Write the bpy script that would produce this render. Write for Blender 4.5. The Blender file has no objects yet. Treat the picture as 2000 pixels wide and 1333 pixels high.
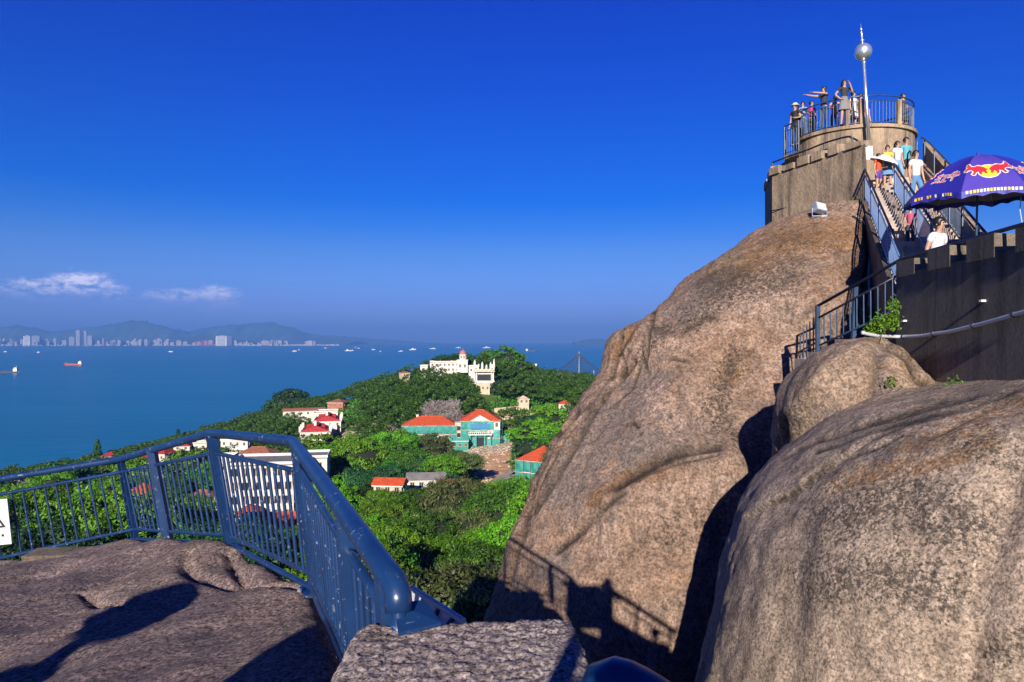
import bpy, bmesh, math, random
import numpy as np
from mathutils import Vector, Matrix, noise

# ------------------------------------------------------------------ camera, sky, sun, exposure
SC = bpy.context.scene
COL = SC.collection
F = 1333.3
CZ = 88.0            # eye height above the sea, metres
SUN_AZ, SUN_EL = math.radians(7.7), math.radians(19.0)

cam_d = bpy.data.cameras.new('camera')
cam_d.lens = 24.0
cam_d.sensor_width = 36.0
cam_d.clip_start = 0.05
cam_d.clip_end = 90000
cam = bpy.data.objects.new('camera', cam_d)
COL.objects.link(cam)
cam.location = (0, 0, CZ)
cam.rotation_euler = (math.radians(90), 0, 0)
SC.camera = cam

W = bpy.data.worlds.new('World')
SC.world = W
W.use_nodes = True
wt = W.node_tree
for n in list(wt.nodes):
    wt.nodes.remove(n)


class NT:
    """small node helper"""
    def __init__(s, tree):
        s.t = tree

    def n(s, typ, **kw):
        nd = s.t.nodes.new(typ)
        for k, v in kw.items():
            if k.startswith('i_'):
                nd.inputs[k[2:].replace('_', ' ')].default_value = v
            elif k.startswith('n_'):
                nd.inputs[int(k[2:])].default_value = v
            else:
                setattr(nd, k, v)
        return nd

    def l(s, a, b):
        s.t.links.new(a, b)

    def noise(s, vec, scale, detail=6, rough=0.6, dist=0.0):
        nd = s.n('ShaderNodeTexNoise')
        nd.inputs['Scale'].default_value = scale
        nd.inputs['Detail'].default_value = detail
        nd.inputs['Roughness'].default_value = rough
        nd.inputs['Distortion'].default_value = dist
        s.l(vec, nd.inputs['Vector'])
        return nd.outputs['Fac']

    def ramp(s, fac, lo, hi, a=0.0, b=1.0):
        nd = s.n('ShaderNodeMapRange')
        nd.inputs['From Min'].default_value = lo
        nd.inputs['From Max'].default_value = hi
        nd.inputs['To Min'].default_value = a
        nd.inputs['To Max'].default_value = b
        s.l(fac, nd.inputs['Value'])
        return nd.outputs['Result']

    def mix(s, fac, a, b, mode='MIX'):
        nd = s.n('ShaderNodeMix', data_type='RGBA', blend_type=mode)
        for sock, v in ((nd.inputs[0], fac), (nd.inputs[6], a), (nd.inputs[7], b)):
            if isinstance(v, (int, float)):
                sock.default_value = v
            elif isinstance(v, (tuple, list)):
                sock.default_value = tuple(v) + ((1,) if len(v) == 3 else ())
            else:
                s.l(v, sock)
        return nd.outputs[2]

    def math(s, op, a, b=None, c=None):
        nd = s.n('ShaderNodeMath', operation=op)
        for i, v in enumerate((a, b, c)):
            if v is None:
                continue
            if isinstance(v, (int, float)):
                nd.inputs[i].default_value = v
            else:
                s.l(v, nd.inputs[i])
        return nd.outputs[0]

    def mapping(s, vec, scale=(1, 1, 1), rot=(0, 0, 0), loc=(0, 0, 0)):
        nd = s.n('ShaderNodeMapping')
        nd.inputs['Scale'].default_value = scale
        nd.inputs['Rotation'].default_value = rot
        nd.inputs['Location'].default_value = loc
        s.l(vec, nd.inputs['Vector'])
        return nd.outputs[0]


g = NT(wt)
sky = g.n('ShaderNodeTexSky', sky_type='NISHITA', sun_disc=False)
sky.sun_elevation = SUN_EL
sky.sun_rotation = math.radians(180) + SUN_AZ
sky.altitude = 100
sky.air_density = 1.0
sky.dust_density = 0.4
sky.ozone_density = 4.0
tc = g.n('ShaderNodeTexCoord')
sep = g.n('ShaderNodeSeparateXYZ')
g.l(tc.outputs['Generated'], sep.inputs[0])
# polarised-filter blue: the photograph's sky is far more saturated than a plain one
grade = g.n('ShaderNodeValToRGB')
stops = [(0.0, (0.36, 0.42, 1.06)), (0.05, (0.35, 0.43, 1.06)), (0.09, (0.31, 0.47, 1.0)), (0.124, (0.25, 0.45, 0.95)), (0.165, (0.08, 0.37, 0.98)), (0.20, (0.0, 0.31, 1.02)),
         (0.33, (0.0, 0.235, 1.08)), (0.5, (0.0, 0.16, 1.14)), (0.85, (0.0, 0.07, 0.75))]
while len(grade.color_ramp.elements) < len(stops):
    grade.color_ramp.elements.new(0.5)
for e, (ps_, cl_) in zip(grade.color_ramp.elements, stops):
    e.position = ps_
    e.color = cl_ + (1,)
g.l(sep.outputs[2], grade.inputs[0])
skyc = g.mix(1.0, sky.outputs[0], grade.outputs[0], 'MULTIPLY')
# low cumulus bank over the far shore (directions, not picture space)
az = g.math('ARCTAN2', sep.outputs[0], sep.outputs[1])
el = sep.outputs[2]
cn = g.noise(g.mapping(tc.outputs['Generated'], (38, 38, 95)), 1.0, 10, 0.62, 0.3)
cn2 = g.noise(g.mapping(tc.outputs['Generated'], (110, 110, 190)), 1.0, 10, 0.7, 0.2)
tot = None
for a0, e0, wa, we, amp in ((-0.600, 0.062, 0.036, 0.0125, 1.25), (-0.565, 0.070, 0.030, 0.0140, 1.35),
                            (-0.655, 0.063, 0.030, 0.008, .9), (-0.525, 0.060, 0.020, 0.010, 1.0),
                            (-0.455, 0.057, 0.038, 0.009, 1.25), (-0.405, 0.056, 0.024, 0.014, 1.4), (-0.226, 0.043, 0.015, 0.007, .7),
                            (-0.10, 0.040, 0.02, 0.004, .5)):
    da = g.math('DIVIDE', g.math('SUBTRACT', az, a0), wa)
    de = g.math('DIVIDE', g.math('SUBTRACT', el, e0), we)
    r2 = g.math('ADD', g.math('MULTIPLY', da, da), g.math('MULTIPLY', de, de))
    v = g.math('MULTIPLY', g.math('POWER', 2.718, g.math('MULTIPLY', r2, -1.0)), amp)
    tot = v if tot is None else g.math('MAXIMUM', tot, v)
cm = g.math('MULTIPLY', tot, g.ramp(cn, 0.36, 0.62, 0.0, 1.45))
cm = g.math('MULTIPLY', cm, g.ramp(cn2, 0.35, 0.65, 0.45, 1.35))
cmask = g.ramp(cm, 0.12, 0.95, 0.0, 0.85)
cshade = g.ramp(el, 0.052, 0.074, 0.0, 1.0)
ccol = g.mix(cshade, (2.6, 3.4, 6.8), (8.5, 8.0, 9.8))
skyc = g.mix(cmask, skyc, ccol)
bg = g.n('ShaderNodeBackground')
bg.inputs['Strength'].default_value = 0.055
g.l(skyc, bg.inputs['Color'])
wo = g.n('ShaderNodeOutputWorld')
g.l(bg.outputs[0], wo.inputs['Surface'])

SUN_TO = Vector((-math.sin(SUN_AZ) * math.cos(SUN_EL), -math.cos(SUN_AZ) * math.cos(SUN_EL), math.sin(SUN_EL)))
sd = bpy.data.lights.new('sun', 'SUN')
sd.energy = 4.7
sd.angle = math.radians(0.5)
sd.color = (1.0, 0.90, 0.76)
sun = bpy.data.objects.new('sun', sd)
COL.objects.link(sun)
sun.location = SUN_TO * 60 + Vector((0, 0, CZ))
sun.rotation_euler = SUN_TO.to_track_quat('Z', 'Y').to_euler()

SC.view_settings.view_transform = 'Standard'
SC.view_settings.look = 'None'
SC.view_settings.exposure = 1.21
SC.view_settings.gamma = 1.0
SC.view_settings.use_curve_mapping = False
SC.cycles.use_denoising = True
SC.cycles.max_bounces = 6
SC.cycles.diffuse_bounces = 2
SC.cycles.glossy_bounces = 3
SC.cycles.transparent_max_bounces = 8
SC.cycles.volume_bounces = 0
random.seed(7)
rng = np.random.default_rng(7)

# ------------------------------------------------------------------ helpers


def P(px, py, D):
    """a point of the place: seen towards (px, py) of the 2000x1333 photograph, D metres ahead"""
    return Vector(((px - 1000) / F * D, D, CZ - (py - 666.5) / F * D))


def tag(o, label=None, cat=None, group=None, kind=None):
    if label:
        o['label'] = label
    if cat:
        o['category'] = cat
    if group:
        o['group'] = group
    if kind:
        o['kind'] = kind
    return o


def thing(name, label, cat, loc, group=None, rz=0.0):
    o = bpy.data.objects.new(name, None)
    COL.objects.link(o)
    o.empty_display_size = 0.2
    o.location = loc
    o.rotation_euler = (0, 0, rz)
    return tag(o, label, cat, group)


def adopt(o, parent, world=True):
    """world=True: the piece was modelled in world coordinates"""
    if parent is not None:
        o.parent = parent
        if world:
            m = Matrix.Identity(4)
            p = parent
            while p is not None:
                m = p.matrix_basis @ m if p.parent is None else p.matrix_parent_inverse @ p.matrix_basis @ m
                p = p.parent
            # parents of this scene are either roots or children built in world space
            root = parent
            while root.parent is not None:
                root = root.parent
            if parent.parent is None:
                o.matrix_parent_inverse = parent.matrix_basis.inverted()
            else:
                o.matrix_parent_inverse = (world_of(parent)).inverted()
    return o


def world_of(o):
    if o.parent is None:
        return o.matrix_basis.copy()
    return world_of(o.parent) @ o.matrix_parent_inverse @ o.matrix_basis


def mesh(name, verts, faces, mats=None, smooth=False, fmat=None):
    me = bpy.data.meshes.new(name)
    me.from_pydata([tuple(v) for v in verts], [], [tuple(f) for f in faces])
    if mats:
        for m in (mats if isinstance(mats, (list, tuple)) else [mats]):
            me.materials.append(m)
    if fmat is not None:
        me.polygons.foreach_set('material_index', fmat)
    if smooth:
        me.polygons.foreach_set('use_smooth', [True] * len(me.polygons))
    me.update()
    return me


def link(name, me, parent=None, world=True):
    o = bpy.data.objects.new(name, me)
    COL.objects.link(o)
    return adopt(o, parent, world)


def obj(name, verts, faces, mat, parent=None, smooth=False, world=True, fmat=None):
    return link(name, mesh(name, verts, faces, mat, smooth, fmat), parent, world)


class MB:
    """collects simple shapes into one mesh"""
    def __init__(s):
        s.v, s.f = [], []

    def add(s, v, f):
        b = len(s.v)
        s.v += [tuple(a) for a in v]
        s.f += [tuple(i + b for i in q) for q in f]
        return s

    def box(s, c, size, rz=0.0, M=None):
        x, y, z = size[0] / 2, size[1] / 2, size[2] / 2
        vs = [Vector((a, b, d)) for a in (-x, x) for b in (-y, y) for d in (-z, z)]
        R = Matrix.Rotation(rz, 3, 'Z') if M is None else M
        vs = [R @ v + Vector(c) for v in vs]
        return s.add(vs, [(0, 1, 3, 2), (4, 6, 7, 5), (0, 4, 5, 1), (2, 3, 7, 6), (0, 2, 6, 4), (1, 5, 7, 3)])

    def prism(s, pts, z0, z1):
        """vertical prism over a plan polygon (counter-clockwise)"""
        n = len(pts)
        zz0 = z0 if hasattr(z0, '__len__') else [z0] * n
        zz1 = z1 if hasattr(z1, '__len__') else [z1] * n
        v = [(p[0], p[1], zz0[i]) for i, p in enumerate(pts)] + [(p[0], p[1], zz1[i]) for i, p in enumerate(pts)]
        f = [tuple(reversed(range(n))), tuple(range(n, 2 * n))]
        f += [(i, (i + 1) % n, (i + 1) % n + n, i + n) for i in range(n)]
        return s.add(v, f)

    def tube(s, pts, r, seg=10, cap=True):
        pts = [Vector(p) for p in pts]
        n = len(pts)
        rr = r if hasattr(r, '__len__') else [r] * n
        up = Vector((0, 0, 1))
        rings = []
        t0 = (pts[1] - pts[0]).normalized()
        if abs(t0.dot(up)) > 0.95:
            up = Vector((1, 0, 0))
        nrm = (up - t0 * up.dot(t0)).normalized()
        for i, p in enumerate(pts):
            t = ((pts[min(i + 1, n - 1)] - pts[max(i - 1, 0)])).normalized()
            nrm = (nrm - t * nrm.dot(t)).normalized()
            b = t.cross(nrm)
            rings += [p + (nrm * math.cos(2 * math.pi * k / seg) + b * math.sin(2 * math.pi * k / seg)) * rr[i] for k in range(seg)]
        f = []
        for i in range(n - 1):
            for k in range(seg):
                k2 = (k + 1) % seg
                f.append((i * seg + k, i * seg + k2, (i + 1) * seg + k2, (i + 1) * seg + k))
        if cap:
            f.append(tuple(reversed(range(seg))))
            f.append(tuple(range((n - 1) * seg, n * seg)))
        return s.add(rings, f)

    def sphere(s, c, r, nu=12, nv=8, sq=(1, 1, 1)):
        c = Vector(c)
        v = [c + Vector((0, 0, r * sq[2]))]
        for i in range(1, nv):
            a = math.pi * i / nv
            for k in range(nu):
                b = 2 * math.pi * k / nu
                v.append(c + Vector((r * sq[0] * math.sin(a) * math.cos(b), r * sq[1] * math.sin(a) * math.sin(b), r * sq[2] * math.cos(a))))
        v.append(c - Vector((0, 0, r * sq[2])))
        f = [(0, 1 + k, 1 + (k + 1) % nu) for k in range(nu)]
        for i in range(nv - 2):
            for k in range(nu):
                a, b = 1 + i * nu + k, 1 + i * nu + (k + 1) % nu
                f.append((a, a + nu, b + nu, b))
        L = len(v) - 1
        f += [(L, L - nu + (k + 1) % nu, L - nu + k) for k in range(nu)]
        return s.add(v, f)

    def lathe(s, prof, c, seg=24):
        c = Vector(c)
        n = len(prof)
        v = [c + Vector((r * math.cos(2 * math.pi * k / seg), r * math.sin(2 * math.pi * k / seg), z)) for r, z in prof for k in range(seg)]
        f = []
        for i in range(n - 1):
            for k in range(seg):
                k2 = (k + 1) % seg
                f.append((i * seg + k, i * seg + k2, (i + 1) * seg + k2, (i + 1) * seg + k))
        f.append(tuple(reversed(range(seg))))
        f.append(tuple(range((n - 1) * seg, n * seg)))
        return s.add(v, f)

    def build(s, name, mat, parent=None, smooth=False, world=True):
        return obj(name, s.v, s.f, mat, parent, smooth, world)


_rod = {}


def rod(name, a, b, r, mat, parent=None, square=False):
    """round (or square) bar between two points; alike bars share one mesh"""
    a, b = Vector(a), Vector(b)
    key = (mat.name, square)
    if key not in _rod:
        seg = 4 if square else 10
        off = math.pi / 4 if square else 0
        rad = math.sqrt(2) if square else 1
        v = [(rad * math.cos(2 * math.pi * k / seg + off), rad * math.sin(2 * math.pi * k / seg + off), z) for z in (0, 1) for k in range(seg)]
        f = [(k, (k + 1) % seg, (k + 1) % seg + seg, k + seg) for k in range(seg)] + [tuple(reversed(range(seg))), tuple(range(seg, 2 * seg))]
        me = mesh('bar', v, f, mat)
        if not square:
            for p in me.polygons:
                p.use_smooth = len(p.vertices) == 4
        _rod[key] = me
    o = bpy.data.objects.new(name, _rod[key])
    COL.objects.link(o)
    d = b - a
    q = d.to_track_quat('Z', 'Y') if not square else d.to_track_quat('Z', 'Y')
    M = Matrix.Translation(a) @ q.to_matrix().to_4x4() @ Matrix.Diagonal((r, r, d.length, 1))
    if parent is not None:
        o.parent = parent
        o.matrix_parent_inverse = world_of(parent).inverted()
    o.matrix_basis = M
    return o


def smooth_poly(pts, n):
    """Catmull-Rom through the points, n samples a span"""
    pts = [Vector(p) for p in pts]
    out = []
    for i in range(len(pts) - 1):
        p0, p1, p2, p3 = pts[max(i - 1, 0)], pts[i], pts[i + 1], pts[min(i + 2, len(pts) - 1)]
        for k in range(n):
            t = k / n
            out.append(0.5 * ((2 * p1) + (p2 - p0) * t + (2 * p0 - 5 * p1 + 4 * p2 - p3) * t * t + (3 * p1 - p0 - 3 * p2 + p3) * t ** 3))
    out.append(pts[-1])
    return out


def lerp(a, b, t):
    return a + (b - a) * t


# ------------------------------------------------------------------ materials
def new_mat(name):
    m = bpy.data.materials.new(name)
    m.use_nodes = True
    t = NT(m.node_tree)
    bs = m.node_tree.nodes['Principled BSDF']
    geo = t.n('ShaderNodeNewGeometry')
    return m, t, bs, geo.outputs['Position']


def bump(t, bs, h, dist, strength=1.0, prev=None):
    b = t.n('ShaderNodeBump')
    b.inputs['Distance'].default_value = dist
    b.inputs['Strength'].default_value = strength
    t.l(h, b.inputs['Height'])
    if prev is not None:
        t.l(prev, b.inputs['Normal'])
    t.l(b.outputs[0], bs.inputs['Normal'])
    return b.outputs[0]


def plain(name, col, rough=0.6, metal=0.0, var=0.25, scale=6.0, bmp=0.0, bscale=30):
    if not metal:
        col = tuple(x * 0.66 for x in col)
    m, t, bs, pos = new_mat(name)
    n = t.noise(pos, scale, 5, 0.65)
    c = t.mix(t.ramp(n, 0.3, 0.7), tuple(x * (1 - var) for x in col), tuple(min(1, x * (1 + var)) for x in col))
    t.l(c, bs.inputs['Base Color'])
    bs.inputs['Roughness'].default_value = rough
    bs.inputs['Metallic'].default_value = metal
    if bmp:
        bump(t, bs, t.noise(pos, bscale, 4, 0.6), bmp)
    return m


KA = 0.63


def rock_mat(name, ca, cb, cc, spots=(), streak=0.5, fine=22.0, dark=0.55, bmp=1.0, lump=1.0):
    ca, cb, cc = [tuple(x * KA for x in q) for q in (ca, cb, cc)]
    spots = [(a_, b_, tuple(x * KA for x in c_), d_, e_) for a_, b_, c_, d_, e_ in spots]
    m, t, bs, pos = new_mat(name)
    big = t.noise(pos, 0.45, 7, 0.62, 0.6)
    mid = t.noise(pos, 2.6, 9, 0.70, 0.3)
    fn = t.noise(pos, fine, 6, 0.72)
    fn2 = t.noise(pos, fine * 0.42, 7, 0.75, 0.2)
    c = t.mix(t.ramp(big, 0.36, 0.62), ca, cb)
    c = t.mix(t.ramp(mid, 0.44, 0.66), c, cc)
    flake = t.noise(pos, fine * 0.20, 8, 0.78, 0.5)
    big2 = t.noise(t.mapping(pos, (1, 1, 1), (0, 0, 0), (7, 3, 5)), 0.55, 5, 0.6, 0.8)
    c = t.mix(t.math('MULTIPLY', t.ramp(flake, 0.55, 0.66), t.ramp(big2, 0.42, 0.58, 0.15, 0.85)), c, tuple(min(1, x * 1.45) for x in cc))
    c = t.mix(t.math('MULTIPLY', t.ramp(flake, 0.45, 0.34), t.ramp(big2, 0.35, 0.62, 0.25, 0.8)), c, tuple(x * 0.36 for x in ca))
    c = t.mix(t.ramp(big2, 0.40, 0.30, 0, 0.6), c, (0.150, 0.130, 0.124))
    for (ctr, rad, col, amt, sc) in spots:
        vm = t.n('ShaderNodeVectorMath', operation='SUBTRACT')
        t.l(pos, vm.inputs[0])
        vm.inputs[1].default_value = tuple(ctr)
        ln = t.n('ShaderNodeVectorMath', operation='LENGTH')
        mp = t.mapping(vm.outputs[0], tuple(1.0 / r for r in rad))
        t.l(mp, ln.inputs[0])
        fall = t.ramp(ln.outputs['Value'], 1.25, 0.35)
        ns = t.noise(pos, sc, 8, 0.75, 0.4)
        k = t.math('MULTIPLY', t.ramp(t.math('ADD', t.math('MULTIPLY', fall, 0.30), ns), 0.60, 0.80), amt)
        k = t.math('MULTIPLY', k, t.ramp(ln.outputs['Value'], 1.5, 1.0))
        c = t.mix(k, c, col)
    for an, cl_, sc_, lo_, hi_ in (('grey', (0.175, 0.140, 0.130), fine * .10, .24, .75), ('pale', tuple(min(1, x * 1.6) for x in cb), fine * .40, .16, .9), ('orange', (0.23, 0.115, 0.040), fine * .45, .165, .70), ('mottle', (0.062, 0.052, 0.044), fine * .62, .15, .85)):
        at_ = t.n('ShaderNodeAttribute', attribute_name=an)
        nn_ = t.noise(pos, sc_, 8, 0.75, 0.3)
        kk = t.ramp(t.math('ADD', t.math('MULTIPLY', at_.outputs['Fac'], lo_), nn_), 0.605, 0.655, 0.0, hi_)
        kk = t.math('MULTIPLY', kk, t.ramp(at_.outputs['Fac'], 0.03, 0.30))
        c = t.mix(kk, c, cl_)
    ga = t.n('ShaderNodeAttribute', attribute_name='crack_shade_grime')
    c = t.mix(t.math('MULTIPLY', ga.outputs['Fac'], 0.93), c, (0.028, 0.022, 0.018))  # near-black mix: crack shade painted in, along with real stains
    # rain streaks
    st = t.noise(t.mapping(pos, (5.5, 5.5, 0.28)), 1.0, 5, 0.6, 0.3)
    stm = t.math('MULTIPLY', t.ramp(st, 0.54, 0.70), t.ramp(big, 0.40, 0.58))
    c = t.mix(t.math('MULTIPLY', stm, streak), c, (0.07, 0.055, 0.05))
    # mineral speckle
    sp = t.ramp(fn, 0.40, 0.56, 1.0 - dark, 1.12)
    sp2 = t.ramp(fn2, 0.36, 0.60, 1.0 - dark * 0.75, 1.15)
    k2 = t.math('MULTIPLY', sp, sp2)
    cmb = t.n('ShaderNodeCombineXYZ')
    for i in range(3):
        t.l(k2, cmb.inputs[i])
    c = t.mix(1.0, c, cmb.outputs[0], 'MULTIPLY')
    t.l(c, bs.inputs['Base Color'])
    bs.inputs['Roughness'].default_value = 0.9
    bs.inputs['Specular IOR Level'].default_value = 0.25
    n1 = bump(t, bs, mid, 0.16 * bmp * lump, 0.9)
    n2 = bump(t, bs, fn2, 0.045 * bmp, 1.0, n1)
    bump(t, bs, fn, 0.014 * bmp, 1.0, n2)
    return m


def concrete_mat(name, col, stain=(0.05, 0.04, 0.035), amt=0.75, fine=9.0, bm=1.0):
    col = tuple(x * KA for x in col)
    m, t, bs, pos = new_mat(name)
    a = t.noise(pos, 1.1, 8, 0.68)
    b = t.noise(t.mapping(pos, (3.2, 3.2, 0.35)), 1.0, 6, 0.65, 0.4)
    f = t.noise(pos, fine, 7, 0.75)
    c = t.mix(t.ramp(a, 0.35, 0.65), tuple(x * 0.72 for x in col), tuple(x * 1.18 for x in col))
    c = t.mix(t.math('MULTIPLY', t.ramp(b, 0.47, 0.66), amt), c, stain)
    c = t.mix(t.math('MULTIPLY', t.ramp(f, 0.50, 0.64), 0.55), c, tuple(x * 0.5 for x in col))
    t.l(c, bs.inputs['Base Color'])
    bs.inputs['Roughness'].default_value = 0.92
    n1 = bump(t, bs, a, 0.05 * bm, 0.8)
    bump(t, bs, f, 0.022 * bm, 1.0, n1)
    return m


def paint_mat(name, col, chip=(0.16, 0.20, 0.27), chips=0.6, rough=0.32, cs=26.0):
    m, t, bs, pos = new_mat(name)
    a = t.noise(pos, 3.0, 6, 0.6)
    c = t.mix(t.ramp(a, 0.35, 0.7), tuple(x * 0.75 for x in col), tuple(x * 1.25 for x in col))
    n = t.noise(pos, cs, 6, 0.7, 0.8)
    n2 = t.noise(pos, cs * 0.22, 3, 0.5)
    k = t.math('MULTIPLY', t.ramp(n, 0.60, 0.64), t.ramp(n2, 0.42, 0.58))
    k = t.math('MULTIPLY', k, chips)
    c = t.mix(k, c, chip)
    t.l(c, bs.inputs['Base Color'])
    t.l(t.math('ADD', t.math('MULTIPLY', k, 0.4), rough), bs.inputs['Roughness'])
    bump(t, bs, n, 0.0015, 0.7)
    return m


def leaf_mat(name, lo, hi, var=0.8):
    m, t, bs, pos = new_mat(name)
    oi = t.n('ShaderNodeObjectInfo')
    n = t.noise(pos, 0.35, 4, 0.6)
    f = t.noise(pos, 2.7, 4, 0.7)
    c = t.mix(t.ramp(n, 0.35, 0.65), lo, hi)
    c = t.mix(t.ramp(f, 0.35, 0.7, 0.0, 0.5), c, tuple(x * 0.45 for x in lo))
    hs = t.n('ShaderNodeHueSaturation')
    t.l(t.math('ADD', t.math('MULTIPLY', oi.outputs['Random'], 0.035), 0.490), hs.inputs['Hue'])
    t.l(t.math('ADD', t.math('MULTIPLY', oi.outputs['Random'], var), 1.0 - var / 2), hs.inputs['Value'])
    t.l(c, hs.inputs['Color'])
    t.l(hs.outputs[0], bs.inputs['Base Color'])
    bs.inputs['Roughness'].default_value = 0.55
    bs.inputs['Specular IOR Level'].default_value = 0.25
    return m


def tile_mat(name, col, rz=0.0):
    col = tuple(x * 0.72 for x in col)
    m, t, bs, pos = new_mat(name)
    n = t.noise(pos, 1.3, 6, 0.7)
    f = t.noise(pos, 7.0, 4, 0.7)
    c = t.mix(t.ramp(n, 0.35, 0.7), tuple(x * 0.65 for x in col), tuple(min(1, x * 1.2) for x in col))
    c = t.mix(t.ramp(f, 0.52, 0.68, 0, 0.5), c, tuple(x * 0.35 for x in col))
    t.l(c, bs.inputs['Base Color'])
    bs.inputs['Roughness'].default_value = 0.8
    return m


M = {}
M['blue'] = paint_mat('blue_rail_paint', (0.006, 0.026, 0.088), chips=0.9, cs=20)
M['blue_far'] = paint_mat('dark_blue_rail_paint', (0.022, 0.048, 0.10), chips=0.3)
M['rail_black'] = plain('dark_handrail_paint', (0.012, 0.016, 0.03), 0.4)
M['concrete'] = concrete_mat('weathered_concrete', (0.47, 0.345, 0.235), amt=0.85, bm=1.6)
M['concrete_dark'] = concrete_mat('dark_concrete', (0.40, 0.32, 0.24), stain=(0.03, 0.027, 0.022), amt=0.85, fine=14, bm=4.5)  # darker streaks and coarser bumps than the plain concrete
M['concrete_pale'] = concrete_mat('pale_concrete', (0.42, 0.38, 0.33), amt=0.35)
M['step'] = concrete_mat('stone_step', (0.60, 0.49, 0.41), amt=0.25)
M['steel'] = plain('brushed_steel', (0.72, 0.76, 0.80), 0.28, 0.85, 0.1, 20)
M['white_paint'] = plain('white_paint', (0.78, 0.78, 0.76), 0.5, 0, 0.06, 4)
M['white_pipe'] = plain('white_plastic_pipe', (0.62, 0.64, 0.70), 0.35, 0, 0.08, 12)
M['black'] = plain('black_rubber', (0.01, 0.01, 0.012), 0.5)
M['grey_metal'] = plain('grey_metal', (0.30, 0.34, 0.40), 0.4, 0.4)
M['trunk'] = plain('bark', (0.10, 0.075, 0.055), 0.9, 0, 0.4, 3, 0.03, 9)

# ------------------------------------------------------------------ sea
m, t, bs, pos = new_mat('sea_water')
sw = t.noise(t.mapping(pos, (0.0012, 0.011, 1), (0, 0, 0.06)), 1.0, 6, 0.6, 0.8)
sw2 = t.noise(t.mapping(pos, (0.0004, 0.0030, 1), (0, 0, -0.05), (3.1, 7.7, 0)), 1.0, 4, 0.55, 0.6)
wave = t.noise(t.mapping(pos, (0.10, 0.22, 1)), 1.0, 5, 0.6)
wave2 = t.noise(t.mapping(pos, (0.02, 0.05, 1)), 1.0, 4, 0.6)
c = t.mix(t.ramp(sw, 0.35, 0.7), (0.0, 0.108, 0.190), (0.0, 0.142, 0.245))
c = t.mix(t.ramp(sw2, 0.60, 0.68, 0, 0.5), c, (0.012, 0.17, 0.29))
t.l(c, bs.inputs['Base Color'])
bs.inputs['Roughness'].default_value = 0.30
bs.inputs['IOR'].default_value = 1.33
bs.inputs['Specular IOR Level'].default_value = 0.35
n1 = bump(t, bs, wave2, 1.2, 0.8)
bump(t, bs, wave, 0.35, 0.9, n1)
M['sea'] = m
ys = [-3000, 200, 300, 400, 600, 900, 1500, 2500, 5000, 9000, 14000, 20000, 27000]
xs = [-30000, -12000, -6000, -3000, -1500, -700, 0, 700, 1500, 3000, 6000, 12000, 30000]
v = [(x, y, 0) for y in ys for x in xs]
f = [(j * 13 + i, j * 13 + i + 1, (j + 1) * 13 + i + 1, (j + 1) * 13 + i) for j in range(12) for i in range(12)]
tag(obj('sea', v, f, M['sea']), kind='structure')
# ------------------------------------------------------------------ island terrain
CTRL = [(-300, 60, 60), (-300, 100, 54), (-300, 300, 20), (-300, 400, 2), (-300, 450, -8), (-300, 900, -20),
        (0, 30, 62), (0, 80, 58), (0, 150, 46), (0, 250, 25), (0, 350, 8), (0, 400, 2), (0, 435, -8),
        (200, 100, 55), (200, 200, 37), (200, 320, 20), (200, 420, 7), (200, 480, -8),
        (330, 100, 53), (330, 150, 44), (330, 250, 33), (330, 400, 18), (330, 500, 6), (330, 550, -8),
        (450, 100, 50), (450, 150, 43), (450, 300, 31), (450, 450, 19), (450, 560, 4), (450, 600, -8), (450, 900, -20),
        (550, 100, 50), (550, 150, 42), (550, 300, 35), (550, 430, 31), (550, 520, 28), (550, 590, 8), (550, 630, -10),
        (650, 60, 58), (650, 150, 43), (650, 300, 38), (650, 400, 42), (650, 480, 40), (650, 560, 18), (650, 620, -8),
        (750, 60, 58), (750, 120, 49), (750, 200, 43), (750, 300, 43), (750, 400, 51), (750, 470, 52), (750, 560, 20), (750, 640, -8),
        (870, 10, 62), (870, 25, 60), (870, 45, 58), (870, 90, 51), (870, 160, 45), (870, 220, 43.5), (870, 285, 44), (870, 320, 50),
        (870, 380, 59), (870, 440, 67), (870, 520, 40), (870, 640, -8), (870, 900, -20),
        (960, 45, 58), (960, 100, 51), (960, 150, 47), (960, 190, 47.5), (960, 250, 45), (960, 300, 45), (960, 350, 53), (960, 410, 63), (960, 450, 68),
        (960, 520, 50), (960, 640, -8),
        (1050, 100, 53), (1050, 200, 48), (1050, 300, 48), (1050, 400, 56), (1050, 450, 58), (1050, 520, 48), (1050, 640, -8),
        (1180, 100, 55), (1180, 200, 52), (1180, 300, 52), (1180, 400, 56), (1180, 450, 54), (1180, 560, 40), (1180, 680, -8),
        (1500, 40, 60), (1500, 100, 58), (1500, 300, 53), (1500, 450, 48), (1500, 600, -8), (2000, 50, 60), (2000, 200, 55),
        (2000, 400, 40), (2300, 500, -8), (2300, 900, -20), (1500, 900, -20)]
CP = np.array([((px - 1000) / F * D, D, z) for px, D, z in CTRL] + [(0, -60, 60), (-150, -60, 55), (150, -60, 55)])
_d = np.sqrt(((CP[:, None, :2] - CP[None, :, :2]) ** 2).sum(-1))
_A = np.block([[_d + np.eye(len(CP)) * 3.0, np.c_[np.ones(len(CP)), CP[:, :2] / 100]], [np.c_[np.ones(len(CP)), CP[:, :2] / 100].T, np.zeros((3, 3))]])
_w = np.linalg.solve(_A, np.r_[CP[:, 2], 0, 0, 0])


def ground(x, y):
    x, y = np.atleast_1d(np.asarray(x, float)), np.atleast_1d(np.asarray(y, float))
    d = np.sqrt((x[:, None] - CP[None, :, 0]) ** 2 + (y[:, None] - CP[None, :, 1]) ** 2)
    return d @ _w[:len(CP)] + _w[-3] + _w[-2] * x / 100 + _w[-1] * y / 100


def gz(x, y):
    return float(ground(x, y)[0])


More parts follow.
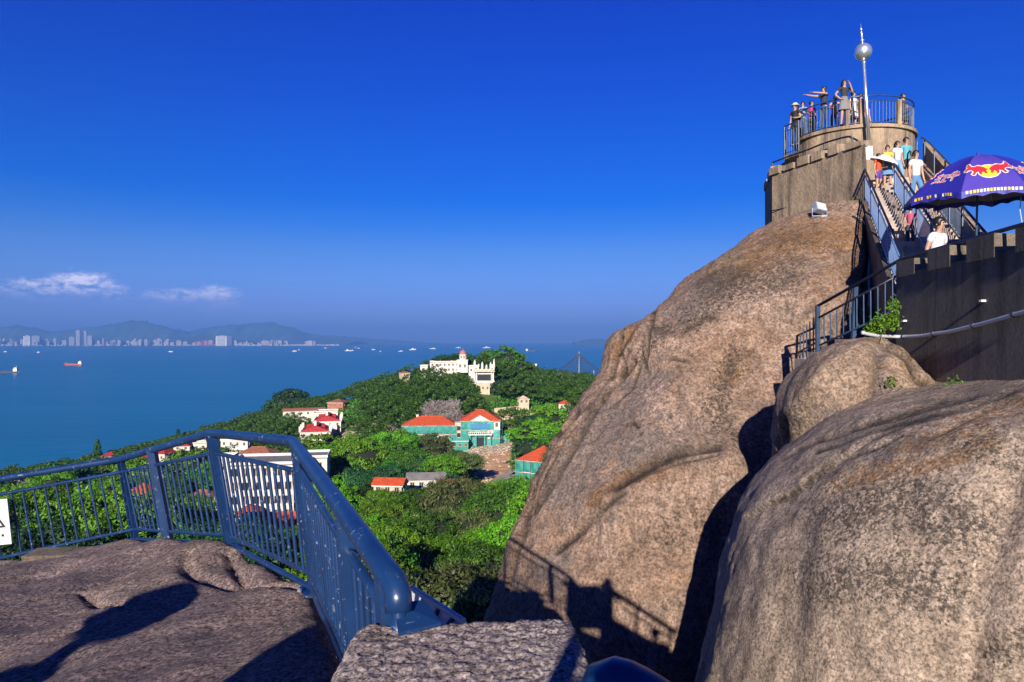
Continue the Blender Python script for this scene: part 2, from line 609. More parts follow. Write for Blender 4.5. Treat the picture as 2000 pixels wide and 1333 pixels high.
m, t, bs, pos = new_mat('island_ground')
n = t.noise(pos, 0.05, 6, 0.6)
n2 = t.noise(pos, 0.6, 6, 0.7)
c = t.mix(t.ramp(n, 0.4, 0.6), (0.030, 0.055, 0.012), (0.055, 0.085, 0.018))
c = t.mix(t.ramp(n2, 0.55, 0.7, 0, 0.7), c, (0.13, 0.10, 0.055))
t.l(c, bs.inputs['Base Color'])
bs.inputs['Roughness'].default_value = 0.95
bump(t, bs, n2, 0.6, 0.8)
M['ground'] = m
gx = np.arange(-700, 820, 8.0)
gy = np.arange(-60, 800, 8.0)
XX, YY = np.meshgrid(gx, gy)
ZZ = ground(XX.ravel(), YY.ravel()).reshape(XX.shape)
ZZ = np.maximum(ZZ, -12)
nx, ny = len(gx), len(gy)
v = np.c_[XX.ravel(), YY.ravel(), ZZ.ravel()]
f = [(j * nx + i, j * nx + i + 1, (j + 1) * nx + i + 1, (j + 1) * nx + i) for j in range(ny - 1) for i in range(nx - 1)]
tag(obj('island_ground', v.tolist(), f, M['ground'], smooth=True), kind='structure')

# ------------------------------------------------------------------ far shore: hills, low town, air
m, t, bs, pos = new_mat('far_hill')
n = t.noise(pos, 0.0015, 7, 0.65)
c = t.mix(t.ramp(n, 0.4, 0.62), (0.015, 0.055, 0.07), (0.04, 0.08, 0.08))
t.l(c, bs.inputs['Base Color'])
bs.inputs['Roughness'].default_value = 1
M['hill'] = m


def ridge(prof, D, depth, seed, name='hills'):
    pxs = np.arange(prof[0][0], prof[-1][0] + 1, 3.0)
    py = np.interp(pxs, [p[0] for p in prof], [p[1] for p in prof])
    rows = [(-1.0, 0.0), (-0.8, 0.16), (-0.6, 0.36), (-0.4, 0.58), (-0.2, 0.82), (0, 1.0), (0.3, 0.8), (0.6, 0.4), (1.0, 0.0)]
    v, f = [], []
    for j, (dy, hz) in enumerate(rows):
        for i, px in enumerate(pxs):
            h = max(0.0, CZ + (666.5 - py[i]) / F * D)
            nz = noise.fractal(Vector((px * 0.05, dy * 3 + seed, seed)), 0.9, 2.1, 5)
            nz2 = noise.fractal(Vector((px * 0.35, dy * 6 + seed, seed + 5)), 0.9, 2.1, 4)
            y = D + dy * depth + nz * depth * 0.25
            z = h * hz * (1 + 0.24 * nz * (1 - hz * 0.55) + 0.10 * nz2 * (1 - hz * .7)) + h * .03 * nz2
            v.append(((px - 1000) / F * D, y, max(z, -1) if hz > 0 else -2))
    n = len(pxs)
    for j in range(len(rows) - 1):
        for i in range(n - 1):
            f.append((j * n + i, j * n + i + 1, (j + 1) * n + i + 1, (j + 1) * n + i))
    tag(obj(name, v, f, M['hill'], smooth=True), kind='structure')


ridge([(-330, 664), (-200, 640), (-100, 645), (0, 640), (30, 636), (60, 641), (100, 648), (130, 645), (160, 641), (200, 637), (240, 630), (268, 627),
       (290, 629), (320, 640), (350, 646), (400, 655), (440, 660), (480, 666)], 13500, 900, 1.0)
ridge([(300, 668), (360, 650), (390, 642), (430, 637), (470, 634), (500, 631), (530, 629), (560, 638), (600, 650), (640, 660), (700, 667)], 17000, 1500, 4.0)
ridge([(-330, 668), (0, 654), (100, 658), (200, 649), (330, 642), (400, 650), (500, 646), (640, 655), (760, 664), (860, 671)], 21000, 1500, 9.0)
ridge([(1120, 668), (1145, 664), (1165, 662.5), (1185, 664), (1230, 663), (1300, 668)], 16000, 500, 7.0)

m, t, bs, pos = new_mat('far_facade')
oi = t.n('ShaderNodeObjectInfo')
br = t.n('ShaderNodeTexBrick')
br.inputs['Scale'].default_value = 0.05
br.inputs['Mortar Size'].default_value = 0.02
n = t.noise(pos, 0.01, 2, 0.5)
cr = t.n('ShaderNodeValToRGB')
cr.color_ramp.elements[0].color = (0.34, 0.34, 0.36, 1)
cr.color_ramp.elements[1].color = (0.30, 0.20, 0.19, 1)
e = cr.color_ramp.elements.new(0.5)
e.color = (0.22, 0.24, 0.28, 1)
e = cr.color_ramp.elements.new(0.75)
e.color = (0.40, 0.38, 0.37, 1)
t.l(oi.outputs['Random'], cr.inputs[0])
t.l(cr.outputs[0], bs.inputs['Base Color'])
bs.inputs['Roughness'].default_value = 0.8
M['facade'] = m
M['far_window'] = plain('far_window_band', (0.06, 0.08, 0.11), 0.3)
M['crane'] = plain('red_crane_paint', (0.62, 0.06, 0.05), 0.6)
M['far_white'] = plain('far_white_wall', (0.80, 0.79, 0.76), 0.8)
M['town_white'] = plain('hazy_town_wall', (0.50, 0.48, 0.48), 0.8)
SHORE = 12300.0
# low shore strip on which the town stands
v, f = [], []
pxs = list(range(-340, 720, 10))
for j, (y, z) in enumerate(((SHORE - 60, -1), (SHORE - 40, 4), (SHORE + 1500, 8))):
    for px in pxs:
        v.append(((px - 1000) / F * SHORE, y + 40 * noise.noise(Vector((px * .03, j, 0))) + (0 if px < 600 else (px - 600) * 12), z))
n = len(pxs)
f = [(j * n + i, j * n + i + 1, (j + 1) * n + i + 1, (j + 1) * n + i) for j in range(2) for i in range(n - 1)]
tag(obj('far_shore', v, f, M['hill']), kind='structure')

rb = random.Random(5)


def far_block(px, top, wpx, D, mat, label, group=None, name='tower_block', cat='building'):
    h = CZ + (666.5 - top) / F * D
    w = wpx / F * D
    x = (px - 1000) / F * D
    b = thing(name, label, cat, (x, D, 3), group, rb.uniform(-0.3, 0.3))
    MB().box((0, 0, h / 2), (w, w * 0.6, h)).build('wall', mat, b, world=False)
    mbw = MB()
    k = max(2, int(h / 16))
    for i in range(k):
        mbw.box((0, -w * 0.3 - 1, (i + 0.6) * h / k), (w * 0.8, 2, h / k * 0.35))
    mbw.build('window_band', M['far_window'], b, world=False)
    MB().box((0, 0, h + 3), (w * 0.4, w * 0.3, 6)).build('roof_house', mat, b, world=False)
    return b


far_block(153, 646, 7, SHORE, M['facade'], 'taller left one of the two slim towers on the far shore, under the hills')
far_block(166, 648, 7, SHORE + 100, M['facade'], 'slightly shorter right one of the two slim towers on the far shore')
far_block(176, 657, 8, SHORE + 60, M['facade'], 'mid-rise block right beside the twin slim towers')
far_block(141, 659, 9, SHORE + 60, M['facade'], 'mid-rise block left beside the twin slim towers on the far shore')
far_block(54, 657, 12, SHORE, M['far_white'], 'pale broad tower block near the left end of the far shore')
far_block(71, 657, 13, SHORE + 60, M['facade'], 'broad block just right of the pale broad one at the far left shore')
far_block(437, 657, 25, SHORE, M['far_white'], 'big white hall, largest building of the harbour on the far shore', cat='building', name='harbour_hall')
for i in range(118):
    px = rb.choice([rb.uniform(-20, 130), rb.uniform(180, 330), rb.uniform(200, 560), rb.uniform(450, 620)])
    top = rb.uniform(665.5, 671) if px > 120 else rb.uniform(662, 670)
    if 180 < px < 330 and rb.random() < 0.5:
        top -= 4
    far_block(px, top, rb.uniform(3, 8) if px < 350 else rb.uniform(3, 11), SHORE + rb.uniform(0, 500), rb.choice([M['facade'], M['town_white'], M['facade']]),
              'small pale hazy building in the town along the far shore', 'small hazy buildings of the town along the far shore')
mbs = MB()
for i in range(900):
    px = rb.uniform(-40, 660) if rb.random() < .7 else rb.uniform(340, 600)
    D = SHORE + rb.uniform(0, 1000)
    h = rb.uniform(5, 22)
    mbs.box(((px - 1000) / F * D, D, 4 + h / 2), (rb.uniform(15, 60), 20, h))
tag(mbs.build('low_town', M['town_white']), 'low white houses and sheds scattered along the far shore', 'town', kind='stuff')
for i, px in enumerate((384, 391, 398, 405, 413)):
    D = SHORE - 30
    x = (px - 1000) / F * D
    cr_ = thing('harbour_crane', ('leftmost', 'second', 'middle', 'fourth', 'rightmost')[i] + ' of the red gantry cranes on the far harbour front', 'crane', (x, D, 4), 'red gantry cranes on the far harbour front')
    MB().box((-14, 0, 30), (7, 10, 60)).box((14, 0, 30), (7, 10, 60)).box((0, 0, 34), (34, 8, 6)).build('leg_frame', M['crane'], cr_, world=False)
    MB().box((-10, 0, 63), (86, 8, 7)).build('boom', M['crane'], cr_, world=False)
    MB().tube([(14, 0, 60), (4, 0, 92), (-50, 0, 66)], 3, 5).build('mast', M['crane'], cr_, world=False)

# ------------------------------------------------------------------ ships
M['hull_red'] = plain('red_hull_paint', (0.40, 0.07, 0.05), 0.6)
M['hull_dark'] = plain('dark_hull_paint', (0.03, 0.04, 0.06), 0.6)
M['deck'] = plain('deck_paint', (0.28, 0.12, 0.09), 0.7)


def ship(px, py, lpx, label, hull, rz=0.0, house_at=0.7, white=1.0, hh=1.0, group=None, bare=False):
    D = CZ * F / (py - 666.5)
    L = lpx / F * D / max(0.35, abs(math.cos(rz)))
    x = (px - 1000) / F * D
    s = thing('ship', label, 'ship', (x, D, 0), group, rz)
    Wd, H = L * 0.13, L * 0.055 * hh
    half = L / 2
    pts = [(-half, -Wd * .35), (-half * .85, -Wd * .5), (half * .7, -Wd * .5), (half, 0), (half * .7, Wd * .5), (-half * .85, Wd * .5), (-half, Wd * .35)]
    MB().prism([(a * 0.95, b * 0.85) for a, b in pts], -1, H * 0.3).prism(pts, H * .3, [H * 1.0, H, H, H * 1.7, H, H, H]).build('hull', hull, s, world=False)
    MB().prism([(a * .9, b * .8) for a, b in pts], H, H * 1.12).build('deck', M['deck'], s, world=False)
    hx = -half + L * (1 - house_at)
    mb = MB().box((hx, 0, H * 1.1 + L * .05), (L * .14 * white, Wd * .85, L * .10)).box((hx, 0, H * 1.1 + L * .12), (L * .09 * white, Wd * .6, L * .045))
    mb.build('deckhouse', M['far_white'], s, world=False)
    MB().box((hx - L * .045, 0, H + L * .15), (L * .03, Wd * .2, L * .07)).build('funnel', M['hull_red'], s, world=False)
    MB().tube([(hx + L * .02, 0, H), (hx + L * .02, 0, H + L * .22)], L * .005, 5).tube([(half * .75, 0, H), (half * .75, 0, H + L * .14)], L * .005, 5).build('mast', M['far_white'], s, world=False)
    if not bare:
        MB().box((half * .2, 0, H * 1.2), (L * .5, Wd * .6, H * .35)).build('hatch_covers', M['deck'], s, world=False)
    return s


ship(12, 729, 52, 'dark cargo ship cut by the left edge of the picture', M['hull_dark'], 0.05, 0.15)
ship(143, 714, 36, 'red cargo ship with white deckhouse, in open water left', M['hull_red'], math.pi, 0.88, 1.3, 1.3)
ship(75, 690, 11, 'small dark boat with white cabin just above the red cargo ship', M['hull_dark'], 0.3, 0.5, 2.5, 1.4, bare=True)
ship(333, 688, 8, 'small white motor boat alone in the middle of the strait', M['far_white'], 0.2, 0.5, 2.5, 2, bare=True)
ship(10, 688, 6, 'tiny pale boat near the left end of the far shore', M['far_white'], 0.2, 0.5, 2.5, 2, bare=True)
ship(575, 687, 9, 'white boat of the pair left of the island hill, nearer one', M['far_white'], 0.1, 0.5, 2.5, 2, bare=True)
ship(584, 685, 10, 'dark boat of the pair left of the island hill, farther one', M['hull_dark'], 0.1, 0.5, 1.6, 1.5)
ship(637, 682, 14, 'grey ship anchored between the boat pair and the white ship', M['hull_dark'], 0.1, 0.6, 1.4, 1.2)
ship(682, 686, 16, 'low white ship anchored above the wooded slope', M['far_white'], 0.1, 0.7, 1.5, 1.3)
ship(694, 680, 9, 'small ship behind the low white ship', M['hull_dark'], 0.1, 0.5, 1.6, 1.4)
ship(729, 684, 8, 'left boat of the loose cluster over the wooded slope', M['far_white'], 0.4, 0.5, 2, 1.6, bare=True)
ship(743, 688, 9, 'nearest dark boat of the loose cluster over the wooded slope', M['hull_dark'], 0.1, 0.5, 2, 1.6, bare=True)
ship(782, 687, 9, 'white boat midway between the cluster and the tall white ship', M['far_white'], 0.1, 0.4, 2, 1.5, bare=True)
ship(806, 684, 13, 'tall white ship with masts left of the villa hill', M['far_white'], 0.1, 0.5, 2.4, 1.8)
ship(845, 682, 12, 'pale ship just left of the dark tree on the villa hill', M['far_white'], 0.1, 0.4, 1.4, 1.4)
ship(895, 680, 10, 'distant pale ship above the domed villa tower', M['far_white'], 0.1, 0.5, 1.4, 1.4)
ship(950, 680, 14, 'distant pale ship above the villa with pinnacles', M['far_white'], 0.1, 0.5, 1.4, 1.4)
ship(1038, 687, 24, 'dark cargo ship with white stern house right of the villa hill', M['hull_dark'], 0.05, 0.88, 1.2, 1.1)
ship(700, 681, 5, 'tiny pale boat right of the ship behind the low white one', M['far_white'], 0.1, 0.5, 2, 2, bare=True)
# harbour beacon by the coast
_b = Vector(((442 - 1000) / F * 560, 560 + 40, 0))
bc = thing('channel_beacon', 'slim white channel beacon in the water off the wooded headland', 'beacon', _b)
MB().lathe([(2.0, -1), (2.0, 2), (0.7, 2.2), (0.55, 12), (1.1, 12.2), (1.1, 14.2), (0.2, 15.6)], (0, 0, 0), 12).build('tower', M['white_paint'], bc, world=False)
MB().lathe([(1.5, 11.9), (1.5, 12.15)], (0, 0, 0), 12).build('gallery', M['grey_metal'], bc, world=False)

# ------------------------------------------------------------------ granite
def resample(rows, n):
    ys = np.array([r[0] for r in rows], float)
    yc = min(1420.0, ys[-1])
    nf_ = int(n * 0.88)
    yy = np.r_[np.linspace(ys[0], yc, nf_), np.linspace(yc, ys[-1], n - nf_ + 1)[1:]] if ys[-1] > yc + 1 else np.linspace(ys[0], ys[-1], n)
    out = [yy]
    for c in range(1, len(rows[0])):
        vals = np.array([r[c] for r in rows], float)
        o = np.interp(yy, ys, vals)
        ker = np.hanning(11)[1:-1]
        ker /= ker.sum()
        pad = np.r_[np.full(4, o[0]), o, np.full(4, o[-1])]
        o2 = np.convolve(pad, ker, 'valid')
        o2[0], o2[-1] = o[0], o[-1]
        out.append(o2)
    return np.array(out).T


def seg_dist(px, py, poly):
    """distance to a polyline in degrees-like units and the side it lies on"""
    best = np.full(px.shape, 1e9)
    side = np.zeros(px.shape)
    for (x0, y0), (x1, y1) in zip(poly[:-1], poly[1:]):
        dx, dy = x1 - x0, y1 - y0
        t_ = np.clip(((px - x0) * dx + (py - y0) * dy) / (dx * dx + dy * dy), 0, 1)
        d = np.hypot(px - x0 - t_ * dx, py - y0 - t_ * dy)
        s_ = np.sign((px - x0) * dy - (py - y0) * dx)
        k = d < best
        best[k] = d[k]
        side[k] = s_[k]
    return best, side


TONES = ('grey', 'pale', 'orange', 'mottle')


def loft_rock(name, rows, mat, label, nrow, nring, amp=(0.25, 0.10, 0.03), freq=(0.45, 1.4, 5.0), seed=0.0, feats=(), expo=2.0):
    R_ = resample(rows, nrow)
    V = np.zeros((nrow, nring, 3))
    u = np.linspace(0, 1, nring, endpoint=False)
    # denser on the side towards the viewer
    ang = 2 * np.pi * u + 0.72 * np.sin(2 * np.pi * u)
    for i, (py, pl, pr, R, k) in enumerate(R_):
        al, ar = math.atan((pl - 1000) / F), math.atan((pr - 1000) / F)
        mid, half = (al + ar) / 2, (ar - al) / 2
        mm = math.tan(half)
        a = mm * R / math.sqrt(1 + k * k * mm * mm)
        b = k * a
        ca, sa = np.cos(ang), np.sin(ang)
        # ang=0 is the far point, pi is the nearest
        ex = a * np.sign(sa) * np.abs(sa) ** (2 / expo)
        ey = R + b * np.sign(ca) * np.abs(ca) ** (2 / expo)
        x = ex * math.cos(mid) + ey * math.sin(mid)
        y = -ex * math.sin(mid) + ey * math.cos(mid)
        Dt = (R - b * b / R) * math.cos(al)
        V[i, :, 0], V[i, :, 1] = x, y
        V[i, :, 2] = CZ - (py - 666.5) / F * Dt
    def normals(V):
        du = np.roll(V, -1, 1) - np.roll(V, 1, 1)
        dv = np.gradient(V, axis=0)
        n_ = np.cross(du, dv)
        n_ /= (np.linalg.norm(n_, axis=-1, keepdims=True) + 1e-9)
        return n_
    N = normals(V)
    c0 = V.mean(axis=(0, 1))
    if ((V - V.mean(axis=1, keepdims=True)) * N).sum() < 0:
        N = -N
    fl = V.reshape(-1, 3)
    disp = np.zeros(len(fl))
    for a_, f_ in zip(amp, freq):
        disp += a_ * np.array([noise.fractal(Vector((p[0] * f_ + seed, p[1] * f_, p[2] * f_ * 0.8)), 0.9, 2.0, 3) for p in fl])
    fade = np.ones((nrow, nring))
    fade[:4] *= np.array([0, .3, .6, .85])[:, None]
    V = V + N * (disp.reshape(nrow, nring) * fade)[..., None]
    px = 1000 + V[..., 0] / V[..., 1] * F
    py = 666.5 - (V[..., 2] - CZ) / V[..., 1] * F
    front = (N * (V - np.array([0, 0, CZ]))).sum(-1) < 0
    crack_shade_grime = np.zeros((nrow, nring))
    tones = {k_: np.zeros((nrow, nring)) for k_ in TONES}
    wob0 = np.array([noise.fractal(Vector((p[0] * 1.3, p[1] * 1.3, p[2] * 1.3 + seed + 9)), 1, 2, 4) for p in V.reshape(-1, 3)]).reshape(nrow, nring)
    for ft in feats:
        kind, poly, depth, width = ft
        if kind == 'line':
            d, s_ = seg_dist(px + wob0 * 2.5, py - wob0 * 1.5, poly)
            crack_shade_grime = np.maximum(crack_shade_grime, depth * (1.0 + .5 * wob0).clip(.5, 1) * np.exp(-(d / width) ** 2))  # dark line painted along a crack that sunlight leaves flat
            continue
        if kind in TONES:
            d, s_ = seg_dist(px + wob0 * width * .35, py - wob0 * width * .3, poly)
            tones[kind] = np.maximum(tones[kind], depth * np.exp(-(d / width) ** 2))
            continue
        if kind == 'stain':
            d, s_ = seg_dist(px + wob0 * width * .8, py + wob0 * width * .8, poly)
            crack_shade_grime = np.maximum(crack_shade_grime, depth * np.exp(-(d / width) ** 2) * (0.75 + 0.9 * wob0).clip(0, 1))
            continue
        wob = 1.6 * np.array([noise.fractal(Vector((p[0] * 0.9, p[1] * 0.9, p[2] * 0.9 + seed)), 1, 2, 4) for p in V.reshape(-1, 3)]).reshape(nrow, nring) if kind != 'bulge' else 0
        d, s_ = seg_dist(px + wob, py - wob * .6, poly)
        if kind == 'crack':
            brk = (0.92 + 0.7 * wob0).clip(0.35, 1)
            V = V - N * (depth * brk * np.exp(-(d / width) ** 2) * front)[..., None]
            crack_shade_grime = np.maximum(crack_shade_grime, brk * np.exp(-(d / (width * 0.85)) ** 2))  # crack darkened in colour, for its shade and the dirt in it
        elif kind == 'ledge':      # the left side of the line stands proud, easing off over width
            w_ = np.where(s_ > 0, np.exp(-(d / width)), 0.0)
            V = V + N * (depth * w_ * front)[..., None]
        elif kind == 'bulge':
            V = V + N * (depth * np.exp(-(d / width) ** 2) * front)[..., None]
    f = []
    for i in range(nrow - 1):
        for k in range(nring):
            k2 = (k + 1) % nring
            f.append((i * nring + k, (i + 1) * nring + k, (i + 1) * nring + k2, i * nring + k2))
    f.append(tuple(range(nring)))
    o = obj(name, V.reshape(-1, 3).tolist(), f, mat, smooth=True)
    at = o.data.attributes.new('crack_shade_grime', 'FLOAT', 'POINT')
    at.data.foreach_set('value', crack_shade_grime.ravel().astype(np.float32))
    for k_ in TONES:
        at = o.data.attributes.new(k_, 'FLOAT', 'POINT')
        at.data.foreach_set('value', tones[k_].ravel().astype(np.float32))
    return tag(o, label, 'boulder')


def S(px, py, D):
    return tuple(P(px, py, D))


M['rock_big'] = rock_mat('sunlit_granite', (0.45, 0.275, 0.185), (0.37, 0.265, 0.215), (0.56, 0.385, 0.29),
                         [(S(1610, 470, 19), (2.6, 2.5, 0.9), (0.42, 0.22, 0.09), 0.5, 3.6),
                          (S(1440, 540, 19), (1.5, 2.5, 0.9), (0.24, 0.17, 0.08), 0.6, 4.2)],
                         streak=0.75, fine=19, dark=0.52)
loft_rock('granite_boulder', [
    (405, 1590, 1700, 22.0, 1.0), (418, 1570, 1725, 22.0, 0.95), (432, 1520, 1740, 22.0, 0.8), (447, 1484, 1745, 21.8, 0.75), (470, 1445, 1745, 21.5, .7),
    (500, 1400, 1745, 21.0, 0.7), (530, 1362, 1740, 20.5, .7), (560, 1328, 1735, 20.0, 0.7), (600, 1290, 1720, 19.5, 0.7), (622, 1266, 1720, 19.3, 0.68), (640, 1235, 1710, 19.2, 0.66),
    (655, 1206, 1710, 19.1, .64), (672, 1192, 1710, 19.0, .64), (700, 1184, 1705, 18.8, 0.62), (735, 1176, 1700, 18.5, 0.6), (760, 1156, 1700, 18.3, 0.6), (800, 1120, 1700, 18.0, 0.6), (870, 1072, 1690, 17.5, 0.66),
    (960, 1035, 1680, 17.0, 0.7), (1060, 997, 1670, 16.5, 0.7), (1120, 975, 1670, 16.3, .7), (1185, 952, 1660, 16.0, 0.7), (1333, 900, 1650, 15.8, 0.7), (1700, 850, 1650, 15.5, 0.7), (2600, 800, 1700, 15.5, 0.8), (5200, 700, 1800, 15.5, 1.0)],
    M['rock_big'], 'huge sunlit tan granite dome carrying the lookout tower', 470, 420, amp=(0.16, 0.06, 0.03), freq=(0.30, 1.1, 4.0), seed=2.0,
    feats=[('crack', [(1240, 712), (1215, 745), (1188, 765), (1154, 819), (1121, 880), (1073, 957), (1036, 1018), (1008, 1082), (990, 1150)], 0.22, 6), ('line', [(1188, 765), (1154, 819), (1121, 880), (1073, 957), (1036, 1018), (1008, 1082)], 1.0, 8.5),
           ('line', [(1168, 775), (1125, 835), (1088, 900), (1050, 975), (1020, 1040)], .85, 4), ('line', [(1272, 642), (1300, 645), (1345, 632), (1380, 612)], .9, 3.5), ('line', [(1275, 605), (1270, 640), (1272, 690)], .6, 3),
           ('line', [(1190, 1000), (1250, 940), (1340, 900), (1400, 885)], .5, 3),
           ('ledge', [(1188, 765), (1154, 819), (1121, 880), (1073, 957), (1036, 1018), (1000, 1120)], 0.10, 40),
           ('crack', [(1175, 785), (1120, 835), (1080, 890), (1045, 965), (1015, 1040)], 0.25, 5),
           ('crack', [(1272, 640), (1300, 643), (1345, 630), (1380, 612), (1420, 602)], 0.35, 5),
           ('ledge', [(1500, 585), (1420, 602), (1345, 632), (1272, 640)], 0.22, 50),
           ('crack', [(1277, 600), (1272, 640), (1268, 700)], 0.14, 4),
           ('crack', [(1240, 650), (1205, 700), (1195, 740)], 0.10, 4),
           ('bulge', [(1540, 640), (1450, 700), (1420, 800)], -0.22, 70),
           ('bulge', [(1200, 990), (1320, 930), (1420, 900)], 0.30, 45),
           ('crack', [(1210, 955), (1260, 930), (1340, 895), (1400, 880)], 0.22, 14),
           ('bulge', [(1330, 760), (1280, 860)], 0.35, 70),
           ('crack', [(1690, 425), (1700, 500), (1690, 560)], 0.15, 6),
           ('crack', [(1215, 665), (1200, 700), (1192, 730), (1160, 775)], 0.20, 4),
           ('crack', [(1228, 690), (1212, 740), (1180, 790)], 0.16, 4),
           ('crack', [(1255, 720), (1240, 765), (1195, 800)], 0.10, 3.5),
           ('crack', [(1130, 800), (1075, 870), (1040, 950), (1010, 1040)], 0.14, 3.5),
           ('crack', [(1240, 835), (1252, 852)], 0.10, 3), ('crack', [(1315, 708), (1340, 712)], 0.12, 3.5),
           ('crack', [(1165, 790), (1110, 850), (1068, 930), (1030, 1020), (1008, 1100)], 0.12, 3.5),
           ('crack', [(1150, 790), (1090, 845), (1052, 925), (1020, 1005)], 0.10, 3),
           ('bulge', [(1182, 775), (1128, 835), (1083, 905), (1050, 980)], 0.12, 5),
           ('crack', [(1225, 975), (1150, 1030), (1090, 1075)], 0.10, 7),
           ('crack', [(1290, 930), (1340, 912), (1400, 900)], 0.15, 4),
           ('crack', [(1262, 660), (1255, 690), (1275, 740)], 0.12, 3.5),
           ('crack', [(1215, 690), (1222, 720), (1205, 760)], 0.10, 3),
           ('crack', [(1420, 602), (1480, 590), (1540, 570)], 0.12, 3),
           ('grey', [(1110, 950), (1180, 850), (1270, 770)], 1.0, 62), ('grey', [(1240, 880), (1350, 850)], .9, 45), ('grey', [(1330, 600), (1400, 560)], .8, 34), ('grey', [(1100, 1100), (1010, 1150)], .8, 40),
           ('pale', [(1390, 620), (1460, 590), (1530, 610)], 1.0, 40), ('pale', [(1290, 790), (1320, 850), (1370, 800)], 1.0, 32), ('pale', [(1470, 720), (1560, 680)], .9, 45), ('pale', [(1170, 1010), (1190, 1090)], 1, 28),
           ('pale', [(1260, 1000), (1400, 960)], .8, 50), ('pale', [(1250, 690), (1330, 680)], .8, 25),
           ('orange', [(1470, 510), (1560, 470), (1650, 470)], 1.0, 36), ('orange', [(1430, 740), (1465, 690)], .9, 16), ('orange', [(1165, 985), (1230, 940), (1300, 935)], 1.0, 24), ('orange', [(1195, 690), (1240, 650)], 1.0, 16),
           ('orange', [(1600, 560), (1660, 520)], .7, 40), ('mottle', [(1340, 640), (1430, 560), (1540, 540)], .9, 40), ('mottle', [(1430, 700), (1400, 800), (1440, 860)], .9, 32), ('mottle', [(1260, 700), (1300, 660)], .8, 22),
           ('mottle', [(1300, 1050), (1420, 1000)], .7, 50), ('mottle', [(1080, 830), (1020, 980)], .8, 16),
           ('stain', [(1440, 660), (1480, 700), (1470, 760)], .55, 18), ('stain', [(1370, 700), (1330, 750)], .4, 14),
           ('stain', [(1560, 520), (1540, 600)], .4, 22), ('stain', [(1150, 1100), (1250, 1060)], .3, 20),
           ('stain', [(1420, 1000), (1400, 1080)], .35, 22), ('stain', [(1290, 1000), (1310, 1100)], .25, 26),
           ('stain', [(1400, 770), (1440, 700), (1500, 640)], 0.55, 16), ('stain', [(1330, 790), (1350, 840)], 0.5, 10),
           ('stain', [(1280, 650), (1340, 655), (1400, 625)], 0.8, 12), ('stain', [(1380, 560), (1450, 540)], 0.6, 22),
           ('stain', [(1500, 470), (1560, 465), (1620, 470)], 0.45, 16),
           ('stain', [(1200, 985), (1300, 930), (1400, 905)], 0.35, 10), ('stain', [(1530, 720), (1500, 800), (1480, 900)], 0.25, 20),
           ('stain', [(1640, 480), (1665, 560), (1640, 640)], 0.4, 14)])

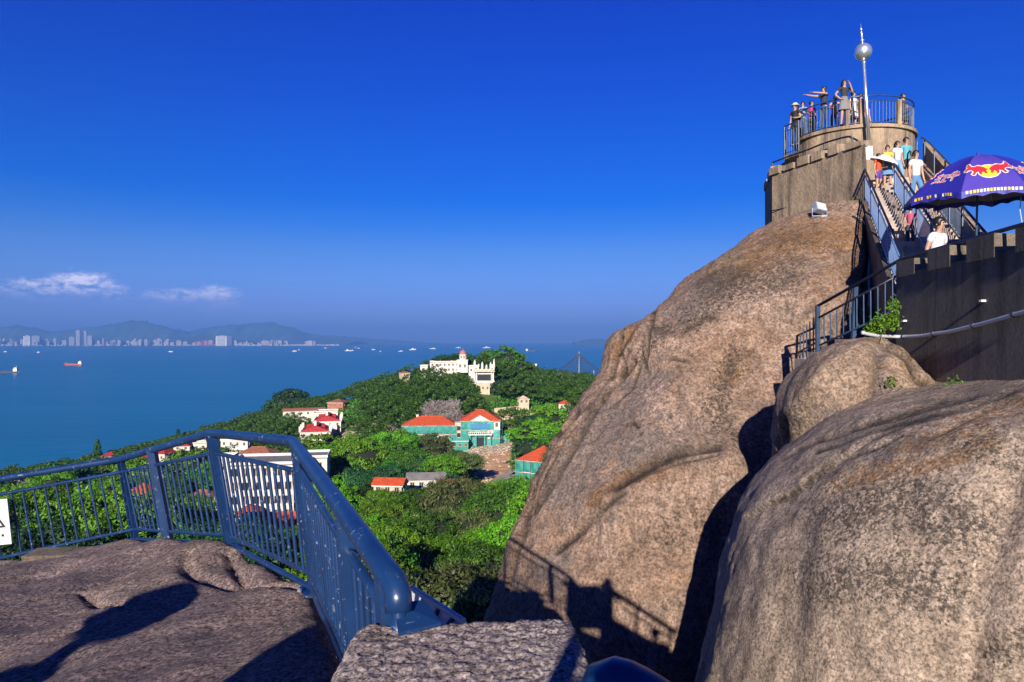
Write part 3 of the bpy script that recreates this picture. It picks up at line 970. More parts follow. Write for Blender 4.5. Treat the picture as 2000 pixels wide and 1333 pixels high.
M['rock_right'] = rock_mat('lichened_granite', (0.56, 0.43, 0.33), (0.44, 0.34, 0.265), (0.64, 0.50, 0.40),
                           [],
                           streak=0.7, fine=34, dark=0.60, bmp=0.55, lump=0.35)
loft_rock('granite_boulder', [
    (692, 2330, 2600, 9.4, 1.0), (700, 2240, 2700, 9.5, 1.0), (715, 2120, 2760, 9.9, 1.1), (726, 2055, 2790, 10.3, 1.3), (736, 1985, 2800, 10.9, 1.5), (747, 1905, 2800, 11.8, 1.75), (757, 1825, 2800, 12.7, 1.8), (766, 1768, 2800, 13.3, 1.9), (780, 1712, 2800, 13.6, 1.9),
    (800, 1655, 2800, 13.8, 1.85), (830, 1600, 2800, 13.7, 1.75), (870, 1550, 2800, 13.5, 1.65), (910, 1510, 2800, 13.3, 1.6), (950, 1477, 2800, 13.1, 1.55), (1000, 1448, 2800, 12.8, 1.5), (1080, 1424, 2800, 12.4, 1.4),
    (1150, 1403, 2800, 12.1, 1.35), (1250, 1382, 2800, 11.8, 1.3), (1333, 1362, 2800, 11.6, 1.3), (1600, 1320, 2800, 11.5, 1.3), (2600, 1250, 2900, 11.5, 1.3), (4600, 1150, 3000, 11.5, 1.3)],
    M['rock_right'], 'big speckled boulder with orange lichen filling the lower right corner', 400, 420, amp=(0.10, 0.040, 0.014), freq=(0.30, 1.2, 5.0), seed=11.0,
    feats=[('crack', [(1480, 1000), (1540, 975), (1600, 930), (1660, 880)], 0.03, 4),
           ('ledge', [(1480, 1000), (1540, 975), (1600, 930), (1680, 870)], 0.05, 25),
           ('crack', [(1530, 900), (1650, 845), (1800, 800), (1900, 775)], 0.05, 5),
           ('crack', [(1560, 880), (1700, 825), (1850, 780)], 0.035, 4),
           ('crack', [(1600, 890), (1740, 830), (1900, 790), (1990, 760)], 0.04, 5),
           ('bulge', [(1500, 960), (1600, 880)], 0.06, 30),
           ('bulge', [(1990, 900), (1930, 1100), (1880, 1333)], -0.12, 45),
           ('bulge', [(1560, 1050), (1530, 1333)], -0.06, 30),
           ('mottle', [(1620, 1010), (1760, 980), (1880, 1040)], 1.0, 75), ('mottle', [(1600, 1130), (1750, 1130), (1840, 1150)], .95, 70), ('mottle', [(1950, 1280), (2000, 1250)], .9, 40),
           ('mottle', [(1900, 870), (1960, 900)], .8, 40), ('grey', [(1640, 860), (1780, 810), (1960, 760)], 1.0, 26), ('grey', [(1700, 890), (1850, 860)], .9, 20),
           ('orange', [(1630, 950), (1730, 915), (1850, 900), (1930, 860)], 1.0, 30), ('orange', [(1780, 870), (1850, 850), (1990, 790)], .9, 30), ('pale', [(1480, 1060), (1440, 1250)], .8, 40), ('pale', [(1940, 1100), (1900, 1300)], .8, 45),
           ('crack', [(1700, 860), (1760, 830), (1830, 815), (1900, 790), (1960, 770)], 0.05, 3.5), ('crack', [(1640, 900), (1700, 880), (1760, 850)], 0.04, 3), ('crack', [(1830, 850), (1900, 815), (1990, 775)], 0.04, 3),
           ('stain', [(1540, 1000), (1525, 1200), (1500, 1333)], .55, 9), ('stain', [(1505, 1010), (1480, 1160), (1450, 1333)], .5, 8), ('stain', [(1455, 1050), (1430, 1200), (1410, 1333)], .4, 7), ('stain', [(1930, 930), (1880, 1130), (1850, 1333)], .4, 9), ('stain', [(1590, 980), (1580, 1150)], .3, 9), ('stain', [(1970, 900), (1930, 1080), (1900, 1200)], .4, 12)])

M['rock_knob'] = rock_mat('brown_granite', (0.44, 0.31, 0.225), (0.34, 0.245, 0.18), (0.52, 0.38, 0.29),
                          [],
                          streak=0.6, fine=26, dark=0.55, bmp=0.6, lump=.4)
loft_rock('granite_boulder', [
    (659, 1688, 1722, 12.4, 1.6), (664, 1668, 1742, 12.4, 1.6), (675, 1640, 1762, 12.5, 1.6), (690, 1606, 1782, 12.6, 1.6), (705, 1580, 1800, 12.7, 1.5), (720, 1558, 1820, 12.8, 1.5), (745, 1533, 1850, 13.0, 1.45),
    (770, 1518, 1900, 13.2, 1.4), (800, 1510, 1950, 13.4, 1.4), (850, 1507, 2000, 13.6, 1.3), (900, 1505, 2050, 13.8, 1.2), (1000, 1490, 2100, 14.0, 1.1), (1300, 1440, 2150, 14.2, 1.0), (3400, 1380, 2200, 14.2, 1.0)],
    M['rock_knob'], 'brown hump of granite under the dark wall, between the two big boulders', 260, 300, amp=(0.12, 0.06, 0.02), freq=(0.6, 1.9, 6.0), seed=23.0,
    feats=[('bulge', [(1720, 670), (1722, 740), (1690, 800)], -0.16, 22),
           ('crack', [(1532, 820), (1525, 900)], 0.10, 8),
           ('bulge', [(1600, 740), (1560, 800)], 0.12, 30),
           ('crack', [(1740, 668), (1775, 700), (1795, 745), (1840, 760)], 0.10, 8),
           ('crack', [(1560, 900), (1650, 850), (1780, 790)], 0.10, 6),
           ('grey', [(1720, 680), (1730, 760)], .8, 20), ('grey', [(1530, 800), (1560, 740)], .8, 20), ('pale', [(1600, 790), (1650, 740)], .9, 26), ('stain', [(1722, 690), (1718, 760), (1690, 810)], .6, 12), ('mottle', [(1530, 860), (1570, 800)], .9, 24),
           ('orange', [(1755, 690), (1800, 750)], .8, 10)])

# rock ledge at the viewer's left, edged by the blue fence
M['rock_near'] = rock_mat('mauve_granite', (0.58, 0.42, 0.40), (0.42, 0.31, 0.315), (0.72, 0.54, 0.48),
                          [(S(330, 1110, 6.5), (1.0, 1.0, 1.0), (0.55, 0.42, 0.32), 0.35, 4.0)], streak=0.0, fine=42, dark=0.80, bmp=1.1, lump=0.06)
LC = [(-120, 1125, 9.0), (0, 1104, 8.6), (100, 1088, 8.4), (180, 1076, 8.3), (262, 1060, 8.3), (330, 1053, 7.8), (400, 1056, 7.2), (450, 1066, 6.9), (520, 1100, 6.2), (600, 1150, 5.3),
      (640, 1215, 4.3), (668, 1290, 3.5), (690, 1390, 2.8), (0, 1333, 4.2), (200, 1333, 3.9), (400, 1333, 3.7), (550, 1333, 3.5), (640, 1333, 3.3), (100, 1200, 5.8), (300, 1180, 5.6), (480, 1220, 4.8),
      (250, 1110, 7.0), (420, 1120, 6.3), (60, 1140, 7.4), (-200, 1400, 4.4), (300, 1700, 2.4), (600, 2100, 1.6), (800, 2400, 1.4)]
LP = np.array([tuple(P(*c)) for c in LC] + [(-8, 0, CZ - 1.9), (-2, -3, CZ - 1.6), (1.5, -1, CZ - 1.65), (-5, -3, CZ - 1.7)])
EDGE = [tuple(P(*c))[:2] for c in ((-250, 1100, 9.6), (0, 1100, 8.9), (262, 1056, 8.75), (450, 1062, 7.1), (607, 1150, 5.45), (668, 1290, 3.55), (700, 1400, 2.9), (770, 1500, 2.3))] + [(1.0, 1.35), (1.6, 1.0), (1.9, -3.2), (-9.5, -3.2), (-9.5, 8)]


def in_poly(x, y, poly):
    c = np.zeros(x.shape, bool)
    n = len(poly)
    for i in range(n):
        x0, y0 = poly[i]
        x1, y1 = poly[(i + 1) % n]
        k = ((y0 > y) != (y1 > y)) & (x < (x1 - x0) * (y - y0) / (y1 - y0 + 1e-12) + x0)
        c ^= k
    return c


gx = np.arange(-11.0, 3.2, 0.045)
gy = np.arange(-4.5, 11.0, 0.045)
XX, YY = np.meshgrid(gx, gy)
xf, yf = XX.ravel(), YY.ravel()
dd = (xf[:, None] - LP[None, :, 0]) ** 2 + (yf[:, None] - LP[None, :, 1]) ** 2
w_ = 1 / (dd ** 1.5 + 0.02)
zf = (w_ * LP[None, :, 2]).sum(1) / w_.sum(1)
ins = in_poly(xf, yf, EDGE)
de, _s = seg_dist(xf, yf, EDGE + EDGE[:1])
out = np.where(ins, np.maximum(0, 0.12 - de) * 0.35, de * 3.2 + 0.05)
nz = np.array([0.035 * noise.fractal(Vector((a * 0.6, b * 0.9, 0)), 0.9, 2, 4) + 0.018 * noise.fractal(Vector((a * 3.3, b * 3.3, 4)), 0.9, 2, 4) for a, b in zip(xf, yf)])
# beds and splits of the ledge
ck = [([(450, 1068), (470, 1110), (500, 1140), (560, 1155), (590, 1162)], 0.09, 0.05), ([(155, 1100), (190, 1118), (215, 1130), (250, 1145)], 0.07, 0.035),
      ([(90, 1205), (100, 1195), (140, 1185)], 0.05, 0.07), ([(170, 1090), (240, 1078)], 0.06, 0.05), ([(370, 1062), (358, 1080), (372, 1100), (470, 1138)], 0.07, 0.05),
      ([(540, 1235), (580, 1225), (640, 1222)], 0.04, 0.05)]
for poly, dep, wid in ck:
    pw = []
    for px, py in poly:
        # where the sight line meets the ledge, about 2 m below the eye
        D = 2.0 * F / (py - 666.5) * (1.0 if py > 1100 else 1.02)
        pw.append(((px - 1000) / F * D, D))
    d_, _s = seg_dist(xf + nz * 0.6, yf + nz * 0.6, pw)
    nz -= dep * np.exp(-(d_ / wid) ** 2)
zf = zf + nz - out
zf = np.maximum(zf, CZ - 12)
keep = (zf > CZ - 11.9)
nx, ny = len(gx), len(gy)
K = keep.reshape(ny, nx)
idx = -np.ones(ny * nx, int)
f = []
used = np.zeros(ny * nx, bool)
for j in range(ny - 1):
    for i in range(nx - 1):
        q = (j * nx + i, j * nx + i + 1, (j + 1) * nx + i + 1, (j + 1) * nx + i)
        if keep[q[0]] or keep[q[1]] or keep[q[2]] or keep[q[3]]:
            f.append(q)
            used[list(q)] = True
idx[used] = np.arange(used.sum())
vv = np.c_[xf, yf, zf][used]
f = [tuple(idx[a] for a in q) for q in f]
tag(obj('rock_ledge', vv.tolist(), f, M['rock_near'], smooth=True), 'dark mauve granite ledge inside the blue fence at lower left', 'boulder')

# the pillar of rock that carries the viewer's ledge (below the picture)
# ------------------------------------------------------------------ haze
mh = bpy.data.materials.new('pale_haze')
mh.use_nodes = True
ht = mh.node_tree
for n in list(ht.nodes):
    ht.nodes.remove(n)
pv = ht.nodes.new('ShaderNodeVolumePrincipled')
pv.inputs['Color'].default_value = (0.115, 0.28, 0.70, 1)
pv.inputs['Density'].default_value = 8.5e-5
pv.inputs['Anisotropy'].default_value = 0.0
ho = ht.nodes.new('ShaderNodeOutputMaterial')
ht.links.new(pv.outputs[0], ho.inputs['Volume'])
o = MB().box((0, 12000, 318), (64000, 33000, 680)).build('haze', mh)
tag(o, kind='stuff')
# ------------------------------------------------------------------ finding where a sight line meets the rock
from mathutils.bvhtree import BVHTree


def bvh_of(names):
    vs, fs = [], []
    for o in SC.objects:
        if o.type == 'MESH' and o.name.split('.')[0] in names and o.parent is None:
            b = len(vs)
            vs += [v.co.copy() for v in o.data.vertices]
            fs += [tuple(i + b for i in p.vertices) for p in o.data.polygons]
    return BVHTree.FromPolygons(vs, fs)


ROCKS = bvh_of({'granite_boulder'})
LEDGE = bvh_of({'rock_ledge'})


def hit(px, py, tree=ROCKS, off=0.0):
    d = Vector(((px - 1000) / F, 1.0, -(py - 666.5) / F))
    loc, nrm, i, dist = tree.ray_cast(Vector((0, 0, CZ)), d.normalized())
    if loc is None:
        return None
    if nrm.dot(d) > 0:
        nrm = -nrm
    return loc + nrm * off


# ------------------------------------------------------------------ the near blue fence
fence = thing('blue_fence', 'chipped blue steel fence with thick handrail curving down the near rock edge', 'fence', S(450, 1062, 7.1))
TOP = [P(-90, 955, 9.0), P(0, 936, 8.85), P(235, 897, 8.9), P(412, 846, 7.1), P(572, 862, 5.35), P(672, 1000, 3.02), P(758, 1122, 2.22)]
MID = [P(-90, 985, 9.0), P(0, 966, 8.85), P(238, 922, 8.9), P(419, 885, 7.1), P(586, 921, 5.35), P(680, 1075, 3.02), P(765, 1210, 2.22)]
LOW = [P(-70, 1108, 9.0), P(20, 1086, 8.85), P(262, 1034, 8.9), P(447, 1046, 7.1), P(606, 1120, 5.35), P(696, 1316, 3.02), P(775, 1478, 2.22)]
FOOT = [P(-70, 1126, 9.0), P(20, 1104, 8.85), P(264, 1054, 8.9), P(450, 1064, 7.1), P(610, 1150, 5.35), P(702, 1360, 3.02), P(780, 1540, 2.22)]


def round_corners(pts, r=0.18, n=5):
    out = [pts[0]]
    for i in range(1, len(pts) - 1):
        a, b, c_ = pts[i - 1], pts[i], pts[i + 1]
        ra = min(r, (a - b).length * 0.4, (c_ - b).length * 0.4)
        p0, p1 = b + (a - b).normalized() * ra, b + (c_ - b).normalized() * ra
        for k in range(n + 1):
            t_ = k / n
            out.append((1 - t_) ** 2 * p0 + 2 * t_ * (1 - t_) * b + t_ * t_ * p1)
    out.append(pts[-1])
    return out


elbow = [TOP[-1] + Vector((0.030, -0.05, -0.012)), TOP[-1] + Vector((0.046, -0.08, -0.04)), TOP[-1] + Vector((0.05, -0.09, -0.085))]
MB().tube([elbow[-1] + Vector((0, 0, .01)), elbow[-1] - Vector((0, 0, .22))], 0.024, 14).build('end_post', M['blue'], fence, smooth=True)
MB().tube(round_corners(TOP, 0.14) + elbow, 0.043, 20).build('handrail', M['blue'], fence, smooth=True)
for i in range(len(MID) - 1):
    if i == 4:
        continue
for nm, L_, r_ in (('upper_rail', MID, 0.021), ('lower_rail', LOW, 0.021), ('base_rail', FOOT, 0.026)):
    MB().tube(round_corners(L_, 0.05, 3), r_, 10).build(nm, M['blue'], fence, smooth=True)
for i in range(len(TOP) - 1):
    a0, a1, b0, b1 = MID[i], MID[i + 1], LOW[i], LOW[i + 1]
    n = max(2, int(round((a1 - a0).length / 0.145)))
    for k in range(1, n):
        t_ = k / n
        rod('baluster', lerp(b0, b1, t_), lerp(a0, a1, t_), 0.0140, M['blue'], fence)
# stanchions: flat pairs of plate steel
for i, wd in ((2, .03), (3, .045), (4, .018), (5, .035), (6, .04)):
    MBp = MB()
    for off in (-0.035, 0.035):
        dv = (TOP[min(i + 1, 6)] - TOP[i - 1]).normalized()
        dv = Vector((dv.x, dv.y, 0)).normalized()
        a, b = FOOT[i] + dv * off, TOP[i] + dv * off
        nrm = Vector((-dv.y, dv.x, 0))
        e1, e2 = dv * 0.008, nrm * wd
        v = [a - e1 - e2, a + e1 - e2, a + e1 + e2, a - e1 + e2, b - e1 - e2, b + e1 - e2, b + e1 + e2, b - e1 + e2]
        MBp.add(v, [(3, 2, 1, 0), (4, 5, 6, 7), (0, 1, 5, 4), (1, 2, 6, 5), (2, 3, 7, 6), (3, 0, 4, 7)])
    MBp.build('post', M['blue'], fence)
# the mid post of the second span and near the left end
for (i, t_) in ((2, 0.40), (0, 0.55)):
    a, b = lerp(FOOT[i], FOOT[i + 1], t_), lerp(TOP[i], TOP[i + 1], t_)
    rod('post', a, b, 0.045, M['blue'], fence, square=True)
for i in (2, 3, 4):
    MB().box(FOOT[i] + Vector((0.0, -0.02, -0.02)), (0.24, 0.2, 0.02)).build('foot_plate', M['blue'], fence)
    for dx in (-0.08, 0.08):
        MB().lathe([(0.018, -0.01), (0.018, 0.02), (0.006, 0.028)], FOOT[i] + Vector((dx, -0.07, 0)), 8).build('bolt', M['steel'], fence)
# plate at the bend near the viewer
MB().add([P(770, 1178, 2.16), P(830, 1172, 2.22), P(862, 1216, 2.12), P(778, 1236, 2.06)] + [P(770, 1178, 2.16) - Vector((0, 0, .012)), P(830, 1172, 2.22) - Vector((0, 0, .012)), P(862, 1216, 2.12) - Vector((0, 0, .012)), P(778, 1236, 2.06) - Vector((0, 0, .012))],
         [(0, 1, 2, 3), (7, 6, 5, 4), (0, 4, 5, 1), (1, 5, 6, 2), (2, 6, 7, 3), (3, 7, 4, 0)]).build('cover_plate', M['blue'], fence)

# far flight of the fence beyond the bend: the sloping cheek board
cheek = thing('stair_cheek', 'pale grey sloping metal cheek just behind the rough granite block', 'railing panel', S(850, 1200, 2.7))
M['pale_metal'] = plain('pale_grey_metal', (0.42, 0.44, 0.50), 0.45, 0.2, 0.1, 8)
a, b, c_, d_ = P(805, 1152, 3.1), P(905, 1216, 2.75), P(890, 1250, 2.7), P(800, 1190, 3.05)
e = Vector((0.012, 0.03, -0.012))
MB().add([a, b, c_, d_, a + e, b + e, c_ + e, d_ + e], [(3, 2, 1, 0), (4, 5, 6, 7), (0, 1, 5, 4), (1, 2, 6, 5), (2, 3, 7, 6), (3, 0, 4, 7)]).build('panel', M['pale_metal'], cheek)
rod('edge_rail', a + Vector((0, -.01, .01)), b + Vector((0, -.01, .01)), 0.014, M['pale_metal'], cheek)
for t_ in (0.25, 0.55, 0.82):
    rod('rib', lerp(a, b, t_) + Vector((0.002, -.012, -.005)), lerp(d_, c_, t_ - 0.08) + Vector((0.002, -.012, 0)), 0.009, M['blue'], cheek, square=True)  # dark bars stand in for shadow stripes across the panel

# warning sign wired to the fence at the picture's left edge
M['sign_white'] = plain('sign_enamel', (0.72, 0.73, 0.74), 0.4, 0, 0.05, 10)
M['sign_black'] = plain('sign_print_black', (0.02, 0.02, 0.02), 0.5)
sg = thing('warning_sign', 'white warning sign with black triangle hung on the fence at left edge', 'sign', S(-16, 1030, 8.75))
c0 = P(-16, 1022, 8.74)
Rl = Matrix.Rotation(math.radians(-6), 3, 'Y')
MB().box(c0, (0.46, 0.012, 0.58), M=Rl).build('board', M['sign_white'], sg)


def on_sign(u, v, d=0.010):
    return c0 + Rl @ Vector((u, -d, v))


tri = [(-0.16, -0.07), (0.18, -0.07), (0.01, 0.22)]
tri2 = [(-0.115, -0.045), (0.135, -0.045), (0.01, 0.17)]
MB().add([on_sign(*p) for p in tri + tri2], [(0, 1, 4, 3), (1, 2, 5, 4), (2, 0, 3, 5)]).build('triangle', M['sign_black'], sg)
mbx = MB()
for u, v, w_, h_ in ((0.01, 0.05, .02, .09), (0.01, -0.02, .022, .022), (-0.12, -0.17, .03, .03), (-0.06, -0.17, .03, .03), (0.0, -0.17, .03, .03), (0.06, -0.17, .03, .03), (0.13, -0.17, .03, .03)):
    mbx.box(on_sign(u, v), (w_, 0.002, h_), M=Rl)
mbx.build('print', M['sign_black'], sg)

# rough granite block and the concrete curb behind the fence
M['rock_block'] = rock_mat('rough_hewn_granite', (0.60, 0.48, 0.44), (0.46, 0.36, 0.35), (0.74, 0.62, 0.58), [], streak=0, fine=85, dark=0.85, bmp=0.22, lump=.1)


def rough_block(name, c, size, rz, mat, label, amp, n=56, bev=0.16, seed=0.0, cat='rock', freq=9.0):
    bm = bmesh.new()
    bmesh.ops.create_grid(bm, x_segments=n, y_segments=n, size=1)
    bm.free()
    vs, fs = [], []
    sx, sy, sz = size
    R = Matrix.Rotation(rz, 3, 'Z')
    k = 0
    for face in range(6):
        for j in range(n + 1):
            for i in range(n + 1):
                a, b = -1 + 2 * i / n, -1 + 2 * j / n
                p = [(a, b, 1), (a, b, -1), (a, 1, b), (a, -1, b), (1, a, b), (-1, a, b)][face]
                q = Vector(p)
                # rounded box
                e_ = 1 - bev
                core = Vector([max(-e_, min(e_, t_)) for t_ in q])
                dlt = q - core
                if dlt.length > 1e-6:
                    q = core + dlt.normalized() * bev
                nr = (q - core).normalized() if (q - core).length > 1e-6 else q.normalized()
                w = Vector((q.x * sx / 2, q.y * sy / 2, q.z * sz / 2))
                nn = noise.fractal(w * freq + Vector((seed, 0, 0)), 0.8, 2.1, 5)
                n2 = noise.noise(w * 2.2 + Vector((seed, 3, 0)))
                w += nr * (amp * nn + amp * 1.6 * n2)
                vs.append(R @ w + Vector(c))
        for j in range(n):
            for i in range(n):
                q = k + j * (n + 1) + i
                fq = (q, q + 1, q + n + 2, q + n + 1)
                fs.append(fq if face in (0, 3, 4) else tuple(reversed(fq)))
        k = len(vs)
    o = obj(name, vs, fs, mat, smooth=True)
    return tag(o, label, cat)


rough_block('granite_block', P(905, 1560, 1.80) + Vector((0.0, 0.02, 0)), (0.70, 0.78, 0.62), 0.06, M['rock_block'], 'rough pinkish granite block in front of the handrail end', 0.009, n=110, bev=0.13, seed=3, freq=26)
rough_block('curb_stone', P(120, 1092, 8.5) + Vector((0, 0, -0.02)), (0.75, 0.35, 0.24), 0.10, M['concrete_dark'], 'short concrete curb stone under the fence at left', 0.006, n=16, bev=0.08, seed=8)

# viewer's parapet and rail, mostly under the picture
rl = thing('near_rail', 'dark blue rounded rail end poking up at the bottom edge', 'railing', S(1200, 1333, 1.0))
pr = [Vector((0.130, 0.99, CZ - 0.80)), Vector((0.132, 0.985, CZ - 0.58)), Vector((0.140, 0.975, CZ - 0.525)), Vector((0.17, 0.96, CZ - 0.505)), Vector((0.40, 0.93, CZ - 0.65)), Vector((1.5, 0.88, CZ - 1.35))]
MB().tube(smooth_poly(pr, 7), 0.048, 22).build('handrail', M['blue'], rl, smooth=True)
rod('post', (0.75, .92, CZ - 1.8), (0.75, .92, CZ - .87), 0.03, M['blue'], rl)
rod('post', (1.35, .89, CZ - 2.0), (1.35, .89, CZ - 1.24), 0.03, M['blue'], rl)
MB().tube([(0.45, .93, CZ - .88), (1.5, .88, CZ - 1.52)], 0.02, 10).build('lower_rail', M['blue'], rl, smooth=True)
pw = MB().prism([(0.15, 0.55), (1.65, 0.42), (1.65, 0.86), (0.15, 0.92)], CZ - 3.2, [CZ - 1.02, CZ - 1.82, CZ - 1.82, CZ - 1.02]).build('parapet', M['concrete'])
tag(pw, 'concrete parapet below the rounded rail end at the bottom edge', 'wall')

# ------------------------------------------------------------------ lookout tower
TX, TY, TA, TB = 13.38, 26.75, 2.16, 1.95
ZT = CZ + 7.9
tower = thing('lookout_tower', 'round concrete lookout tower on the summit with a railed roof terrace', 'tower', (TX, TY, CZ + 3))


def ell(t_, k=1.0, z=0.0):
    return Vector((TX + TA * k * math.cos(t_), TY + TB * k * math.sin(t_), z))


seg = 72
prof = [(0.985, CZ + 2.0), (0.985, ZT - 0.12), (1.03, ZT - 0.12), (1.03, ZT)]
v = [ell(2 * math.pi * k / seg, r, z) for r, z in prof for k in range(seg)]
f = [(i * seg + k, i * seg + (k + 1) % seg, (i + 1) * seg + (k + 1) % seg, (i + 1) * seg + k) for i in range(3) for k in range(seg)] + [tuple(range(3 * seg, 4 * seg))]
obj('wall', v, f, M['concrete'], tower, smooth=False)
trail = thing('terrace_railing', 'dark blue railing with concrete posts round the tower roof terrace', 'railing', (TX, TY, ZT))
N = 96
for zz, r_ in ((1.05, 0.028), (0.86, 0.016), (0.08, 0.02)):
    pts = [ell(2 * math.pi * k / N, 0.97, ZT + zz) for k in range(N + 1)]
    MB().tube(pts, r_, 8, cap=False).build('rail', M['blue_far'], trail, smooth=True)
for k in range(100):
    t_ = 2 * math.pi * k / 100
    rod('baluster', ell(t_, 0.97, ZT + 0.08), ell(t_, 0.97, ZT + 0.86), 0.010, M['blue_far'], trail)
for px in (1597, 1680, 1754):
    x = (px - 1000) / F * 25.0
    tt = math.acos(max(-1, min(1, (x - TX) / (TA * 0.985))))
    p = ell(-tt, 0.985, ZT)
    MB().box(p + Vector((0, 0, 0.43)), (0.15, 0.14, 0.98)).build('concrete_post', M['concrete'], trail)
for k in (4, 22, 40, 30):
    p = ell(2 * math.pi * k / 60, 0.985, ZT)
    MB().box(p + Vector((0, 0, 0.43)), (0.15, 0.14, 0.98)).build('concrete_post', M['concrete'], trail)

# balcony at the tower's left shoulder
bal = thing('side_balcony', 'small balcony with blue railing hung on the left flank of the tower', 'balcony', (11.0, 26.2, CZ + 7.1))
BZ = CZ + 7.05
bp = [P(1532, 300, 26.0), P(1560, 300, 25.3), P(1566, 300, 27.8), P(1536, 300, 28.2)]
MB().prism([(p.x, p.y) for p in bp], BZ - 0.14, BZ).build('slab', M['concrete'], bal)
MB().box((bp[0].x + 0.3, 26.6, BZ - 1.4), (0.2, 0.5, 2.6)).build('bracket', M['concrete_dark'], bal)
for i, j in ((0, 1), (0, 3)):
    a, b = bp[i], bp[j]
    for zz, r_ in ((1.12, 0.028), (0.92, 0.016), (0.08, 0.018)):
        MB().tube([(a.x, a.y, BZ + zz), (b.x, b.y, BZ + zz)], r_, 8).build('rail', M['blue_far'], bal)
    n = 6
    for k in range(n + 1):
        q = lerp(a, b, k / n)
        rod('baluster', (q.x, q.y, BZ), (q.x, q.y, BZ + (1.12 if k in (0, n) else 0.92)), 0.028 if k in (0, n) else 0.011, M['blue_far'], bal)

# flagpole-like lightning mast
ma = P(1697, 241, 24.55)
mtop = P(1681, 46, 24.55)
mast = thing('ball_mast', 'slightly leaning steel mast with a mirror ball and spike above the terrace', 'mast', ma)
dv = (mtop - ma)
q = lambda t_: ma + dv * t_
MB().tube([q(0.0) - Vector((0, 0, .6)), q(0.66)], [0.062, 0.05], 14).build('pole', M['steel'], mast, smooth=True)
MB().sphere(q(0.715), 0.30, 28, 20).build('ball', M['steel'], mast, smooth=True)
MB().tube([q(0.79), q(0.90), q(0.93), q(0.935), q(0.95), q(1.0)], [0.04, 0.028, 0.026, 0.05, 0.02, 0.004], 10).build('spike', M['steel'], mast, smooth=True)
for t_ in (0.60, 0.82):
    MB().tube([q(t_), q(t_ + 0.012)], 0.075, 14).build('collar', M['steel'], mast, smooth=True)

# bastion in front of the tower
bast = thing('bastion', 'crenellated stained concrete bastion on top of the sunlit dome', 'wall', S(1600, 430, 22))
A_, B_, C_, D_ = P(1494, 430, 26.0), P(1508, 430, 23.5), P(1690, 430, 19.8), P(1693, 430, 22.5)
ZB = CZ + 5.72


def wall_piece(name, a, b, z0, z1, th, mat, parent, inward):
    a, b = Vector((a[0], a[1], 0)), Vector((b[0], b[1], 0))
    n_ = Vector(inward).normalized() * th
    n_.z = 0
    zz0 = z0 if hasattr(z0, '__len__') else (z0, z0)
    zz1 = z1 if hasattr(z1, '__len__') else (z1, z1)
    pts = [a, b, b + n_, a + n_]
    return MB().prism([(p.x, p.y) for p in pts], [zz0[0], zz0[1], zz0[1], zz0[0]], [zz1[0], zz1[1], zz1[1], zz1[0]]).build(name, mat, parent)


MB().prism([(p.x, p.y) for p in (A_, B_, C_, D_)][::1], CZ + 2.2, ZB).build('wall', M['concrete'], bast)


def merlons(a, b, n, z, h, th, mat, parent, inward, gap=0.26, rr=random.Random(3)):
    L = b - a
    for k in range(n):
        t0 = (k + rr.uniform(0, .10)) / n
        t1 = (k + 1 - gap * rr.uniform(.5, 1.3)) / n
        if k == n - 1:
            t1 = 1.0
        q0, q1 = a + L * t0, a + L * t1
        hh = h * rr.uniform(0.55, 1.15)
        c_ = (q0 + q1) / 2
        ang = math.atan2(L.y, L.x)
        iv = Vector(inward).normalized()
        cc_ = Vector((c_.x, c_.y, z + hh / 2)) + iv * (th / 2 - 0.02)
        sx, sy, sz = (q1 - q0).xy.length, th, hh
        mb = MB().box((0, 0, 0), (sx, sy, sz))
        # worn tops
        vs = []
        for vv in mb.v:
            x, y, zz = vv
            if zz > 0:
                x *= 0.93
                zz -= rr.uniform(0, 0.06)
            vs.append(Matrix.Rotation(ang, 3, 'Z') @ Vector((x, y, zz)) + cc_)
        obj('merlon', vs, mb.f, mat, parent)


merlons(B_, C_, 6, ZB - 0.02, 0.34, 0.3, M['concrete'], bast, (0.3, 0.9, 0))
merlons(A_, B_, 2, ZB - 0.02, 0.34, 0.3, M['concrete'], bast, (0.9, 0.3, 0))
# rail behind the battlements
br = thing('bastion_handrail', 'black double handrail rising behind the bastion battlements', 'railing', S(1600, 320, 22.6))
tp = [P(1509, 318, 23.9), P(1540, 306, 23.5), P(1575, 294, 22.9), P(1610, 280, 22.2), P(1652, 268, 21.4), P(1665, 270, 21.2), P(1676, 276, 21.3)]
MB().tube(smooth_poly(tp, 4), 0.03, 8).build('handrail', M['rail_black'], br, smooth=True)
MB().tube(smooth_poly([p - Vector((0, 0, 0.22)) for p in tp[:-1]], 4), 0.02, 8).build('lower_rail', M['rail_black'], br, smooth=True)
for p in (tp[0], tp[2], tp[3], tp[5]):
    rod('post', p - Vector((0, 0, 1.0)), p, 0.024, M['rail_black'], br)
MB().box(P(1694, 299, 22.9), (0.34, 0.03, 0.46)).build('notice', M['white_paint'])
tag(bpy.data.objects['notice'], 'blank white notice board on the tower wall beside the bastion corner', 'sign')
cb = [hit(px, py, off=0.0) for px, py in ((1600, 440),)]
pth = [P(1508, 413, 23.45), P(1540, 406, 22.85), P(1580, 401, 22.0), P(1620, 396, 21.2), P(1655, 393, 20.5), P(1683, 392, 19.9)]
tag(MB().tube([p + Vector((-0.03, -0.05, 0)) for p in smooth_poly(pth, 4)], 0.018, 6).build('power_cable', M['black'], smooth=True), 'black cable strung along the foot of the bastion', 'cable')

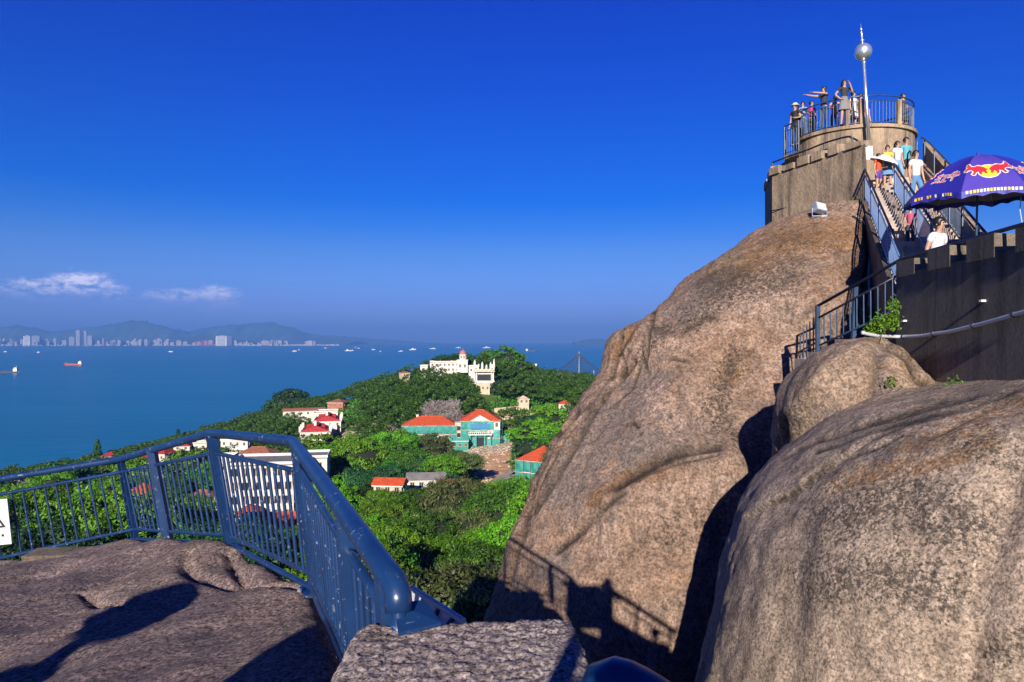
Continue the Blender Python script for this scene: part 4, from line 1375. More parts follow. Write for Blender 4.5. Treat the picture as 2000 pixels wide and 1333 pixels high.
# floodlight on the rock
fp = hit(1600, 424) or P(1600, 424, 20.6)
fl = thing('floodlight', 'grey floodlight standing on the dome below the bastion', 'floodlight', fp)
D_f = fp.y
mx = Matrix.Rotation(math.radians(-25), 3, 'X') @ Matrix.Rotation(math.radians(20), 3, 'Z')
cc_ = fp + Vector((0, -0.02, 0.24))
MB().box(cc_, (0.34, 0.16, 0.26), M=mx).box(cc_ + mx @ Vector((0, 0.1, 0)), (0.26, 0.06, 0.18), M=mx).build('housing', M['grey_metal'], fl)
MB().box(cc_ + mx @ Vector((0, -0.085, 0)), (0.30, 0.01, 0.22), M=mx).build('glass', M['white_pipe'], fl)
MB().tube([cc_ + Vector((-0.2, 0, 0)), cc_ + Vector((-0.2, 0, -0.22)), cc_ + Vector((0.2, 0, -0.22)), cc_ + Vector((0.2, 0, 0))], 0.015, 6).build('yoke', M['grey_metal'], fl)
MB().box(cc_ + Vector((0.12, 0.02, -0.25)), (0.16, 0.12, 0.1)).build('ballast_box', M['grey_metal'], fl)

# ------------------------------------------------------------------ stairs
U = Vector((0.384, 0.923, 0))
Vv = Vector((0.923, -0.384, 0))
S0 = Vector((7.20, 12.5, CZ + 0.5))
RUN, RISE = 0.29, 0.29 * 0.923 * 0.48
WST = 1.62


def st(s, w, z=0.0):
    """s metres up the flight, w metres to the right of its left edge"""
    return S0 + U * s + Vv * w + Vector((0, 0, RISE / RUN * s + z))


stair = thing('stone_stairs', 'steep stone stair climbing to the tower between blue railings', 'stairs', tuple(S0))
nst = 36
LEN = nst * RUN
for k in range(nst):
    p = S0 + U * (k + 0.5) * RUN + Vv * (WST / 2) + Vector((0, 0, RISE * k + RISE / 2 - 0.1))
    mb = MB().box((0, 0, 0), (RUN + 0.02, WST, RISE + 0.2), M=Matrix.Rotation(math.atan2(U.y, U.x), 3, 'Z'))
    # box is laid with x along the climb
    obj('step', [Vector(v_) + p for v_ in mb.v], mb.f, M['step'], stair)
# mass under the flight
q0, q1 = st(-1.0, -0.12), st(LEN, -0.12)
q2, q3 = st(LEN, WST + 0.14), st(-1.0, WST + 0.14)
MB().prism([(q.x, q.y) for q in (q0, q1, q2, q3)], CZ - 4, [q0.z - 0.32, q1.z - 0.32, q2.z - 0.32, q3.z - 0.32]).build('side_wall', M['concrete_dark'], stair)
for w0 in (-0.12, WST + 0.02):
    a, b, c_, d_ = st(0, w0), st(LEN, w0), st(LEN, w0 + 0.1), st(0, w0 + 0.1)
    MB().prism([(p.x, p.y) for p in (a, b, c_, d_)], [p.z - 0.3 for p in (a, b, c_, d_)], [p.z + 0.12 for p in (a, b, c_, d_)]).build('stringer', M['concrete_dark'] if w0 < 0 else M['concrete'], stair)
# landing up to the tower
lt = st(LEN, 0)
MB().prism([(lt.x - 0.6, lt.y), (lt.x + 1.9, lt.y - .75), (lt.x + 2.6, 26), (lt.x - 0.6, 26)], CZ + 1.5, lt.z - 0.02).build('landing', M['concrete'], stair)


def stair_rail(label, w, s0, s1, posts=5, dense=True, mat='blue_far'):
    r = thing('stair_railing', label, 'railing', tuple(st(s0, w)), None)
    MB().tube([st(s0 - 0.15, w, 0.90), st(s0, w, 0.97), st(s1, w, 0.97), st(s1 + 0.15, w, 0.97)], 0.028, 8).build('handrail', M['rail_black'], r, smooth=True)
    MB().tube([st(s0, w, 0.80), st(s1, w, 0.80)], 0.018, 8).build('upper_rail', M[mat], r, smooth=True)
    MB().tube([st(s0, w, 0.16), st(s1, w, 0.16)], 0.018, 8).build('lower_rail', M[mat], r, smooth=True)
    for k in range(posts):
        s_ = lerp(s0, s1, k / (posts - 1))
        rod('post', st(s_, w, -0.05), st(s_, w, 0.97), 0.03, M[mat], r)
    n = int((s1 - s0) / 0.125)
    for k in range(1, n):
        s_ = lerp(s0, s1, k / n)
        rod('baluster', st(s_, w, 0.16), st(s_, w, 0.80), 0.0085, M[mat], r)
    return r


M['blue_stair'] = paint_mat('stair_rail_blue', (0.060, 0.120, 0.27), chips=0.2)
stair_rail('left blue railing of the stair, next to the granite dome', 0.0, 0.4, 8.0, 5, mat='blue_stair')
stair_rail('middle blue railing dividing the stair into two lanes', 0.80, 0.5, 8.2, 5, mat='blue_stair')
stair_rail('right railing of the stair, under the parasol rim', 1.54, 0.6, 6.2, 5)
# right parapet (concrete) of the stair and its rail, high up
par = thing('stair_parapet', 'sloping concrete parapet with rail at the upper right of the stair', 'wall', tuple(st(8, 1.8)))
a, b = st(3.0, 1.74), st(LEN + .2, 1.74)
c_, d_ = b + Vv * 0.16, a + Vv * 0.16
MB().prism([(p.x, p.y) for p in (a, b, c_, d_)], [p.z - 1.5 for p in (a, b, c_, d_)], [p.z + 0.42 for p in (a, b, c_, d_)]).build('parapet_wall', M['concrete'], par)
cw = [P(1800, 300, 22.6), P(1800, 300, 19.6), P(1830, 300, 19.4), P(1830, 300, 22.4)]
g0, g1 = P(1802, 278, 22.4), P(1866, 352, 19.2)
nrm_ = Vector(((g1 - g0).y, -(g1 - g0).x, 0)).normalized() * 0.18
zb = CZ + 3.0
MB().add([g0, g1, Vector((g1.x, g1.y, zb)), Vector((g0.x, g0.y, zb)), g0 - nrm_, g1 - nrm_, Vector((g1.x, g1.y, zb)) - nrm_, Vector((g0.x, g0.y, zb)) - nrm_],
         [(3, 2, 1, 0), (4, 5, 6, 7), (0, 1, 5, 4), (1, 2, 6, 5), (2, 3, 7, 6), (3, 0, 4, 7)]).build('cheek_wall', M['concrete'], par)
tpp = [P(1791, 305, 22.2), P(1792, 274, 22.2), P(1806, 272, 22.0), P(1846, 312, 19.2), P(1868, 336, 18.6)]
MB().tube(smooth_poly(tpp, 3), 0.028, 8).build('handrail', M['blue_far'], par, smooth=True)
for p in (tpp[2], lerp(tpp[2], tpp[3], .5), tpp[3]):
    rod('post', p - Vector((0, 0, .8)), p, 0.022, M['blue_far'], par)

# ------------------------------------------------------------------ dark crenellated wall at right
def wd(px):
    """distance of the wall face where it shows at px"""
    return 5.36 / ((px - 1000) / F - 0.12)


def wp(D, z, off=0.0):
    return Vector((5.36 + 0.12 * D + off, D, CZ + z))


dw = thing('dark_wall', 'dark crenellated concrete wall above the lichened boulder', 'wall', tuple(wp(10, 0)))
MB().prism([tuple(wp(12.1, 0).xy), tuple(wp(5.5, 0).xy), tuple(wp(5.5, 0, .36).xy), tuple(wp(12.1, 0, .36).xy)], CZ - 2.6, CZ + 1.17).build('wall', M['concrete_dark'], dw)
rr = random.Random(9)
y = 12.08
while y > 5.6:
    L_ = 0.68
    z1 = 1.40 + rr.uniform(-0.04, 0.06)
    p = [wp(y, 0, -.015), wp(y - L_, 0, -.015), wp(y - L_, 0, .375), wp(y, 0, .375)]
    MB().prism([tuple(q.xy) for q in p], CZ + 1.12, [CZ + z1, CZ + z1 - rr.uniform(0, .05), CZ + z1 - .02, CZ + z1 + rr.uniform(0, .04)]).build('merlon', M['concrete_dark'], dw)
    y -= L_ + 0.46
# terrace behind the wall
tag(MB().prism([(6.55, 5.5), (11.4, 5.2), (11.6, 14.6), (8.9, 14.6), (7.2, 12.6), (6.95, 12.0)], CZ - 3.5, CZ + 0.42).build('terrace', M['concrete_dark']), kind='structure')
wr = thing('wall_handrail', 'dark handrail carried above the battlements and down the rock path', 'railing', tuple(wp(10, 1.1)))
rp = [wp(5.6, 1.55, .12), wp(8.2, 1.49, .12), wp(10, 1.48, .12), wp(11.9, 1.46, .10), P(1758, 508, 12.1), P(1597, 598, 13.5)]
MB().tube(rp, 0.030, 10).build('handrail', M['rail_black'], wr, smooth=True)
for D in (8.52, 9.9, 11.2, 6.4):
    rod('post', wp(D, 0.5, .42), wp(D, 1.48, .12), 0.032, M['blue_far'], wr)
# path rail with balusters, to the left of the wall
pr2 = thing('path_railing', 'blue path railing with slanting balusters between the dome and the hump', 'railing', S(1597, 700, 13.5))
t0, t1 = P(1758, 508, 12.1), P(1597, 598, 13.5)
u0, u1 = P(1758, 536, 12.1), P(1597, 622, 13.5)
l0, l1 = P(1758, 602, 12.1), P(1598, 676, 13.5)
MB().tube([u0, u1], 0.022, 8).build('upper_rail', M['rail_black'], pr2, smooth=True)
MB().tube([l0, l1], 0.020, 8).build('lower_rail', M['blue_far'], pr2, smooth=True)
for k in range(1, 12):
    rod('baluster', lerp(l1, l0, k / 12), lerp(u1, u0, k / 12), 0.013, M['blue_far'], pr2)
rod('post', P(1597, 704, 13.5), t1, 0.036, M['blue_far'], pr2, square=True)
rod('post', P(1666, 690, 12.9), P(1671, 556, 12.9), 0.036, M['blue_far'], pr2, square=True)
e0, e1 = P(1592, 640, 13.9), P(1557, 656, 14.6)
MB().tube([t1, e0, e1, P(1555, 722, 14.6)], 0.026, 8).build('return_rail', M['rail_black'], pr2, smooth=True)
MB().tube([P(1597, 668, 13.6), P(1556, 690, 14.6)], 0.02, 8).build('return_lower_rail', M['blue_far'], pr2, smooth=True)
for k in range(1, 6):
    a = lerp(P(1596, 700, 13.6), P(1557, 722, 14.6), k / 6)
    b = lerp(P(1595, 612, 13.6), P(1557, 658, 14.6), k / 6)
    rod('baluster', a, b, 0.013, M['blue_far'], pr2)
ps = thing('path_steps', 'dark concrete steps dropping away behind the brown hump', 'stairs', S(1640, 690, 13.0))
for k in range(1, 5):
    MB().box(P(1708 - k * 28, 650 + k * 13, 12.5 + .22 * k) + Vector((0, 0, -0.55)), (0.52, 0.9, 1.1)).build('step', M['step'], ps)

pipe_pts = []
for px, py in ((1684, 650), (1700, 654), (1725, 657), (1756, 658), (1800, 657), (1835, 652), (1862, 648), (1900, 639), (1940, 629), (2000, 612), (2080, 590)):
    if px < 1760:
        pipe_pts.append(P(px, py, lerp(11.2, 11.75, (px - 1684) / 76)))
    else:
        D = wd(px)
        q = P(px, py, D)
        pipe_pts.append(q + Vector((-0.05, 0, 0)))
wpz = thing('water_pipe', 'white plastic pipe sagging along the dark wall above the hump', 'pipe', tuple(pipe_pts[3]))
sp = smooth_poly(pipe_pts, 5)
MB().tube(sp, 0.030, 12).build('pipe', M['white_pipe'], wpz, smooth=True)
for i in (16, 24, 36, 44):
    i = min(i, len(sp) - 2)
    MB().tube([sp[i], lerp(sp[i], sp[i + 1], .28)], 0.037, 12).build('clamp', M['black'], wpz)
for px, py in ((1770, 627), (1924, 588)):
    q = P(px, py, wd(px)) + Vector((-.03, 0, 0))
    s_ = MB().box(q, (0.08, 0.05, 0.03)).build('wall_bracket', M['white_paint'])
    tag(s_, 'tiny white bracket on the dark wall, %s' % ('left one near the shrub' if px < 1800 else 'right one high above the pipe'), 'bracket')

# conduits that run down the dome beside the stair
for dx, mt, lb in ((0, 'black', 'black conduit running down the right shoulder of the dome'), (7, 'white_pipe', 'pale conduit beside the black one on the right shoulder of the dome')):
    pts = []
    for px, py in ((1664, 424), (1680, 436), (1690, 455), (1693, 480), (1692, 510), (1690, 540), (1689, 570), (1688, 600)):
        h_ = hit(px + dx, py, off=0.03)
        if h_ is not None:
            pts.append(h_)
    if len(pts) > 3:
        tag(MB().tube(smooth_poly(pts, 3), 0.022, 6).build('conduit', M[mt], smooth=True), lb, 'pipe')
# ------------------------------------------------------------------ people
M['skin'] = plain('skin', (0.52, 0.30, 0.20), 0.55, 0, 0.08, 20)
M['hair'] = plain('black_hair', (0.012, 0.010, 0.010), 0.45, 0, 0.2, 60)
_cl = {}


def cloth(col):
    if col not in _cl:
        _cl[col] = plain('cloth_%d' % len(_cl), col, 0.85, 0, 0.12, 9, 0.006, 14)
        _cl[col].name = 'clothing_fabric'
    return _cl[col]


def skinned(name, nodes, edges, roots, mat, parent, sub=1):
    """nodes: dict key -> (pos, radius or (rx, ry)); grown with a Skin modifier"""
    keys = list(nodes)
    ix = {k: i for i, k in enumerate(keys)}
    me = bpy.data.meshes.new(name)
    me.from_pydata([tuple(nodes[k][0]) for k in keys], [(ix[a], ix[b]) for a, b in edges], [])
    o = bpy.data.objects.new(name, me)
    COL.objects.link(o)
    md = o.modifiers.new('grow', 'SKIN')
    md.use_smooth_shade = True
    md.branch_smoothing = 0.4
    for k in keys:
        r = nodes[k][1]
        sv = me.skin_vertices[0].data[ix[k]]
        sv.radius = r if hasattr(r, '__len__') else (r, r)
        sv.use_root = k in roots
    sb = o.modifiers.new('round', 'SUBSURF')
    sb.levels = sb.render_levels = sub
    me.materials.append(mat)
    dg = bpy.context.evaluated_depsgraph_get()
    new = bpy.data.meshes.new_from_object(o.evaluated_get(dg))
    o.modifiers.clear()
    o.data = new
    new.materials.clear()
    new.materials.append(mat)
    for pl_ in new.polygons:
        pl_.material_index = 0
        pl_.use_smooth = True
    bpy.data.meshes.remove(me)
    o.parent = parent
    return o


def person(label, loc, h, face, shirt, bottom, legs='trousers', arms=('down', 'down'), hair='short', hat=None, lean=0.0, stride=0.0, group=None, shoes=(0.03, 0.03, 0.035), fine=False, sleeve=0.5, stripe=None):
    """face: degrees, 0 looks towards the viewer (-Y), positive turns to the figure's left (+X)"""
    k = h / 1.70
    root = thing('person', label, 'person', loc, group, math.radians(face))
    J = {}

    def put(n_, x, y, z, r):
        dz = max(0.0, z - 0.93)
        p = Vector((x, y - math.sin(lean) * dz, z - (1 - math.cos(lean)) * dz)) * k
        J[n_] = (p, tuple(a * k for a in r) if hasattr(r, '__len__') else r * k)
        return p
    put('pelvis', 0, 0, .95, (.125, .10))
    put('waist', 0, 0, 1.10, (.115, .085))
    put('chest', 0, 0, 1.29, (.145, .10))
    put('collar', 0, .0, 1.415, (.085, .06))
    put('neck', 0, .0, 1.47, .047)
    put('jaw', 0, -.018, 1.535, (.060, .068))
    put('head', 0, -.005, 1.61, (.072, .088))
    put('crown', 0, .008, 1.665, (.050, .062))
    put('nose', 0, -.098, 1.585, .012)
    E = [('pelvis', 'waist'), ('waist', 'chest'), ('chest', 'collar'), ('collar', 'neck'), ('neck', 'jaw'), ('jaw', 'head'), ('head', 'crown'), ('head', 'nose')]
    for s_, nm, ar in ((-1, 'R', arms[0]), (1, 'L', arms[1])):
        put('sh' + nm, s_ * .165, 0, 1.395, .052)
        spec = {'down': ((.215, .02, 1.12), (.225, -.04, .88), (.225, -.075, .80)),
                'bent': ((.225, .03, 1.13), (.16, -.19, 1.08), (.12, -.27, 1.09)),
                'camera': ((.25, -.12, 1.22), (.10, -.20, 1.50), (.04, -.20, 1.58)),
                'hip': ((.32, .06, 1.18), (.17, -.04, 1.0), (.12, -.08, .98)),
                'rest': ((.25, -.12, 1.16), (.20, -.36, 1.10), (.17, -.44, 1.10)),
                'point': ((.30, -.20, 1.40), (.44, -.42, 1.44), (.49, -.49, 1.45)),
                'across': ((.12, -.26, 1.38), (-.12, -.44, 1.44), (-.19, -.50, 1.45)),
                'up': ((.24, -.16, 1.36), (.20, -.24, 1.60), (.17, -.26, 1.69))}[ar]
        for (nm2, r), (x, y, z) in zip((('el', .040), ('wr', .027), ('pa', (.036, .020))), spec):
            put(nm2 + nm, s_ * x, y, z, r)
        E += [('collar', 'sh' + nm), ('sh' + nm, 'el' + nm), ('el' + nm, 'wr' + nm), ('wr' + nm, 'pa' + nm)]
        put('hp' + nm, s_ * .09, 0, .87, .088)
        yk = -.02 - stride * s_
        put('kn' + nm, s_ * .10, -.02 - stride * s_ * 0.55 - abs(stride) * .2, .49, .056)
        put('an' + nm, s_ * .105, .03 - stride * s_, .085, .036)
        put('ft' + nm, s_ * .115, -.115 - stride * s_, .030, (.036, .026))
        E += [('pelvis', 'hp' + nm), ('hp' + nm, 'kn' + nm), ('kn' + nm, 'an' + nm), ('an' + nm, 'ft' + nm)]
    body_n = dict(J)
    body_e = list(E)
    roots = ['pelvis']
    # fingers, each its own short chain rooted in the palm
    for nm, s_ in (('R', -1), ('L', 1)):
        w_, p_ = J['wr' + nm][0], J['pa' + nm][0]
        d = (p_ - w_).normalized()
        side = d.cross(Vector((0, 0, 1)))
        if side.length < .3:
            side = Vector((0, 1, 0))
        side.normalize()
        curl = d.cross(side)
        for q, (off, ln) in enumerate(((-.026, .062), (-.009, .074), (.009, .07), (.026, .055))):
            a_ = p_ + side * off * k
            b_ = a_ + d * ln * .6 * k
            c_ = b_ + (d * .6 + curl * .6) * ln * .5 * k
            for z_, pp, rr_ in (('a', a_, .009), ('b', b_, .008), ('c', c_, .0065)):
                body_n['f%s%d%s' % (nm, q, z_)] = (pp, rr_ * k)
            body_e += [('f%s%da' % (nm, q), 'f%s%db' % (nm, q)), ('f%s%db' % (nm, q), 'f%s%dc' % (nm, q))]
            roots.append('f%s%da' % (nm, q))
        a_ = w_.lerp(p_, .6) - side * .02 * k
        body_n['t%sa' % nm] = (a_, .011 * k)
        body_n['t%sb' % nm] = (a_ + (d * .5 - side) * .045 * k, .009 * k)
        body_e.append(('t%sa' % nm, 't%sb' % nm))
        roots.append('t%sa' % nm)
    skinned('body', body_n, body_e, roots, M['skin'], root, 1)
    # shirt
    sn, se = {}, []
    for n_ in ('waist', 'chest', 'collar'):
        r = J[n_][1]
        sn[n_] = (J[n_][0], (r[0] + .016 * k, r[1] + .018 * k))
    sn['hem'] = (J['pelvis'][0] + Vector((0, 0, .015 * k)), (.138 * k, .112 * k))
    se = [('hem', 'waist'), ('waist', 'chest'), ('chest', 'collar')]
    for nm in ('R', 'L'):
        sn['sh' + nm] = (J['sh' + nm][0], .064 * k)
        sn['sl' + nm] = (J['sh' + nm][0].lerp(J['el' + nm][0], sleeve), .060 * k)
        se += [('collar', 'sh' + nm), ('sh' + nm, 'sl' + nm)]
    skinned('shirt', sn, se, ['waist'], cloth(shirt), root, 1)
    # below the waist
    bn, be = {}, []
    if legs in ('trousers', 'shorts'):
        bn['pelvis'] = (J['pelvis'][0] + Vector((0, 0, .01)), (.136 * k, .112 * k))
        bn['top'] = (J['pelvis'][0].lerp(J['waist'][0], .55), (.124 * k, .098 * k))
        be = [('top', 'pelvis')]
        for nm in ('R', 'L'):
            bn['hp' + nm] = (J['hp' + nm][0], .100 * k)
            if legs == 'trousers':
                bn['kn' + nm] = (J['kn' + nm][0], .070 * k)
                bn['an' + nm] = (J['an' + nm][0] + Vector((0, 0, .01)), .055 * k)
                be += [('pelvis', 'hp' + nm), ('hp' + nm, 'kn' + nm), ('kn' + nm, 'an' + nm)]
            else:
                bn['kn' + nm] = (J['hp' + nm][0].lerp(J['kn' + nm][0], .72), .086 * k)
                be += [('pelvis', 'hp' + nm), ('hp' + nm, 'kn' + nm)]
        skinned(legs, bn, be, ['pelvis'], cloth(bottom), root, 1)
    else:
        p = J['pelvis'][0]
        v, f = [], []
        for i, (z, r) in enumerate(((.14, .125), (0.02, .148), (-.15, .19), (-.36, .235))):
            for a in range(16):
                t_ = 2 * math.pi * a / 16
                rr_ = r * k * (1 + (.08 * math.sin(4 * t_) if i > 1 else 0))
                v.append((p.x + rr_ * math.cos(t_), p.y + rr_ * .8 * math.sin(t_), p.z + z * k))
        for i in range(3):
            for a in range(16):
                f.append((i * 16 + a, (i + 1) * 16 + a, (i + 1) * 16 + (a + 1) % 16, i * 16 + (a + 1) % 16))
        obj('skirt', v, f, cloth(bottom), root, smooth=True, world=False)
    # hair
    hd = J['head'][0]
    mb = MB().sphere(hd + Vector((0, .020, .022)) * k, .100 * k, 16, 12, (.93, 1.05, 1.0))
    v2 = []
    for v_ in mb.v:
        q = Vector(v_) - hd
        if q.y < -.045 * k and q.z < .035 * k:       # clear the face
            q.y = -.045 * k + (q.y + .045 * k) * .15
        if q.z < -.05 * k:
            q.z = -.05 * k
        v2.append(q + hd)
    mb.v = v2
    if hair in ('long', 'tail'):
        mb.tube([hd + Vector((0, .06, .02)) * k, hd + Vector((0, .085, -.10)) * k, hd + Vector((0, .09, -.26)) * k], [.09 * k, (.085 if hair == 'long' else .035) * k, (.05 if hair == 'long' else .02) * k], 10)
    mb.build('hair', M['hair'], root, smooth=True, world=False)
    if hat:
        MB().lathe([(.165, .035), (.165, .045), (.098, .055), (.092, .11), (.06, .135), (.01, .14)], (0, 0, 0), 18).build('hat', cloth(hat), root, smooth=True, world=False).location = hd + Vector((0, .005, 0)) * k
    for nm in ('R', 'L'):
        a, b = J['an' + nm][0], J['ft' + nm][0]
        MB().sphere(a.lerp(b, .55) - Vector((0, 0, .012 * k)), .075 * k, 10, 6, (.62, 1.75, .55)).build('shoe', cloth(shoes), root, smooth=True, world=False)
        s_ = -1 if nm == 'R' else 1
        MB().sphere(J['head'][0] + Vector((s_ * .03, -.083, -.005)) * k, .010 * k, 6, 4).build('eye', M['black'], root, world=False)
        MB().sphere(J['head'][0] + Vector((s_ * .074, .01, -.015)) * k, .020 * k, 6, 5, (.5, 1, 1.4)).build('ear', M['skin'], root, world=False)
    return root


def on_terrace(px, D):
    x = (px - 1000) / F * D
    return (x, D, ZT)


G_T = 'visitors on the tower terrace'
person('person in white sun hat and black clothes at the balcony, far left of the terrace', tuple(P(1553, 270, 26.3).xy) + (BZ + 0.45,), 1.62, -60, (0.015, 0.015, 0.02), (0.02, 0.02, 0.03), arms=('down', 'bent'), hat=(0.75, 0.72, 0.6), hair='long', group=G_T)
person('person in blue and white striped top behind the left end of the terrace rail', on_terrace(1568, 26.7), 1.45, -30, (0.20, 0.32, 0.55), (0.12, 0.2, 0.4), arms=('down', 'bent'), group=G_T)
person('person in magenta shirt left of the first concrete post on the terrace', on_terrace(1585, 26.9), 1.55, 20, (0.42, 0.04, 0.22), (0.02, 0.02, 0.03), arms=('bent', 'down'), group=G_T)
person('person in dark shirt stretching both arms out to the left over the rail', on_terrace(1609, 25.75), 1.68, -55, (0.03, 0.035, 0.06), (0.05, 0.10, 0.22), arms=('point', 'across'), group=G_T, sleeve=0.4)
person('person in pink top leaning between the pointing man and the woman in black', on_terrace(1630, 26.3), 1.5, -15, (0.55, 0.28, 0.27), (0.09, 0.12, 0.28), arms=('rest', 'hip'), lean=0.25, group=G_T)
person('person in black top and pleated grey skirt holding hands to her face', on_terrace(1649, 25.15), 1.70, 5, (0.03, 0.03, 0.03), (0.22, 0.22, 0.23), legs='skirt', arms=('hip', 'camera'), hair='long', group=G_T)
person('person in white dress right of the woman in the grey skirt', on_terrace(1667, 25.9), 1.55, 30, (0.74, 0.70, 0.66), (0.74, 0.70, 0.66), legs='skirt', arms=('down', 'down'), hair='short', group=G_T)
person('person with dark hair and tan shirt behind the middle concrete post', on_terrace(1681, 26.3), 1.62, 10, (0.32, 0.2, 0.13), (0.03, 0.03, 0.05), arms=('bent', 'down'), group=G_T)
person('person in pink shirt just left of the mast foot', on_terrace(1690, 26.9), 1.5, 10, (0.60, 0.25, 0.25), (0.05, 0.06, 0.12), group=G_T)
person('person in dark grey dress at the right end of the terrace rail', on_terrace(1764, 26.3), 1.62, 15, (0.04, 0.055, 0.08), (0.04, 0.055, 0.08), legs='skirt', arms=('down', 'bent'), hair='long', group=G_T)


def on_stair(px, D, w=None):
    """where the sight column px meets the flight at distance D"""
    s_ = (D - S0.y) / 0.923
    x = (px - 1000) / F * D
    n = max(0, min(nst, round(s_ / RUN)))
    return (x, D, S0.z + RISE * n)


G_S = 'visitors on the stone stair'
person('person in teal t-shirt and black shorts, topmost on the stair', on_stair(1770, 23.0), 1.72, 10, (0.10, 0.42, 0.52), (0.015, 0.015, 0.02), legs='shorts', arms=('down', 'bent'), stride=0.12, group=G_S)
person('person in white top and light jeans with long hair beside the teal t-shirt', on_stair(1753, 22.6), 1.48, 15, (0.78, 0.77, 0.76), (0.22, 0.40, 0.65), legs='trousers', arms=('down', 'down'), hair='long', stride=0.15, group=G_S)
person('person in plain white t-shirt and jeans coming down the right lane of the stair', on_stair(1789, 19.3), 1.66, 10, (0.80, 0.79, 0.78), (0.10, 0.24, 0.48), arms=('down', 'down'), stride=0.15, group=G_S)
person('small person in red top and purple shorts on the left lane under the white umbrella', on_stair(1716, 20.8), 1.22, 20, (0.65, 0.09, 0.03), (0.10, 0.05, 0.35), legs='shorts', arms=('down', 'bent'), group=G_S)
_yl = on_stair(1733, 21.0)
person('person in yellow top and denim skirt holding the white umbrella', _yl, 1.40, -5, (0.62, 0.60, 0.05), (0.14, 0.28, 0.52), legs='skirt', arms=('up', 'bent'), hair='short', group=G_S)
person('person in white printed t-shirt looking down at the stair foot behind the dark handrail', (P(1826, 500, 11.8).x, 11.8, CZ + 0.42), 1.70, 25, (0.80, 0.80, 0.80), (0.012, 0.012, 0.018), arms=('bent', 'down'), hair='short', lean=0.12, group=G_S)
# the print on his shirt
person('small person in pink top climbing the left lane, back to the viewer', on_stair(1778, 15.9), 0.95, 160, (0.45, 0.08, 0.16), (0.05, 0.05, 0.08), arms=('down', 'down'), group=G_S)
cloth_k = 1
# unseen sightseers: left one read from its shadow, nearer one added for shade
for (px, py, yb, hh, lb, sc_) in ((318, 1172, -0.9, 1.78, 'person in a broad coat behind the viewer, farther left', (.1, .1, .12)),
                             (640, 1262, -0.7, 1.70, 'person in a grey jacket close behind the viewer', (.2, .2, .2))):
    q_ = hit(px, py, LEDGE)
    if q_ is not None:
        tt_ = (q_.y - yb) / -SUN_TO.y
        hp = q_ + SUN_TO * tt_
        pr_ = person(lb, (hp.x, yb, hp.z - hh), hh, 180, sc_, (.05, .05, .07), arms=('hip', 'hip'), hair='long', hat=(.3, .3, .3))
        um_ = thing('sun_umbrella', 'open umbrella held by the ' + lb.replace('person', 'sightseer', 1)[:60].rsplit(' ', 1)[0], 'umbrella', (hp.x, yb, hp.z))
        MB().lathe([(.40, -.14), (.38, -.09), (.29, .03), (.16, .10), (.02, .13)], (0, 0, 0), 16).build('canopy', cloth((.1, .1, .25)), um_, smooth=True, world=False)  # canopy sized to widen the figure's shadow on the ledge
        MB().tube([(0, 0, .16), (0, 0, -.62)], .008, 6).build('shaft', cloth((.1, .1, .1)), um_, world=False)
        pr_.location.z -= 0.12
# the viewers whose shadows fall on the rocks
GZ0 = CZ - 1.62
person('person taking the picture, standing behind the parapet', (0.02, -0.34, GZ0), 1.72, 180, (0.2, 0.2, 0.25), (0.05, 0.06, 0.1), arms=('camera', 'camera'))
person('person leaning at the parapet to the right of the one taking the picture', (0.95, -0.15, GZ0 - 1.0), 1.70, 180, (0.4, 0.1, 0.1), (0.05, 0.06, 0.1), arms=('hip', 'bent'))

# white hand-held umbrella
M['white_cloth'] = plain('white_umbrella_cloth', (0.80, 0.80, 0.82), 0.8, 0, 0.04, 8)
M['ferrule'] = plain('umbrella_steel', (0.4, 0.4, 0.42), 0.4, 0.8)


def canopy(R, H, ribs, nsec, nrad, sag, expo=2.0, edge=0.0):
    """umbrella cloth as a function (angle, t) -> point, local"""
    def pt(a, t_, off=0.0):
        seg_ = 2 * math.pi / ribs
        u = (a % seg_) / seg_
        bow = math.sin(math.pi * u)
        cr_ = math.cos(seg_ / 2) / math.cos((u - 0.5) * seg_)
        r = R * t_ * lerp(1.0, cr_, t_ * 0.9) * (1 - 0.05 * bow * t_)
        z = H * (1 - t_ ** expo) - sag * bow * t_ * (1 - t_) * 4 * 0.4 + edge * bow * t_ ** 6
        n_ = Vector((math.cos(a) * 2 * t_ * H / R, math.sin(a) * 2 * t_ * H / R, 1)).normalized()
        return Vector((r * math.cos(a), r * math.sin(a), z)) + n_ * off
    return pt


uc = P(1726, 312, 20.9)
wu = thing('sun_umbrella', 'open white hand umbrella over the children on the stair', 'umbrella', (uc.x, uc.y, _yl[2] + 1.3))
uz = uc.z - (_yl[2] + 1.3)
pt = canopy(0.44, 0.22, 8, 5, 6, 0.03)
v, f = [], []
NA, NR = 48, 7
Ru = Matrix.Rotation(math.radians(18), 3, 'Y') @ Matrix.Rotation(math.radians(14), 3, 'X')
for i in range(NR + 1):
    for a in range(NA):
        v.append(Ru @ (pt(2 * math.pi * a / NA, max(0.01, i / NR))) + Vector((0, 0, uz - .08)))
for i in range(NR):
    for a in range(NA):
        f.append((i * NA + a, (i + 1) * NA + a, (i + 1) * NA + (a + 1) % NA, i * NA + (a + 1) % NA))
obj('canopy', v, f, M['white_cloth'], wu, smooth=True, world=False)
top = Ru @ Vector((0, 0, .24)) + Vector((0, 0, uz - .08))
MB().tube([top, Ru @ Vector((0, 0, -.40)) + Vector((0, 0, uz - .08))], 0.007, 8).build('shaft', M['ferrule'], wu, world=False)

